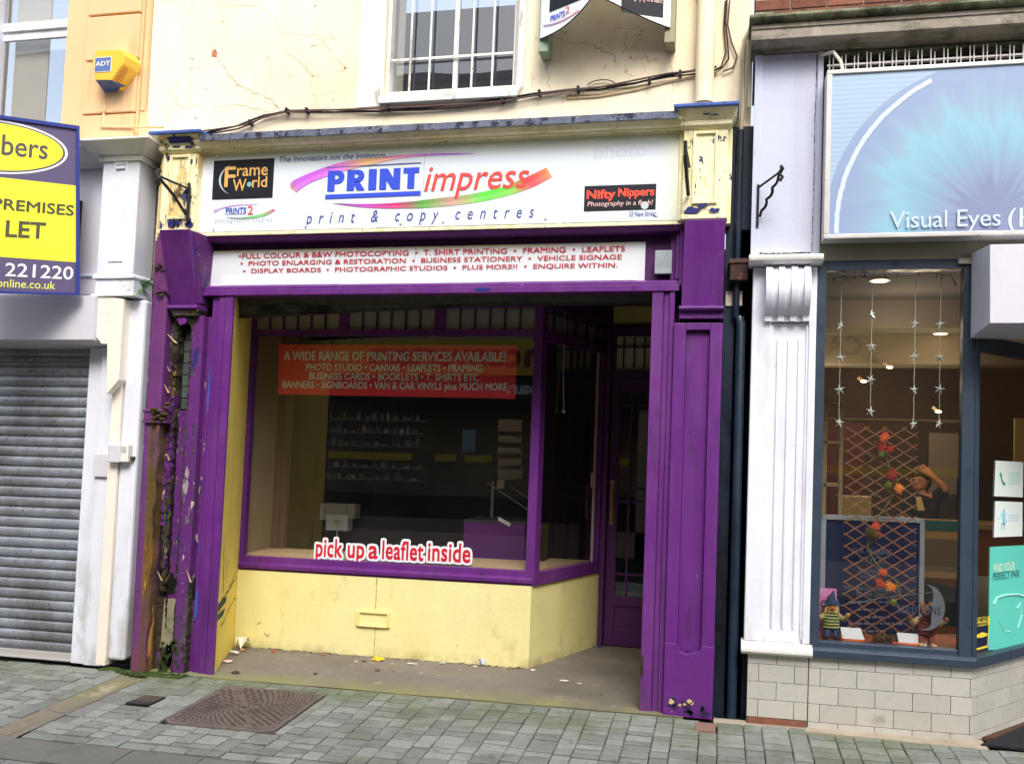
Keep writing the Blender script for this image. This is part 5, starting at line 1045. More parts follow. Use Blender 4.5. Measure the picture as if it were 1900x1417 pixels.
# hanging basket brackets
def bracket(name, lab, pts, y0, grp='iron hanging bracket hooks on the shopfronts'):
    pass
r = root('wall_bracket', 'black iron bracket with a long diagonal brace in front of the peeling left pilaster head', 'bracket', (-.05, -.08, 3.15), 'iron brackets on the pilasters')
def F3(u, v, y): a = F(u, v, y); return (a[0], y, a[1])
build('back_bar', MB().tube([F3(351, 340, -.09), F3(348, 412, -.09)], .012, 6), m['dark_metal'], r, .002)
build('arm', MB().tube([F3(349, 350, -.10), F3(293, 326, -.52)], .008, 6), m['dark_metal'], r); build('brace', MB().tube([F3(345, 398, -.10), F3(322, 362, -.30), F3(296, 331, -.50)], .011, 6), m['dark_metal'], r)
mb = MB(); mb.tube([F3(296, 316, -.5), F3(290, 322, -.52), F3(294, 332, -.52), F3(291, 340, -.52), F3(295, 342, -.52)], .018, 8); mb.ball(F3(346, 356, -.10), .018); mb.ball(F3(344, 392, -.10), .018); build('hook', mb, m['dark_metal'], r)
r = root('wall_bracket', 'black iron bracket seen edge on at the left edge of the right cream pilaster head', 'bracket', (3.35, -.08, 3.2), 'iron brackets on the pilasters')
build('back_bar', MB().tube([F3(1272, 262, -.45), F3(1272, 290, -.45)], .012, 6), m['dark_metal'], r); build('arm', MB().tube([F3(1271, 290, -.45), F3(1277, 362, -.08)], .012, 6), m['dark_metal'], r); build('brace', MB().tube([F3(1273, 280, -.45), F3(1279, 310, -.08)], .009, 6), m['dark_metal'], r)
r = root('wall_bracket', 'black twisted iron bracket with a hook fixed to the lilac panel on the right shop', 'bracket', (3.79, -.02, 3.1), 'iron brackets on the pilasters')
yb_ = -.02
build('back_bar', MB().box(F(1407, 345, yb_)[0] - .008, F(1407, 345, yb_)[0] + .008, -.02, -.008, F(1405, 422, yb_)[1], F(1409, 342, yb_)[1]), m['dark_metal'], r, .002)
build('arm', MB().tube([F3(1409, 347, -.02), F3(1446, 320, -.22)], .007, 6), m['dark_metal'], r)
tw = []; a = Vector(F3(1409, 402, -.02)); b = Vector(F3(1447, 324, -.22))
for k in range(25):
    t = k / 24; p = a.lerp(b, t); w_ = .006 * (.3 + math.sin(math.pi * t)); tw.append(p + Vector((math.cos(t * 22) * w_, 0, math.sin(t * 22) * w_)))
build('brace', MB().tube(tw, .009, 6), m['dark_metal'], r)
build('hook', MB().tube([F3(1446, 322, -.22), F3(1452, 328, -.23), F3(1447, 336, -.23)], .010, 6).tube([F3(1446, 322, -.22), F3(1452, 312, -.23), F3(1448, 308, -.23)], .012, 6), m['dark_metal'], r)
# weeds
def fern(name, lab, c, n, L_, mt, seed, grp=None, droop=.5):
    random.seed(seed); mb = MB()
    for k in range(n):
        an = U(-2.9, -.2) if k % 3 else U(-3.1, -1.5); el = U(-.2, .9); p = Vector(c); d = Vector((math.cos(an) * math.cos(el), math.sin(an) * .6 * math.cos(el), math.sin(el))); l = L_ * U(.6, 1)
        pts = [p.copy()]
        for s in range(5): p = p + d * l / 5; d = (d + Vector((0, 0, -droop * .25))).normalized(); pts.append(p.copy())
        mb.tube(pts, .0015, 4)
        for i in range(1, 5):
            for sg in (-1, 1):
                t = (pts[i + 1] - pts[i - 1]).normalized(); sd = t.cross(Vector((0, 0, 1)));
                if sd.length < .01: sd = Vector((1, 0, 0))
                sd = sd.normalized() * sg; q = pts[i] + sd * L_ * .22 * (1 - i / 6) + t * L_ * .1
                mb.add([pts[i], pts[i] + t * .012 + sd * .01, q, pts[i] - t * .004 + sd * .008], [(0, 1, 2, 3)])
    random.seed(seed * 3); return tagit(build(name, mb, mt), lab, 'plant', grp)
gr_ = M('fern green', srgb(96, 142, 62), .7, .3, 30); dg = M('dark moss green', srgb(66, 76, 38), .8, .4, 30)
x, z = F(262, 536, .0); fern('fern_plant', 'small bright green fern growing from the gap beside the white pilaster', (x - .01, .01, z), 30, .19, gr_, 5)
x, z = F(306, 500, -.0); fern('weed', 'thin dark weed trailing in the gap left of the purple console', (x, -.03, z), 14, .07, dg, 8)
x, z = F(308, 545, -.0); fern('weed', 'straggly olive weed below the thin weed beside the purple console', (x, -.03, z), 18, .08, dg, 9)
mb = MB(); random.seed(4)
for k in range(260):
    x = U(-.55, .12) if k % 3 else U(-.22, -.08); y = -abs(U(0, .10)) - .005 if x > -.38 else -abs(U(.0, .06)); mb.ball((x, y, gz(y) + .0), U(.006, .022), 6, 4, sx=1.5, sz=.5)
tagit(build('moss', mb, M('ground moss', srgb(58, 74, 30), .95, .45, 30, .8, 60, [(srgb(30, 30, 20), 12, (1, 1, 1), .55, .05, .8)])), None, kind='stuff')
random.seed(11)
# litter on the threshold
def scrap(name, lab, u, v, s, col, cat='litter', h=.02, grp='litter scraps on the threshold'):
    x, y = G(u, v, .012); y = min(y, .875 - s * .9); x = max(x, .29 - .36 * y + s); mb = MB(); n = 9; pts = []
    for k in range(n): an = 2 * math.pi * k / n; rr = s * U(.55, 1.1); pts.append((x + rr * math.cos(an) * 1.3, y + rr * math.sin(an) * .8, .018 + h * rnd()))
    c = (x, y, .02 + h * .8); vs = pts + [c]; fs = [(k, (k + 1) % n, n) for k in range(n)]
    vs2 = [(p[0], p[1], p[2] - .003) for p in vs]; mb.add(vs, fs); mb.add(vs2, fs)
    tagit(build(name, mb, flat('scrap', col, .8)), lab, cat, grp)
for a in ((430, 1196, .06, (246, 244, 226), 'large crumpled white paper in the left corner against the yellow riser', .10), (404, 1212, .035, (228, 222, 208), 'torn white paper scrap at the foot of the yellow reveal', .03), (400, 1228, .03, (225, 205, 190), 'pinkish paper scrap beside the left purple jamb', .02),
          (418, 1226, .018, (200, 80, 60), 'tiny red scrap among the paper near the left jamb', .01), (452, 1209, .025, (214, 160, 120), 'orange brown crisp leaf right of the large white paper', .02), (507, 1211, .022, (190, 60, 60), 'red sweet wrapper under the yellow riser', .02), (600, 1217, .018, (190, 140, 80), 'brown curled scrap between the red wrapper and the yellow packet', .012),
          (702, 1226, .045, (250, 196, 50), 'bright yellow torn packet under the letter box', .03), (660, 1229, .014, (225, 222, 215), 'small white scrap left of the yellow packet', .008), (676, 1228, .02, (120, 110, 95), 'grey brown fluff beside the yellow packet', .012), (765, 1233, .035, (222, 220, 212), 'thin white strip of paper right of the yellow packet', .006),
          (820, 1232, .025, (215, 215, 215), 'pale scrap against the riser between the strip of paper and the blue scrap', .01), (896, 1234, .022, (190, 195, 240), 'standing blue white scrap near the corner of the bay', .05), (880, 1238, .018, (230, 225, 215), 'flat white scrap left of the blue white scrap', .008), (990, 1244, .018, (235, 232, 225), 'white scrap at the foot of the bay corner', .006),
          (1048, 1264, .030, (226, 226, 222), 'white smear of paper in front of the door', .004), (1075, 1269, .016, (236, 236, 232), 'small white ticket in front of the door', .003), (438, 1248, .03, (70, 52, 44), 'dark leaf on the green edge of the threshold', .008), (585, 1251, .016, (60, 50, 45), 'small dark leaf in the middle of the threshold', .006), (700, 1245, .018, (110, 100, 88), 'grey pebble below the yellow packet', .012)):
    scrap('litter_scrap', a[4], a[0], a[1], a[2], a[3], h=a[5])
mb = MB()
for k in range(420):
    t = rnd() ** 1.5; x = lerp(.0, 2.25, t); y = .87 - abs(random.gauss(0, .03)) - (.08 * rnd() if t < .25 else 0); s = U(.003, .011); z = .012
    mb.add([(x - s, y, z), (x + s * .5, y - s, z + s * .4), (x + s, y + s * .6, z + s * .8), (x - s * .3, y + s, z + s * .2)], [(0, 1, 2, 3)], srgb(*random.choice(((70, 56, 44), (50, 42, 36), (110, 90, 66), (150, 140, 125), (84, 70, 50)))))
for k in range(70):
    x = U(-.1, 3.1); y = U(.0, .85); s = U(.002, .007); mb.add([(x - s, y, .017), (x + s, y - s, .018), (x + s, y + s, .02), (x - s * .3, y + s, .018)], [(0, 1, 2, 3)], srgb(*random.choice(((60, 50, 40), (90, 78, 62), (175, 165, 150)))))
tagit(build('leaf_debris', mb, m['leafm']), None, kind='stuff')
# ================================================================== RIGHT SHOP
RS = root('shop_building', 'optician shop with white fluted pilaster, slate window frame and grey tiled base', 'building', (4.9, .1, 0))
P = lambda n, mb, mt, bev=0, par=None, **k: build(n, mb, mt, par or RS, bev, **k)
def tiles(mb, x0, x1, z0, rows, h, w_, y, fr=None, off=0, t=.006, first=None, last=None):
    fr = fr or (lambda a, d: (a, y + d))
    z = z0
    for rI in range(rows):
        hh = h; 
        if rI == 0 and first: hh = first
        if rI == rows - 1 and last: hh = last
        a = x0 - (w_ / 2 if (rI + off) % 2 else 0) - w_ * .18
        while a < x1:
            p, q = max(a, x0), min(a + w_, x1)
            if q - p > .012:
                p += .0015; q -= .0015
                A, B, C__, D_ = fr(p, 0), fr(q, 0), fr(q, t), fr(p, t); za, zb = z + .0015, z + hh - .0015
                mb.hexa([(*A, za), (*B, za), (*C__, za), (*D_, za), (*A, zb), (*B, zb), (*C__, zb), (*D_, zb)])
            a += w_
        z += hh
th2 = math.radians(51.5); CD = Vector((math.cos(th2), math.sin(th2), 0)); CN = Vector((math.sin(th2), -math.cos(th2), 0)); C0 = Vector((5.04, 0, 0))
def cfr(a, d): p = C0 + CD * a - CN * d; return (p.x, p.y)
def cbox(mb, a0, a1, z0, z1, d0, d1):
    mb.prism([(*cfr(a0, d0), z0), (*cfr(a1, d0), z0), (*cfr(a1, d1), z0), (*cfr(a0, d1), z0)], (0, 0, z1 - z0))
mb = MB(); tiles(mb, 3.79, 4.138, .036, 4, .1045, .205, -.012, off=1, last=.075); tiles(mb, 4.142, 5.04, -.012, 5, .1045, .205, 0, off=0, first=.043, last=.08); tiles(mb, 0, 1.6, -.012, 5, .1045, .205, 0, fr=cfr, off=1, first=.043, last=.08)
P('wall_tiles', mb, m['tile'], .0015)
mb = MB(); mb.box(3.79, 4.14, -.007, .3, -.02, .42); mb.box(4.14, 5.04, .005, .1, -.03, .42); cbox(mb, 0, 1.6, -.03, .42, .005, .1); P('tile_grout', mb, m['grout'])
mb = MB(); mb.box(3.80, 4.13, -.016, -.008, -.03, .034); mb.box(4.0, 4.004, -.018, -.008, -.03, .034); P('brick_footing', mb, m['brick'])
# fluted pilaster
mb = MB(); mb.box(3.765, 3.88, -.0, .3, .48, 2.74); mb.box(4.10, 4.145, -.0, .3, .48, 2.74); mb.box(3.88, 4.10, .02, .3, .48, 2.40)
q = P('pilaster', mb, m['white'], .006)
for k in range(3): a = 3.925 + k * .062; build('flute_bead', MB().tube([(a, .022, .56), (a, .016, .58), (a, .016, 2.28), (a, .022, 2.30)], .009, 8), m['white'], q, smooth=True)
for a in (3.886, 4.094): build('flute_bead', MB().box(a - .008, a + .008, .010, .03, .50, 2.38), m['white'], q, .004)
mb = MB(); mb.mold([(-.0, .405), (-.045, .41), (-.062, .425), (-.062, .445), (-.05, .462), (-.01, .478), (.1, .48), (.1, .405)], 3.748, 4.158); build('base_moulding', mb, m['white_old'], q, .006)
mb = MB(); prof = []
for k in range(21):
    t = k / 20; prof.append((-.14 * math.cos(t * math.pi * .5) ** .7 + .0, lerp(2.74, 2.40, t)))
N_ = 7
for s in range(N_):
    a0 = 3.84 + s * (4.098 - 3.84) / N_; a1 = a0 + (4.098 - 3.84) / N_; o = .0 if s % 2 == 0 else .022
    pr2 = [(-.03 - .10 * math.sin(math.pi * min(1, (2.745 - z_) / .30)) ** .6 * (1 if z_ > 2.44 else .8) + o, z_) for z_ in [lerp(2.745, 2.405, k / 20) for k in range(21)]]
    mb.prism([(a0, p[0], p[1]) for p in pr2] + [(a0, .05, 2.405), (a0, .05, 2.745)], (a1 - a0, 0, 0))
build('scroll_console', mb, m['white'], q)
mb = MB(); mb.mold([(-.0, 2.745), (-.08, 2.75), (-.105, 2.765), (-.11, 2.785), (-.095, 2.80), (-.04, 2.81), (.1, 2.81), (.1, 2.745)], 3.735, 4.168); build('capital', mb, m['white_old'], q, .004)
mb = MB(); mb.box(3.757, 4.14, .0, .3, 2.81, 4.07); mb.box(3.745, 3.79, -.012, .0, 2.815, 4.07); mb.box(4.118, 4.152, -.012, .0, 2.815, 4.07)
P('pilaster_panel', mb, m['lilac'], .003)
ck = MB(); crack(ck, [(4.112, 4.05), (4.108, 3.6), (4.11, 3.2), (4.106, 2.83)], -.0015, .006, 20, .001); crack(ck, [(3.80, 2.826), (3.95, 2.822), (4.10, 2.824)], -.0015, .012, 10, .003); P('cracks', ck, m['crack_dark'])
# stone cornice
mb = MB(); mb.mold([(.1, 4.07), (-.02, 4.075), (-.03, 4.095), (-.10, 4.10), (-.12, 4.16), (-.17, 4.165), (.12, 4.165), (.12, 4.10)], 3.715, 7); mb.box(3.715, 7, -.16, .12, 4.10, 4.195); P('cornice', mb, m['stone'], .004)
mb = MB(); mb.mold([(-.15, 4.197), (-.19, 4.205), (-.205, 4.225), (-.19, 4.245), (-.15, 4.255), (.12, 4.26), (.12, 4.197)], 3.70, 7); mb.mold([(.1, 4.04), (.02, 4.045), (.0, 4.06), (.02, 4.075), (.1, 4.08)], 4.15, 7); P('roll_moulding', mb, m['stone_moss'], .006, smooth=False)
mb = MB()
for rI in range(6):
    for k in range(16):
        a = 3.74 + k * .22 + (.11 if rI % 2 else 0); mb.box(a, a + .212, .12, .2, 4.262 + rI * .075, 4.329 + rI * .075)
P('upper_brickwork', mb, m['brick'], .003); mb = MB(); mb.box(3.74, 7, .128, .4, 3.9, 5.6); P('wall', mb, m['stone'])
mb = MB(); random.seed(21)
for k in range(60):
    x = U(3.76, 5.2); z = 4.262; pts = [(x, -.02 + U(-.05, .1), z)]
    for s in range(4): pts.append((pts[-1][0] + U(-.05, .05), pts[-1][1] + U(-.02, .02), z + abs(U(0, .06))))
    mb.tube(pts, .002, 4)
tagit(build('twigs', mb, M('dry twigs', srgb(150, 125, 95), .9, .3, 20)), None, kind='stuff')
# void above sign with bird spikes
mb = MB(); mb.box(4.15, 7, .10, .3, 2.86, 4.06); P('sign_void', mb, m['inner_dark'])
r = root('bird_spikes', 'row of thin wire bird spikes above the blue eye sign', 'bird spikes', (4.8, -.02, 3.9))
mb = MB(); mb.box(4.17, 6.4, -.03, .0, 3.965, 3.975); build('rail', mb, m['alu'], r); mb = MB(); k = 0; x = 4.18
while x < 6.2: mb.box(x, x + .006, -.035, -.028, 3.885, 4.045 - .03 * rnd()); x += (.05 if k % 2 else .022); k += 1
build('spikes', mb, m['alu'], r)
build('loose_hose', MB().tube([(4.13, -.02, 4.04), (4.20, -.08, 4.03), (4.24, -.10, 3.96), (4.25, -.12, 3.90)], .011, 8), m['cord'], r, smooth=True)
# eye sign
r = root('shop_sign', 'large pale blue illuminated style sign with a close up eye picture on the optician shop', 'sign', (5.2, -.1, 2.88))
X0, X1, Z0, Z1, YY = 4.158, 6.6, 2.876, 3.893, -.15
mb = MB(); mb.box(X0, X1, YY, -.0, Z1 - .026, Z1); mb.box(X0, X1, YY, -.0, Z0, Z0 + .026); mb.box(X0, X0 + .032, YY, -.0, Z0 + .026, Z1 - .026); mb.box(X1 - .03, X1, YY, 0, Z0 + .026, Z1 - .026)
build('frame', mb, m['alu'], r, .004)
def eye_mat():
    mm = bpy.data.materials.new('printed eye picture'); mm.use_nodes = True; nt = mm.node_tree; N = nt.nodes; L = nt.links; b = N['Principled BSDF']; b.inputs['Roughness'].default_value = .3
    g = N.new('ShaderNodeNewGeometry'); sx = N.new('ShaderNodeSeparateXYZ'); L.new(g.outputs['Position'], sx.inputs[0])
    def mth(op, a, b_=None, v=None):
        n = N.new('ShaderNodeMath'); n.operation = op; L.new(a, n.inputs[0])
        if b_ is not None: L.new(b_, n.inputs[1])
        if v is not None: n.inputs[1].default_value = v
        return n.outputs[0]
    dx = mth('SUBTRACT', sx.outputs[0], v=5.13); dz = mth('SUBTRACT', sx.outputs[2], v=2.98)
    rr = mth('SQRT', mth('ADD', mth('MULTIPLY', dx, dx), mth('MULTIPLY', dz, dz))); an = mth('ARCTAN2', dz, dx)
    cb = N.new('ShaderNodeCombineXYZ'); L.new(mth('MULTIPLY', an, v=5.0), cb.inputs[0]); L.new(mth('MULTIPLY', rr, v=1.6), cb.inputs[1])
    nz_ = N.new('ShaderNodeTexNoise'); nz_.inputs['Scale'].default_value = 1.6; nz_.inputs['Detail'].default_value = 6; L.new(cb.outputs[0], nz_.inputs[0])
    rj = mth('ADD', rr, mth('MULTIPLY', mth('SUBTRACT', nz_.outputs[0], v=.5), v=.50))
    cr = N.new('ShaderNodeValToRGB'); L.new(mth('MULTIPLY', rj, v=1.0), cr.inputs[0]); e = cr.color_ramp
    e.elements[0].position = .16; e.elements[0].color = (*srgb(138, 148, 182), 1); e.elements[1].position = 1.0; e.elements[1].color = (*srgb(150, 168, 202), 1)
    for p, c in ((.26, (146, 162, 194)), (.42, (142, 182, 208)), (.58, (148, 194, 214)), (.72, (150, 176, 202)), (.82, (146, 166, 202))): k = e.elements.new(p); k.color = (*srgb(*c), 1)
    wv = N.new('ShaderNodeTexWave'); wv.bands_direction = 'Z'; wv.inputs['Scale'].default_value = 11; wv.inputs['Distortion'].default_value = .6; L.new(g.outputs['Position'], wv.inputs[0])
    rp = N.new('ShaderNodeMix'); rp.data_type = 'RGBA'; L.new(wv.outputs[0], rp.inputs[0]); rp.inputs[6].default_value = (*srgb(160, 186, 212), 1); rp.inputs[7].default_value = (*srgb(174, 198, 220), 1)
    gt = mth('GREATER_THAN', rr, v=.92); mx_ = N.new('ShaderNodeMix'); mx_.data_type = 'RGBA'; L.new(gt, mx_.inputs[0]); L.new(cr.outputs[0], mx_.inputs[6]); L.new(rp.outputs[2], mx_.inputs[7]); L.new(mx_.outputs[2], b.inputs['Base Color'])
    return mm
build('picture', MB().box(X0 + .032, X1 - .03, YY + .012, YY + .02, Z0 + .026, Z1 - .026), eye_mat(), r)
mb = MB(); cx, cz, R1, R2 = 5.17, 2.965, .951, .924; n = 60; zmx = Z1 - .028
pa = []
for k in range(n + 1):
    an = math.radians(lerp(183.5, 117, k / n)); j = U(-.0025, .0025); pa.append(((cx + (R1 + j) * math.cos(an), YY + .010, cz + (R1 + j) * math.sin(an)), (cx + (R2 + j) * math.cos(an), YY + .010, cz + (R2 + j) * math.sin(an))))
for a, b in zip(pa, pa[1:]):
    if max(a[0][2], b[0][2]) < zmx and min(a[1][2], b[1][2]) > Z0 + .026: mb.add([a[0], b[0], b[1], a[1]], [(0, 1, 2, 3)])
wl2 = flat('white sign print', (206, 218, 232)); build('arc', mb, wl2, r)
build('lettering', textF('Visual Eyes', (1651, 423), (1857, 387), YY, offset=.0, space=.98, ref='E').add([], []), wl2, r)
a = F(1871, 421, YY); b = F(1930, 384, YY); build('lettering', text_mb('(K', a[0], b[0], a[1], b[1], YY + .009, ref='K'), wl2, r)
# lintel and window
mb = MB(); mb.box(4.145, 5.03, .0, .12, 2.775, 2.876); mb.box(5.0, 7, .02, .3, 2.79, 2.9); mb.box(4.93, 5.03, -.02, .12, 2.74, 2.775); P('lintel', mb, m['greige'], .003)
mb = MB(); mb.box(4.142, 4.196, .0, .09, .47, 2.775); mb.box(4.965, 5.02, .0, .07, .47, 2.745); mb.box(4.196, 4.965, .0, .09, 2.715, 2.775); mb.box(4.196, 4.965, .01, .09, .462, .50); mb.mold([(.09, .415), (-.035, .415), (-.038, .455), (-.02, .47), (.09, .478)], 4.14, 5.055)
mb.prism([(5.02, .0, .47), (5.055, .02, .47), (5.04, .08, .47), (5.0, .08, .47)], (0, 0, 1.85))
cbox(mb, -.01, 1.6, .415, .47, -.035, .05); cbox(mb, .0, .045, .47, 2.30, -.002, .06); cbox(mb, .0, 1.6, 2.24, 2.33, -.005, .06)
w = P('window', mb, m['slate'], .003)
build('pane', MB().box(4.196, 4.965, .05, .056, .50, 2.715), m['glass_r'], w); mb = MB(); cbox(mb, .045, 1.6, .47, 2.24, .03, .036); build('pane', mb, m['glass_r'], w)
# projecting white canopy box at the right
mb = MB(); mb.hexa([(5.033, -.30, 2.35), (7, -.30, 2.35), (7, .6, 2.33), (5.0, -.02, 2.30), (5.028, -.30, 2.79), (7, -.30, 2.79), (7, .6, 2.80), (5.0, -.02, 2.80)]); P('entrance_canopy', mb, M('white canopy panel', srgb(214, 213, 224), .5, .03, 2, .1, 20, [(srgb(150, 145, 140), 4, (1, 1, .3), .62, .08, .35)]), .004)
mb = MB(); mb.box(5.08, 5.3, -.085, .4, -.03, .001); 
xa, ya = G(1817, 1378, 0); mb = MB(); mb.prism([(xa, ya - .03, -.008), (7, ya - .2, -.008), (7, 1.2, -.008), (6.0, 1.2, -.008)], (0, 0, .012)); tagit(build('door_mat', mb, M('black rubber mat', (.014, .014, .018), .9, .2, 30, .4)), 'black entrance mat in front of the optician doorway', 'mat')
# interior
def ip(u, v, y): a = F(u, v, y); return a[0], y, a[1]
mb = MB()
mb.box(3.7, 9, 6.5, 6.6, 0, 3.0); mb.box(3.66, 3.76, .1, 6.5, 0, 3.0); mb.box(8.9, 9, .5, 6.5, 0, 3)
P('back_wall', mb, M('warm brown shop wall', srgb(92, 74, 60), .9, .15, 1.2))
P('ceiling', MB().box(3.7, 9, .1, 6.5, 2.84, 2.9), M('shop ceiling', srgb(84, 79, 76), .9, .05, 1)); P('floor', MB().box(3.8, 9, .1, 6.5, -.02, .0), M('brown carpet', srgb(84, 60, 46), .9, .1, 2))
P('window_bed', MB().box(4.15, 5.0, .095, .62, .40, .485).prism([(5.0, .1, .40), (5.75, 1.0, .40), (5.0, .62, .40)], (0, 0, .085)), M('orange brown display bed', srgb(170, 88, 52), .6, .1, 3))
P('ceiling_beam', MB().box(3.8, 9, 1.9, 2.2, 2.62, 2.84), M('beam', srgb(120, 108, 96), .9, .05)); P('ceiling_beam', MB().box(3.8, 9, 4.1, 4.5, 2.55, 2.84), M('beam', srgb(120, 108, 96), .9, .05))
warm = M('lit lamp', (1, .8, .5), .5, 0, emit=((1, .66, .30), 6))
def dl(u, v, lab, sz=.055):
    zc = 2.84; r_ = ray(u, v); t = (zc - CAM.z) / r_.z; p = CAM + r_ * t; x = p.x - X_SHEAR * zc; y = p.y
    if y > 6.3: return
    r = root('downlight', lab, 'ceiling light', (x, y, zc), 'ceiling lights in the optician shop')
    build('trim', MB().cyl((x, y, zc - .008), (x, y, zc - .001), sz + .02, 20), m['white'], r); build('lamp', MB().cyl((x, y, zc - .012), (x, y, zc - .008), sz, 20), warm, r)
    return x, y
for u, v, lab in ((1632, 519, 'round lit downlight nearest the top of the optician window'), (1745, 618, 'round lit downlight on the right half of the optician ceiling'), (1588, 643, 'round lit downlight at the left of the optician ceiling'), (1680, 654, 'small lit downlight furthest back in the optician ceiling')): dl(u, v, lab)
for (x, y, z, e) in ((4.9, 1.5, 2.5, 5), (5.6, 3.6, 2.3, 9), (4.6, 4.0, 2.3, 7), (5.3, 5.4, 2.3, 7), (5.2, 2.6, 2.1, 7)):  # the last is an added fill without a fitting, to brighten the counter
    l = bpy.data.lights.new('shop_lamp_and_fill', 'POINT'); l.energy = e; l.color = (1, .80, .56); l.shadow_soft_size = .12; o = bpy.data.objects.new('shop_lamp_and_fill', l); COL.objects.link(o); o.location = lean((x, y, z)); o.parent = None
r = root('track_light', 'row of five small lit bulbs on a slanting rail under the optician ceiling', 'ceiling light', ip(1760, 560, 2.4))
a = Vector(ip(1741, 568, 2.4)); b = Vector(ip(1778, 548, 2.0)); build('rail', MB().tube([a, b], .01, 6), m['card'], r)
for k in range(5): mb = MB(); p = a.lerp(b, .06 + k * .22); mb.ball(p + Vector((0, 0, .035)), .016, 8, 6, sz=1.4); build('bulb', mb, warm, r)
for u, v, lab in ((1648, 680, 'small lit spotlight above the left side of the trellis in the optician shop'), (1600, 706, 'lower small lit spotlight left of the other spotlight in the optician shop'), (1738, 762, 'small lit spotlight low at the right of the optician shop')):
    p = Vector(ip(u, v, 4.0)); r = root('spotlight', lab, 'ceiling light', tuple(p)); build('housing', MB().tube([p + Vector((0, 0, .0)), p + Vector((-.04, 0, .035))], .018, 8), m['card'], r); mb = MB(); mb.ball(p + Vector((.012, -.015, -.008)), .020, 8, 6, sx=1.5, sz=.7); build('lamp', mb, warm, r)
# counter
r = root('shop_counter', 'wooden reception counter with a pale top inside the optician shop', 'counter', (5.3, 3.6, 0))
build('front', MB().box(4.78, 7.2, 3.5, 4.0, 0, .98), M('brown wood counter', srgb(150, 88, 44), .5, .15, 2, .1, stretch=(1, 1, .2)), r, .004); build('top', MB().box(4.74, 7.24, 3.44, 4.05, .98, 1.03), M('pale counter top', srgb(196, 162, 120), .4, .05), r, .004)
def prop(nm, lab, cat, u, v, y, w_, h, mt, d=.02, grp=None):
    x, _, z = ip(u, v, y); return tagit(build(nm, MB().box(x - w_ / 2, x + w_ / 2, y, y + d, z - h / 2, z + h / 2), mt, bev=.002), lab, cat, grp)
r = root('counter_card', 'brown framed counter card with a teal top band standing on the optician counter', 'stand', ip(1746, 1045, 3.2))
x, _, z = ip(1746, 1018, 3.2); build('board', MB().box(x - .20, x + .20, 3.2, 3.22, z - .26, z + .26), flat('kraft card', (200, 160, 100)), r, .003); build('top_band', MB().box(x - .20, x + .20, 3.194, 3.2, z + .16, z + .25), flat('teal band', (60, 120, 120)), r); build('insert', MB().box(x - .13, x + .13, 3.192, 3.2, z - .19, z + .09), flat('grey insert', (140, 122, 98)), r)
r = root('table', 'dark covered table to the right of the notice board inside the optician window', 'table', ip(1750, 1150, 1.6))
mb = MB(); x, _, z = ip(1765, 1100, 1.5); mb.grid(lambda a, b: (lerp(x - .5, x + .45, a), 1.5 + .5 * b * .3, lerp(.4, z + .06 - .22 * abs(a - .3) ** 1.5, b)), 16, 8); build('cloth', mb, M('black cloth', (.012, .012, .014), .9, .2), r, smooth=True)
prop('leaflet_box', 'cream leaflet box behind the trellis on the left of the optician shop', 'box', 1585, 938, 2.6, .27, .16, flat('cream box', (226, 196, 120)), .2)
prop('display_unit', 'tall dark red display unit at the far left inside the optician shop', 'display unit', 1548, 900, 3.6, .5, 1.2, flat('dark red unit', (110, 46, 42)), .3)
r = root('ladder_shelf', 'upright wooden ladder shelf at the left side inside the optician shop', 'shelf', ip(1535, 880, 1.1))
for u in (1530, 1560): x, _, z = ip(u, 870, 1.1); build('upright', MB().box(x - .014, x + .014, 1.1, 1.14, .5, 2.05), m['card'], r, .002)
a = ip(1530, 805, 1.1); b = ip(1560, 805, 1.1)
for z in (1.98, 1.7, 1.4, 1.1): build('shelf', MB().box(a[0], b[0], 1.1, 1.25, z - .01, z + .01), m['card'], r)
a = ip(1535, 778, 1.2); b = ip(1783, 783, 1.2); tagit(build('curtain_rail', MB().tube([a, b], .012, 8), m['card'], smooth=True), 'thin pale rail across the optician window above the trellis', 'rail')
a = ip(1888, 780, 2.6); tagit(build('picture_frame', MB().box(a[0] - .02, a[0] + .5, 2.6, 2.63, a[2] - .55, a[2] + .02), M('pine frame', srgb(214, 170, 96), .5, .1)), 'pine framed mirror at the far right inside the optician shop', 'mirror')
prop('wall_panel', 'pale panel on the back wall of the optician shop right of the person', 'panel', 1763, 860, 5.8, .45, .7, flat('pale wall panel', (150, 130, 108)), .03)
prop('telephone', 'dark telephone on the optician counter near the dark screen', 'telephone', 1752, 972, 3.5, .2, .07, m['rubber'], .15)
prop('computer_screen', 'dark computer screen at the right end of the optician counter', 'screen', 1830, 920, 3.7, .5, .33, m['rubber'], .04)
prop('spectacle_case', 'pale spectacle case on the optician counter left of the telephone', 'case', 1738, 982, 3.4, .2, .05, flat('tan case', (214, 160, 110)), .1)
prop('spectacle_case', 'orange tan case on the optician counter right of the telephone', 'case', 1768, 984, 3.4, .16, .05, flat('tan case two', (230, 150, 90)), .1)
prop('framed_photo', 'small framed portrait photograph behind the teal poster', 'picture', 1820, 1108, .95, .12, .28, flat('photo card', (196, 184, 160)), .01)
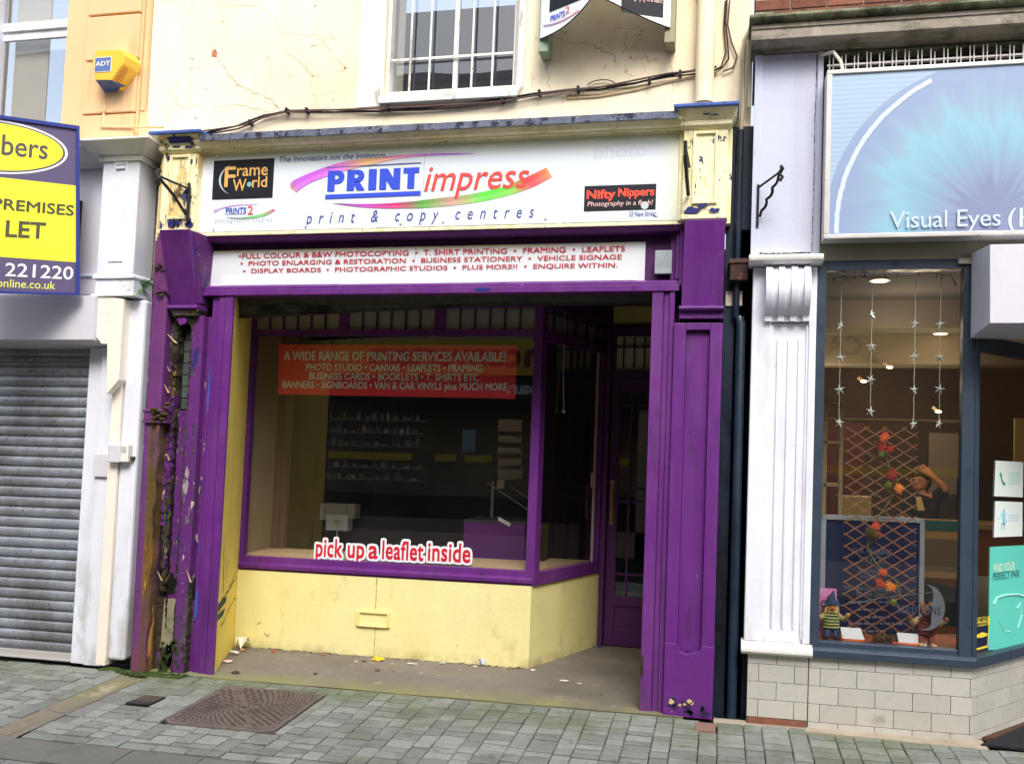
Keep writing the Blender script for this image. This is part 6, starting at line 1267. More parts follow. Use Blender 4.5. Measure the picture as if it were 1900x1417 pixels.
# ---- window display
yD = .30
r = root('notice_board', 'navy notice board in a rounded grey frame behind the wooden trellis', 'notice board', ip(1620, 1195, .45))
bx0, bz1 = F(1524, 954, .42); bx1, _ = F(1716, 965, .42); bz0 = .49
mb = MB(); fw = .03
mb.box(bx0, bx0 + fw, .41, .45, bz0, bz1 - .03); mb.box(bx1 - fw, bx1, .41, .45, bz0, bz1 - .03); mb.box(bx0 + .03, bx1 - .03, .41, .45, bz1 - fw, bz1)
mb.prism([(bx0, .41, bz1 - .03), (bx0 + .008, .41, bz1 - .008), (bx0 + .03, .41, bz1), (bx0 + .03, .41, bz1 - .03)], (0, .04, 0)); mb.prism([(bx1, .41, bz1 - .03), (bx1 - .008, .41, bz1 - .008), (bx1 - .03, .41, bz1), (bx1 - .03, .41, bz1 - .03)], (0, .04, 0))
build('frame', mb, M('grey board frame', srgb(160, 164, 172), .5, .05), r, .003); build('panel', MB().box(bx0 + .02, bx1 - .02, .425, .44, bz0, bz1 - .02), m['navy_board'], r)
pl = flat('pale board lettering', (128, 140, 172))
for s, u0, u1, vb, h in (('OUR HEARING', 1580, 1655, 1026, .034), ('SERVICES', 1594, 1642, 1042, .034), ('FREE HEARING', 1594, 1648, 1062, .024), ('ASSESSMENT', 1596, 1634, 1072, .024), ('THE EARWAX REMOVAL AND', 1564, 1674, 1093, .022), ('EAR CARE CLINIC', 1590, 1642, 1104, .022)):
    a = F(u0, vb, .42); b = F(u1, vb, .42); build('lettering', text_mb(s, a[0], b[0], a[1], a[1] + h, .423), pl, r)
mb = MB()
for k, (u0, u1, v) in enumerate(((1575, 1660, 1118), (1590, 1645, 1132), (1594, 1648, 1146), (1575, 1670, 1158), (1600, 1640, 1172))):
    u = u0
    while u < u1: w_ = U(4, 14); a = F(u, v, .42); b = F(u + w_, v, .42); mb.box(a[0], b[0], .422, .424, a[1], a[1] + .012); u += w_ + 3
build('faded_lines', mb, pl, r)
r = root('trellis', 'expanding wooden lattice trellis standing in the optician window', 'trellis', ip(1635, 1185, yD))
tx0, tz1 = F(1573, 792, yD); tx1, _ = F(1701, 792, yD); tz0 = .50
wd = M('trellis lath', srgb(150, 104, 76), .6, .15, 8)
sl = .66; stepz = .0735
for fam in (0, 1):
    mb = MB(); z = tz0 - 1
    while z < tz1 + 1:
        # line z = zc + s*(x-tx0)
        s_ = sl if fam == 0 else -sl; pts = []
        xa, xb = tx0, tx1; za, zb = z, z + s_ * (tx1 - tx0)
        def clip(xa, za, xb, zb):
            for lim, up in ((tz0, 0), (tz1, 1)):
                ina = za >= lim if not up else za <= lim; inb = zb >= lim if not up else zb <= lim
                if not ina and not inb: return None
                if ina != inb:
                    t = (lim - za) / (zb - za); xi = xa + (xb - xa) * t
                    if ina: xb, zb = xi, lim
                    else: xa, za = xi, lim
            return xa, za, xb, zb
        c = clip(xa, za, xb, zb)
        if c and abs(c[2] - c[0]) > .03:
            d = Vector((c[2] - c[0], c[3] - c[1])).normalized(); n_ = Vector((-d.y, d.x)) * .0033; y_ = yD + (.008 if fam else 0)
            e = d * .01; A = (c[0] - e.x, c[1] - e.y); B = (c[2] + e.x, c[3] + e.y)
            mb.xz([(A[0] - n_.x, A[1] - n_.y), (B[0] - n_.x, B[1] - n_.y), (B[0] + n_.x, B[1] + n_.y), (A[0] + n_.x, A[1] + n_.y)], y_, .007)
        z += stepz
    build('laths', mb, wd, r)
def leafcl(par, u, v, y, s, col, n=5, nm='leaf'):
    c = Vector(ip(u, v, y)); mb = MB()
    for k in range(n):
        cc = c + Vector((U(-s, s) * .35, U(-.02, .01), U(-s, s) * .35)); rot = U(0, 6.28); pts = []; tl = U(-.5, .5)
        for j in range(14):
            an = rot + 2 * math.pi * j / 14; rr = s * (1.0 if j % 2 == 0 else .45) * (1 if j % 4 else .75) * .8
            pts.append(cc + Vector((rr * math.cos(an), rr * math.cos(an) * tl * .5 - rr * .1, rr * math.sin(an))))
        cl = tuple(max(0, min(1, q * U(.7, 1.25))) for q in srgb(*col))
        mb.add(pts + [cc + Vector((0, -.006, 0))], [(j, (j + 1) % 14, 14) for j in range(14)], cl)
    build(nm, mb, m['leafm'], par)
r = root('leaf_garland', 'garland of red and orange artificial maple leaves wound through the trellis', 'garland', ip(1650, 1110, yD - .03))
build('stem', MB().tube([ip(u, v, yD - .02 + .01 * (i % 2)) for i, (u, v) in enumerate(((1622, 818), (1640, 840), (1652, 868), (1662, 880), (1668, 905), (1650, 930), (1628, 960), (1612, 990), (1610, 1015), (1622, 1040), (1642, 1062), (1662, 1075), (1672, 1108)))], .004, 5), flat('olive stem', (110, 116, 60)), r)
for u, v, s, c in ((1642, 811, .04, (232, 96, 60)), (1636, 828, .04, (158, 50, 44)), (1650, 834, .03, (190, 56, 46)), (1634, 841, .025, (120, 130, 70)), (1655, 882, .05, (150, 42, 48)), (1650, 900, .035, (110, 118, 64)), (1669, 906, .042, (236, 132, 50)), (1622, 978, .04, (226, 104, 66)), (1617, 988, .045, (104, 86, 54)), (1628, 990, .03, (176, 66, 50)), (1637, 1062, .032, (234, 92, 40)), (1634, 1081, .035, (190, 72, 36)), (1652, 1085, .04, (244, 140, 46)), (1660, 1118, .03, (120, 132, 70)), (1612, 845, .03, (90, 60, 56))):
    leafcl(r, u, v, yD - .035, s, c)
# star strings
star_me = None
def star_string(u, vs_, lab, ytop=.12, v0=530):
    global star_me
    x, z = F(u, vs_[0], .12); zt_ = 2.70; zb_ = F(u - 4, vs_[-1], .12)[1]
    r = root('star_string', lab, 'star string', (x, .12, zb_ - .04), 'hanging star light strings')
    pts = []; n = 30
    for k in range(n + 1): pts.append((x + .004 * noise.noise((k * .7, u, 0)), .12, lerp(zt_, zb_, k / n)))
    build('wire', MB().tube(pts, .0022, 5), m['cord'], r)
    for i, v in enumerate(vs_):
        xs, zs = F(u - 1 * i, v, .12); 
        if star_me is None:
            mb = MB(); R_ = .034; p = [(R_ * (1 if k % 2 == 0 else .36) * math.sin(math.pi * k / 5), 0, R_ * (1 if k % 2 == 0 else .36) * math.cos(math.pi * k / 5)) for k in range(10)]
            mb.add(p + [(0, -.012, 0), (0, .012, 0)], [(k, (k + 1) % 10, 10) for k in range(10)] + [((k + 1) % 10, k, 11) for k in range(10)])
            o = build('star', mb, M('clear silvery star', srgb(226, 230, 226), .15, .1, 30, spec=.9), r, sheared=False)
            base = wloc(r); 
            for vv in o.data.vertices: vv.co += base
            star_me = o.data
        else:
            o = bpy.data.objects.new('star', star_me); COL.objects.link(o); o.parent = r
        p = lean((xs, .12, zs)); o.location = p - wloc(r); o.rotation_euler = (0, U(-.3, .3), U(-.9, .9))
star_string(1560, (605, 664, 723, 784), 'leftmost of the four full strings of clear stars in the optician window')
star_string(1618, (584, 643, 704, 763), 'second string of clear stars from the left, its stars hanging highest')
star_string(1698, (601, 662, 723, 787), 'third string of clear stars from the left in the optician window')
star_string(1745, (602, 663, 722, 786), 'rightmost string of clear stars beside the slate window post')
r = root('fairy_lights', 'dark wired fairy light string looped along the top of the optician window', 'fairy lights', (4.6, .13, 2.6))
pts = [ip(u, v, .14) for u, v in ((1530, 515), (1560, 514), (1580, 508), (1600, 505), (1625, 511), (1650, 508), (1680, 502), (1710, 503), (1740, 508), (1765, 512), (1775, 530))]
build('wire', MB().tube(pts, .003, 5), m['cable_dark'], r); mb = MB()
for i in range(14): a = Vector(pts[i % 10]).lerp(Vector(pts[i % 10 + 1]), rnd()); mb.tube([a, a + Vector((U(-.01, .01), 0, -.03))], .003, 4)
build('bulbs', mb, m['cable_dark'], r)
# dolls
def doll(name, lab, u, v, y, hgt, cols, hat):
    x, _, z = ip(u, v, y); z = .49; k = hgt / .30; r = root(name, lab, 'doll', (x, y, z)); f = lambda q: srgb(*q)
    mb = MB()
    mb.ball((x, y, z + .11 * k), .055 * k, 12, 8, sx=1.0, sy=.8, sz=1.15, col=f(cols['coat'])); mb.ball((x, y - .01 * k, z + .20 * k), .038 * k, 12, 8, col=f(cols['skin']))
    mb.ball((x + .002, y - .047 * k, z + .20 * k), .010 * k, 8, 6, col=f(cols['nose'])); mb.ball((x - .013 * k, y - .043 * k, z + .21 * k), .004 * k, 6, 4, col=(.02, .02, .02)); mb.ball((x + .015 * k, y - .043 * k, z + .21 * k), .004 * k, 6, 4, col=(.02, .02, .02))
    for sg in (-1, 1):
        mb.tube([(x + sg * .04 * k, y, z + .15 * k), (x + sg * .075 * k, y - .02 * k, z + .13 * k), (x + sg * .095 * k, y - .04 * k, z + .155 * k)], [.020 * k, .018 * k, .014 * k], 8, col=f(cols['arm'])); mb.ball((x + sg * .098 * k, y - .042 * k, z + .162 * k), .015 * k, 8, 6, col=f(cols['skin']))
        mb.tube([(x + sg * .022 * k, y, z + .06 * k), (x + sg * .028 * k, y - .02 * k, z + .03 * k), (x + sg * .03 * k, y - .03 * k, z + .006)], [.024 * k, .02 * k, .018 * k], 8, col=f(cols['leg'])); mb.ball((x + sg * .032 * k, y - .04 * k, z + .012 * k), .02 * k, 8, 6, sy=1.4, sz=.6, col=f(cols['boot']))
    build('body', mb, m['doll'], r, smooth=True)
    mb = MB()
    if hat == 'hat':
        mb.tube([(x, y, z + .225 * k), (x, y, z + .23 * k)], [.055 * k, .05 * k], 14, col=f(cols['hat'])); mb.tube([(x, y, z + .23 * k), (x - .003, y, z + .26 * k), (x + .012 * k, y, z + .31 * k)], [.038 * k, .026 * k, .004], 12, col=f(cols['hat']))
        for j in range(24): a = U(0, 6.28); mb.tube([(x + .034 * k * math.cos(a), y - .015 * k + .03 * k * math.sin(a) * .6, z + .215 * k), (x + .045 * k * math.cos(a), y - .02 * k + .03 * k * math.sin(a) * .6, z + .17 * k)], .004 * k, 4, col=f((226, 200, 110)))
    else:
        for sg in (-1, 1): mb.ball((x + sg * .022 * k, y, z + .236 * k), .014 * k, 8, 6, sy=.5, sz=1.2, col=f(cols['hat']))
        mb.ball((x + .01 * k, y - .02 * k, z + .232 * k), .026 * k, 10, 6, sy=.9, sz=.35, col=f(cols['hat']))
    build('hat', mb, m['doll'], r)
    mb = MB()
    for j in range(5): mb.tube([(x + .05 * k * math.cos(t), y + .042 * k * math.sin(t), z + (.075 + .02 * j) * k) for t in [q * math.pi / 8 + math.pi for q in range(9)]], .004 * k, 4, col=f(cols['stripe']))
    build('stripes', mb, m['doll'], r)
doll('scarecrow_doll', 'straw haired scarecrow doll in a blue hat sitting at the left of the optician window', 1542, 1180, .20, .28, dict(coat=(110, 128, 90), skin=(214, 160, 100), nose=(200, 90, 60), arm=(190, 168, 110), leg=(60, 84, 120), boot=(50, 60, 80), hat=(58, 82, 118), stripe=(206, 210, 130)), 'hat')
doll('scarecrow_doll', 'brown animal doll in a dark red skirt standing at the right of the optician window', 1718, 1195, .14, .31, dict(coat=(134, 70, 66), skin=(150, 104, 84), nose=(90, 60, 50), arm=(196, 160, 120), leg=(150, 80, 72), boot=(206, 170, 130), hat=(178, 140, 110), stripe=(120, 56, 56)), 'ears')
def tilt_card(nm, lab, u0, v0, u1, v1, y, mt, cat='card', lean_=.03):
    a = F(u0, v1, y); b = F(u1, v0, y); z0_ = max(a[1], .49); mb = MB()
    mb.hexa([(a[0], y - lean_, z0_), (b[0] + .02, y - lean_, z0_), (b[0] + .02, y - lean_ + .003, z0_), (a[0], y - lean_ + .003, z0_), (a[0] - .01, y, b[1]), (b[0], y, b[1]), (b[0], y + .003, b[1]), (a[0] - .01, y + .003, b[1])])
    return tagit(build(nm, mb, mt), lab, cat)
wc = flat('white card', (232, 234, 242)); oc = M('orange felt', srgb(236, 110, 50), .8, .1, 10)
tilt_card('blank_card', 'blank white card beside the blue hatted scarecrow doll', 1562, 1165, 1597, 1182, .14, wc); tilt_card('blank_card', 'blank white card left of the brown animal doll', 1667, 1176, 1712, 1196, .13, wc)
for (u0, u1, lab) in ((1560, 1604, 'orange felt leaf under the left blank card'), (1655, 1712, 'orange felt leaf under the right blank card')):
    a = F(u0, 1190, .12); b = F(u1, 1190, .12); cx = (a[0] + b[0]) / 2; w_ = (b[0] - a[0]) / 2; pts = [(cx + w_ * math.cos(t), .13 + .05 * math.sin(t)) for t in [k * math.pi / 8 for k in range(16)]]
    mb = MB(); mb.prism([(p[0], p[1], .487) for p in pts], (0, 0, .02)); tagit(build('felt_leaf', mb, oc, bev=.005), lab, 'decoration')
for (u, lab) in ((1632, 'brown pine cone lying at the foot of the trellis'), (1658, 'dark brown pine cone right of the other pine cone')):
    a = F(u, 1190, .16); mb = MB(); mb.ball((a[0], .16, .51), .028, 10, 7, sx=1.5)
    for k in range(40): t = U(0, 6.28); q = U(-1, 1); mb.ball((a[0] + .04 * q, .16 + .024 * math.cos(t), .51 + .024 * math.sin(t)), .009, 5, 4)
    tagit(build('pine_cone', mb, M('pine cone', srgb(84, 58, 42), .8, .3, 30)), lab, 'pine cone')
r = root('pink_card', 'tall pink card with drawn spectacles behind the blue hatted scarecrow doll', 'card', ip(1538, 1160, .26))
a = F(1519, 1190, .26); b = F(1552, 1092, .26); pk = M('pink card', srgb(240, 140, 196), .6, .1, 6, 0, 60, [(srgb(214, 180, 230), 5, (1, 1, 1), .55, .05, .8)])
x_ = max(a[0], 4.2); build('card', MB().hexa([(x_, .25, .49), (b[0] + .02, .25, .49), (b[0] + .02, .254, .49), (x_, .254, .49), (x_, .26, b[1]), (b[0], .26, b[1]), (b[0], .264, b[1]), (x_, .264, b[1])]), pk, r)
mb = MB(); zc = b[1] - .09
for k in (0, 1): cx = x_ + .025 + .05 * k; mb.tube([(cx + .017 * math.cos(t), .248, zc + .02 * math.sin(t)) for t in [q * math.pi / 7 for q in range(15)]], .003, 5)
build('drawn_spectacles', mb, m['rubber'], r)
# frosted logo ring on the pane
mb = MB(); yg2 = .048; a = F(1722, 1085, yg2); b = F(1722, 1168, yg2); cx, cz = a[0] - .01, (a[1] + b[1]) / 2; Rr = (a[1] - b[1]) / 2 * 1.03
ro = []; n = 24
for k in range(n + 1):
    t = math.radians(lerp(95, -110, k / n)); wd_ = .075 * math.sin(math.pi * k / n) ** 1.2; ro.append(((cx + Rr * .78 * math.cos(t), yg2, cz + Rr * math.sin(t)), (cx + (Rr * .78 - wd_) * math.cos(t), yg2, cz + (Rr - wd_ * .5) * math.sin(t))))
for p, q in zip(ro, ro[1:]): mb.add([p[0], q[0], q[1], p[1]], [(0, 1, 2, 3)])
c2 = F(1548, 1140, yg2)
fm_ = M('frosted film', srgb(84, 90, 96), .6, .03)
rr_ = root('window_decal', 'frosted grey crescent logo decal on the optician window pane', 'decal', (cx, yg2, cz - Rr))
build('crescent', mb, fm_, rr_); build('thin_line', MB().tube([ip(1552, 1124, yg2), ip(1640, 1108, yg2), ip(1732, 1098, yg2)], .0015, 4), fm_, rr_); build('thin_arc', MB().tube([(F(1548, 1100, yg2)[0] + .03 * math.sin(t), yg2, lerp(F(1548, 1100, yg2)[1], F(1548, 1155, yg2)[1], t / math.pi)) for t in [k * math.pi / 10 for k in range(11)]], .002, 4), fm_, rr_)
build('lettering', textF('SOLUTIONS', (1665, 1136), (1745, 1126), yg2, space=1.1), M('pale film', srgb(78, 80, 96), .6, .03), rr_)
# posters on the angled pane
def cuv(u, v, d=.026):
    o = lean(tuple(C0 - CN * d)); r_ = ray(u, v); t = (o - CAM).dot(CN) / r_.dot(CN); p = CAM + r_ * t; q = Vector((p.x - X_SHEAR * p.z, p.y, 0)) - (C0 - CN * d); return q.dot(CD), p.z
def cquad(par, nm, pts, mt, d=.026, t=.001):
    mb = MB(); P_ = []
    for u, v in pts: a, z = cuv(u, v, d); P_.append((*cfr(a, d), z))
    mb.prism(P_, CN * t); return build(nm, mb, mt, par) if par else build(nm, mb, mt)
def ctext(s, L_, R_, par, mt, d=.024, **k):
    a = cuv(*L_, d); b = cuv(*R_, d); return build('lettering', text_mb(s, a[0], b[0], a[1], b[1] if k.get('abs') else a[1] + k.pop('h'), 0, frame=lambda p, q: (*cfr(p, d), q), **k), mt, par)
wp = flat('white notice', (226, 236, 232))
r = root('paper_notice', 'white notice with a green telephone symbol taped to the optician angled pane', 'notice', (5.1, .06, 1.35)); cquad(r, 'sheet', [(1842, 854), (1893, 857), (1893, 922), (1840, 920)], wp)
mb = MB(); gp_ = flat('green print', (70, 170, 130)); pts = [(*cfr(cuv(u, v)[0], .0245), cuv(u, v)[1]) for u, v in ((1850, 877), (1852, 884), (1854, 892), (1858, 898))]; build('telephone_symbol', MB().tube(pts, [.010, .006, .006, .010], 6), gp_, r)
mb = MB()
for k in range(5): a, z = cuv(1866, 878 + 5 * k); b, _ = cuv(1887, 878 + 5 * k); mb.add([(*cfr(a, .0245), z), (*cfr(b, .0245), z), (*cfr(b, .0245), z + .006), (*cfr(a, .0245), z + .006)], [(0, 1, 2, 3)])
build('faded_lines', mb, flat('faint green', (170, 215, 200)), r)
r = root('paper_notice', 'white notice with a small blue standing figure below the telephone notice', 'notice', (5.1, .06, 1.1)); cquad(r, 'sheet', [(1842, 929), (1893, 931), (1893, 994), (1840, 996)], wp)
lb2 = flat('light blue print', (130, 190, 215)); pp2 = lambda u, v: (*cfr(cuv(u, v)[0], .0245), cuv(u, v)[1])
mb = MB(); mb.ball(pp2(1857, 945), .009, 8, 6); mb.tube([pp2(1857, 950), pp2(1857, 960), pp2(1858, 968)], [.012, .012, .018], 6); mb.tube([pp2(1854, 969), pp2(1854, 982)], .004, 5); mb.tube([pp2(1859, 969), pp2(1859, 982)], .004, 5); mb.tube([pp2(1854, 952), pp2(1849, 962)], .004, 5); build('figure_symbol', mb, lb2, r)
mb = MB()
for k in range(3): a, z = cuv(1866, 956 + 5 * k); b, _ = cuv(1887, 956 + 5 * k); mb.add([(*cfr(a, .0245), z), (*cfr(b, .0245), z), (*cfr(b, .0245), z + .006), (*cfr(a, .0245), z + .006)], [(0, 1, 2, 3)])
build('faded_lines', mb, flat('faint blue', (170, 205, 225)), r)
r = root('poster', 'large teal spectacles poster reading find your perfect pair', 'poster', (5.15, .1, .5)); cquad(r, 'sheet', [(1833, 1014), (1930, 1009), (1928, 1200), (1832, 1205)], flat('teal poster', (98, 206, 190)))
ctext('FIND YOUR', (1841, 1061), (1880, 1058), r, flat('poster white', (222, 240, 220)), h=.048, offset=.015); ctext('PERFECT PAIR', (1840, 1076), (1889, 1073), r, flat('poster dark', (36, 84, 90)), h=.042, offset=.01)
mb = MB(); mb.tube([pp2(u, v) for u, v in ((1840, 1120), (1846, 1108), (1862, 1103), (1884, 1102), (1900, 1106))], .008, 5); mb.tube([pp2(u, v) for u, v in ((1844, 1116), (1850, 1150), (1862, 1172), (1872, 1170))], .004, 5); mb.tube([pp2(u, v) for u, v in ((1884, 1128), (1890, 1118), (1893, 1140), (1886, 1164))], .005, 5); build('drawn_spectacles', mb, flat('pale teal', (160, 226, 216)), r)
r = root('warning_sticker', 'small yellow and black thieves beware sticker beside the teal poster', 'sticker', (5.1, .05, .5)); cquad(r, 'sheet', [(1808, 1146), (1834, 1142), (1831, 1200), (1807, 1206)], flat('sticker yellow', (240, 214, 60)), .0245)
cquad(r, 'black_band', [(1809, 1162), (1832, 1158), (1830, 1196), (1808, 1202)], flat('sticker black', (26, 34, 62)), .0235); ctext('THIEVES', (1810, 1154), (1831, 1150), r, flat('sticker black', (26, 34, 62)), .0228, h=.022, offset=.03); ctext('BEWARE', (1810, 1161), (1831, 1157), r, flat('sticker black', (26, 34, 62)), .0228, h=.016, offset=.03)
cquad(r, 'oval', [(1810, 1177), (1820, 1172), (1830, 1174), (1830, 1178), (1820, 1182), (1810, 1182)], flat('sticker yellow', (240, 214, 60)), .0225)
# ================================================================== PERSON
def person():
    Y0 = 4.55
    r = root('person', 'person in a dark top raising one hand to their head behind the optician counter', 'person', ip(1712, 1040, Y0))
    W3 = lambda u, v, dy=0: Vector(ip(u, v, Y0)) + Vector((0, dy, 0))
    pel = W3(1716, 985); spn = W3(1715, 955); ch = W3(1712, 932); nk = W3(1708, 913); hd0 = W3(1707, 903)
    shR = W3(1732, 926, -.02); elR = W3(1751, 906, -.12); wrR = W3(1722, 880, -.14)
    shL = W3(1690, 926, -.02); elL = W3(1678, 955, -.10); wrL = W3(1660, 962, -.28)
    def skin(name, pts, edges, rad, mat, par, sub=2):
        me = bpy.data.meshes.new(name); b0 = wloc(par); me.from_pydata([lean(p) - b0 for p in pts], edges, []); me.update(); me.materials.append(mat)
        o = bpy.data.objects.new(name, me); COL.objects.link(o); o.parent = par
        sk = o.modifiers.new('skin', 'SKIN'); sk.use_smooth_shade = True
        if not me.skin_vertices: bpy.context.view_layer.update()
        lay = me.skin_vertices[0].data
        for i, q in enumerate(rad): lay[i].radius = (q, q) if not isinstance(q, tuple) else q
        lay[0].use_root = True
        s = o.modifiers.new('sub', 'SUBSURF'); s.levels = sub; s.render_levels = sub
        return o
    skm = M('skin', srgb(206, 140, 104), .6, .08, 20)
    pts = [pel, spn, ch, nk, hd0, shR, elR, wrR, shL, elL, wrL, pel + Vector((.1, -.05, -.3)), pel + Vector((-.1, -.05, -.3))]
    edges = [(0, 1), (1, 2), (2, 3), (3, 4), (2, 5), (5, 6), (6, 7), (2, 8), (8, 9), (9, 10), (0, 11), (0, 12)]
    rad = [.13, .12, .13, .055, .05, .065, .042, .026, .065, .042, .026, .075, .075]
    # palm and fingers of both hands
    for wr, tgt in ((wrR, W3(1712, 872, -.12)), (wrL, W3(1650, 966, -.34))):
        wi = pts.index(wr); pl_ = wr.lerp(tgt, .55); pi_ = len(pts); pts.append(pl_); edges.append((wi, pi_)); rad.append(.032)
        d = (tgt - wr).normalized(); sd = d.cross(Vector((0, 1, 0))).normalized()
        for k in range(4):
            o = sd * (k - 1.5) * .020; L_ = (.060, .070, .066, .050)[k]
            a = pl_ + d * .035 + o; b = a + d * L_ * .6 + Vector((0, -.01, .004)); c = b + d * L_ * .5 + Vector((0, .012, -.02)); n = len(pts)
            pts += [a, b, c]; rad += [.011, .0095, .008]; edges += [(pi_, n), (n, n + 1), (n + 1, n + 2)]
        a = pl_ + sd * -.03; b = a + sd * -.025 + d * .03; n = len(pts); pts += [a, b]; rad += [.012, .009]; edges += [(pi_, n), (n, n + 1)]
    skin('body', pts, edges, rad, skm, r)
    hc = W3(1706, 891)
    mb = MB(); mb.ball(hc, .095, 18, 14, sx=.86, sy=1.0, sz=1.18); mb.ball(hc + Vector((-.02, -.045, -.055)), .052, 12, 10, sx=1, sy=1, sz=1.0)
    fdir = Vector((-.45, -.89, 0)); fr_ = Vector((.89, -.45, 0))
    mb.tube([hc + fdir * .090 + Vector((0, 0, .015)), hc + fdir * .112 + Vector((0, 0, -.022)), hc + fdir * .095 + Vector((0, 0, -.03))], [.010, .015, .010], 8)
    for sg in (-1, 1): mb.ball(hc + fr_ * sg * .083 + Vector((0, 0, -.005)), .025, 8, 6, sx=.5, sz=1.2)
    hdo = build('head', mb, skm, r, smooth=True)
    mb = MB()
    for sg in (-1, 1): mb.ball(hc + fdir * .088 + fr_ * sg * .032 + Vector((0, 0, .008)), .012, 8, 6, sz=.6)
    build('eyes', mb, m['rubber'], hdo, smooth=True)
    mb = MB(); mb.tube([hc + fdir * .09 + fr_ * q * .022 + Vector((0, 0, -.058 + .003 * abs(q))) for q in (-1, 0, 1)], .006, 6); build('mouth', mb, flat('lips', (150, 70, 60)), hdo)
    mb = MB()
    for sg in (-1, 1): c = hc + fdir * .104 + fr_ * sg * .034 + Vector((0, 0, .006)); mb.tube([c + fr_ * .024 * math.cos(t) + Vector((0, 0, .02 * math.sin(t))) for t in [q * math.pi / 6 for q in range(13)]], .0035, 5)
    build('spectacles', mb, flat('spectacle rim', (200, 150, 140)), hdo)
    mb = MB(); hr = M('dark hair', srgb(46, 32, 26), .5, .3, 40)
    mb.ball(hc + Vector((.010, .012, .052)), .103, 16, 12, sx=.95, sy=1.02, sz=.98); mb.ball(hc + Vector((.05, .03, -.01)), .075, 12, 8, sz=1.3); mb.ball(hc + Vector((.03, .06, -.03)), .08, 12, 8)
    build('hair', mb, hr, r, smooth=True)
    tp = [pel, spn, ch, nk.lerp(ch, .5), shR, elR, shL, elL, elL.lerp(wrL, .6)]
    skin('dark_top', tp, [(0, 1), (1, 2), (2, 3), (2, 4), (4, 5), (2, 6), (6, 7), (7, 8)], [.155, .145, .15, .075, .085, .060, .085, .058, .042], M('dark knit top', (.013, .013, .016), .9, .2, 30), r)
    mb = MB(); a = W3(1694, 920, -.14); b = W3(1704, 945, -.18); mb.prism([a, a + Vector((.05, 0, .0)), b + Vector((.03, 0, 0)), b + Vector((-.04, 0, 0))], (0, .01, 0)); build('collar', mb, flat('pale collar', (214, 190, 120)), r)
person()
# ================================================================== ACROSS THE STREET (seen in the glass)
YO = -8.6
def opp(lab, x0, x1, h, wallm, seed):
    random.seed(seed); r = root('building', lab, 'building', ((x0 + x1) / 2, YO - 2, 0))
    mb = MB(); mb.box(x0, x1, YO - 6, YO, 3.45, h); mb.box(x0, x1, YO - 6, YO - 1.6, -.4, 3.45); mb.box(x0, x0 + .35, YO - 1.6, YO, -.4, 3.45); mb.box(x1 - .35, x1, YO - 1.6, YO, -.4, 3.45); mb.box(x0, x1, YO - 1.6, YO, -.45, .1)
    build('wall', mb, wallm, r)
    mb = MB(); n = 24; 
    for k in range(n):
        a, b = lerp(x0 - .1, x1 + .1, k / n), lerp(x0 - .1, x1 + .1, (k + 1) / n); ha = h + .12 * noise.noise((a, seed, 0)); hb = h + .12 * noise.noise((b, seed, 0))
        mb.hexa([(a, YO - 6, h - .02), (b, YO - 6, h - .02), (b, YO + .15, h - .02), (a, YO + .15, h - .02), (a, YO - 3, ha + 1.0), (b, YO - 3, hb + 1.0), (b, YO + .1, hb + .1), (a, YO + .1, ha + .1)])
    build('roof', mb, M('dark slate roof', (.03, .03, .034), .8, .3, 6), r)
    k = 0; x = x0 + .8
    while x + 1.1 < x1:
        w = build('window', MB().box(x, x + 1.0, YO, YO + .05, 4.3, 6.1), m['white'], r); build('pane', MB().box(x + .08, x + .92, YO + .05, YO + .06, 4.38, 6.02), M('dark pane', (.02, .025, .03), .1, 0, spec=.8), w); x += 2.1; k += 1
    return r
ob = opp('dark brick building opposite with a yellow fascia seen reflected in the print shop window', -5.2, 2.4, 7.75, M('opposite painted brick', srgb(168, 150, 132), .9, .2, 8), 3)
ob3 = opp('taller dark brick building opposite seen reflected in the left upper window', -16, -5.2, 8.7, M('opposite dark brick two', srgb(80, 60, 52), .9, .2, 8), 9)
ob2 = opp('pale brown building opposite seen reflected in the optician window', 2.4, 12, 7.6, M('opposite brown render', srgb(172, 156, 138), .9, .15, 3), 5)
for par, a, b in ((ob, -4.05, 2.35), (ob3, -15.8, -5.4), (ob2, 2.5, 7.0), (ob2, 7.2, 11.8)):
    ye = par is ob and a > -5 or (par is ob2 and a < 5)
    build('fascia', MB().box(a, b, YO, YO + .12, 2.92, 3.55), flat('opposite yellow fascia', (196, 168, 62)) if ye else m['stone'], par)
    if ye: build('lower_band', MB().box(a, b, YO - .02, YO + .06, 2.45, 2.90), flat('opposite navy band', (26, 34, 44)), par)
    build('stall', MB().box(a, b, YO - .3, YO - .1, -.4, .75), m['inner_dark'], par)
    for sa, sb in (((-4.0, -1.9), (-1.47, -1.05), (-.9, -.4), (.5, 1.9)) if par is ob else ((a + .1, a + 1.7), (a + 2.1, b))): build('stripe', MB().box(sa, sb, YO - .2, YO - .19, 1.37, 1.50), flat('opposite yellow stripe', (206, 184, 58)), par)
def mirror_text(s, xa, xb, z0, z1, mt, par, y=YO + .125, **k): build('lettering', text_mb(s, 0, xb - xa, z0, z1, 0, frame=lambda p, q: (xb - p, y, q), **k), mt, par)
ol = flat('opposite maroon letters', (96, 40, 44)); mirror_text('converters', -2.66, .12, 3.08, 3.36, ol, ob, ref='x', offset=.03); mirror_text('cash', .22, 1.5, 3.08, 3.36, ol, ob, ref='x', offset=.03)
mirror_text('loan', -.1, .62, 2.60, 2.74, flat('opposite white letters', (200, 205, 215)), ob, YO + .065, ref='x', offset=.03); mirror_text('cash cheques', -2.3, -.2, 2.60, 2.74, flat('opposite pink letters', (190, 110, 120)), ob, YO + .065, ref='x')
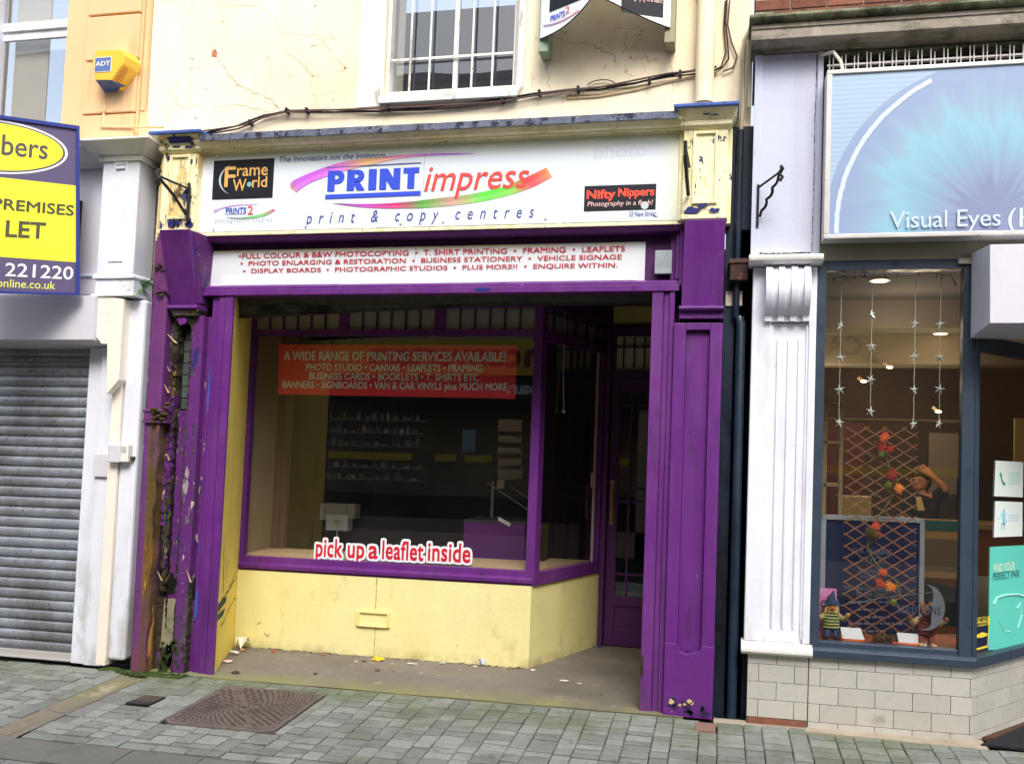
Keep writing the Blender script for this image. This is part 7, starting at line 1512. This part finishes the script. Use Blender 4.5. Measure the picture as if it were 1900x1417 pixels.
mirror_text('CASH', 4.68, 5.56, 3.12, 3.38, flat('opposite dark letters', (60, 52, 30)), ob2, offset=.02)
random.seed(31)
mb = MB(); sh_ = MB()
for z in (1.0, 1.22, 1.62, 1.86, 2.1):
    sh_.box(-4.0, -1.7, YO - .55, YO - .22, z - .008, z)
    x = -3.95
    while x < -1.8: w_ = U(.02, .09); h_ = U(.03, .15); mb.box(x, x + w_, YO - .3, YO - .26, z, z + h_, srgb(*random.choice(((220, 220, 210), (190, 170, 120), (150, 150, 150), (210, 200, 190))))); x += w_ + U(.01, .12)
build('shelf', sh_, m['alu'], ob); build('window_stock', mb, m['leafm'], ob)
build('poster', MB().box(-.95, -.7, YO - .18, YO - .17, 1.55, 1.95), flat('opposite poster', (150, 170, 180)), ob)
# ================================================================== LIGHT, SKY, CAMERA
w = bpy.data.worlds.new('World'); sc.world = w; w.use_nodes = True; nt = w.node_tree; N = nt.nodes; bg = N['Background']
sky = N.new('ShaderNodeTexSky'); sky.sky_type = 'NISHITA'; sky.sun_disc = False
EL, AZ = math.radians(48), math.radians(161)     # azimuth measured from +Y towards +X: the sun stands over the street, slightly right
sky.sun_elevation = EL; sky.sun_rotation = AZ; sky.air_density = 1.2; sky.dust_density = 3.5; sky.ozone_density = 1.0
hs = N.new('ShaderNodeHueSaturation'); hs.inputs['Saturation'].default_value = .55
nt.links.new(sky.outputs[0], hs.inputs['Color']); nt.links.new(hs.outputs[0], bg.inputs[0]); bg.inputs[1].default_value = .15
sl = bpy.data.lights.new('sun', 'SUN'); sl.energy = 1.15; sl.angle = math.radians(24); sl.color = (1, .95, .87)
so = bpy.data.objects.new('sun', sl); COL.objects.link(so); so.location = (6, -8, 14)
dirv = Vector((math.sin(AZ) * math.cos(EL), math.cos(AZ) * math.cos(EL), math.sin(EL)))
so.rotation_euler = dirv.to_track_quat('Z', 'Y').to_euler()
cd = bpy.data.cameras.new('camera'); co = bpy.data.objects.new('camera', cd); COL.objects.link(co)
co.matrix_world = Matrix.Translation(CAM) @ R.to_4x4()
cd.sensor_width = 36; cd.lens = FPX / 1900 * 36; cd.shift_y = (PPY - 708.5) / 1900; cd.clip_end = 500; cd.clip_start = .05
sc.camera = co
sc.view_settings.view_transform = 'Standard'; sc.view_settings.look = 'None'; sc.view_settings.exposure = 1.0; sc.view_settings.gamma = 1
sc.cycles.max_bounces = 8; sc.cycles.transparent_max_bounces = 16; sc.cycles.caustics_reflective = False; sc.cycles.caustics_refractive = False
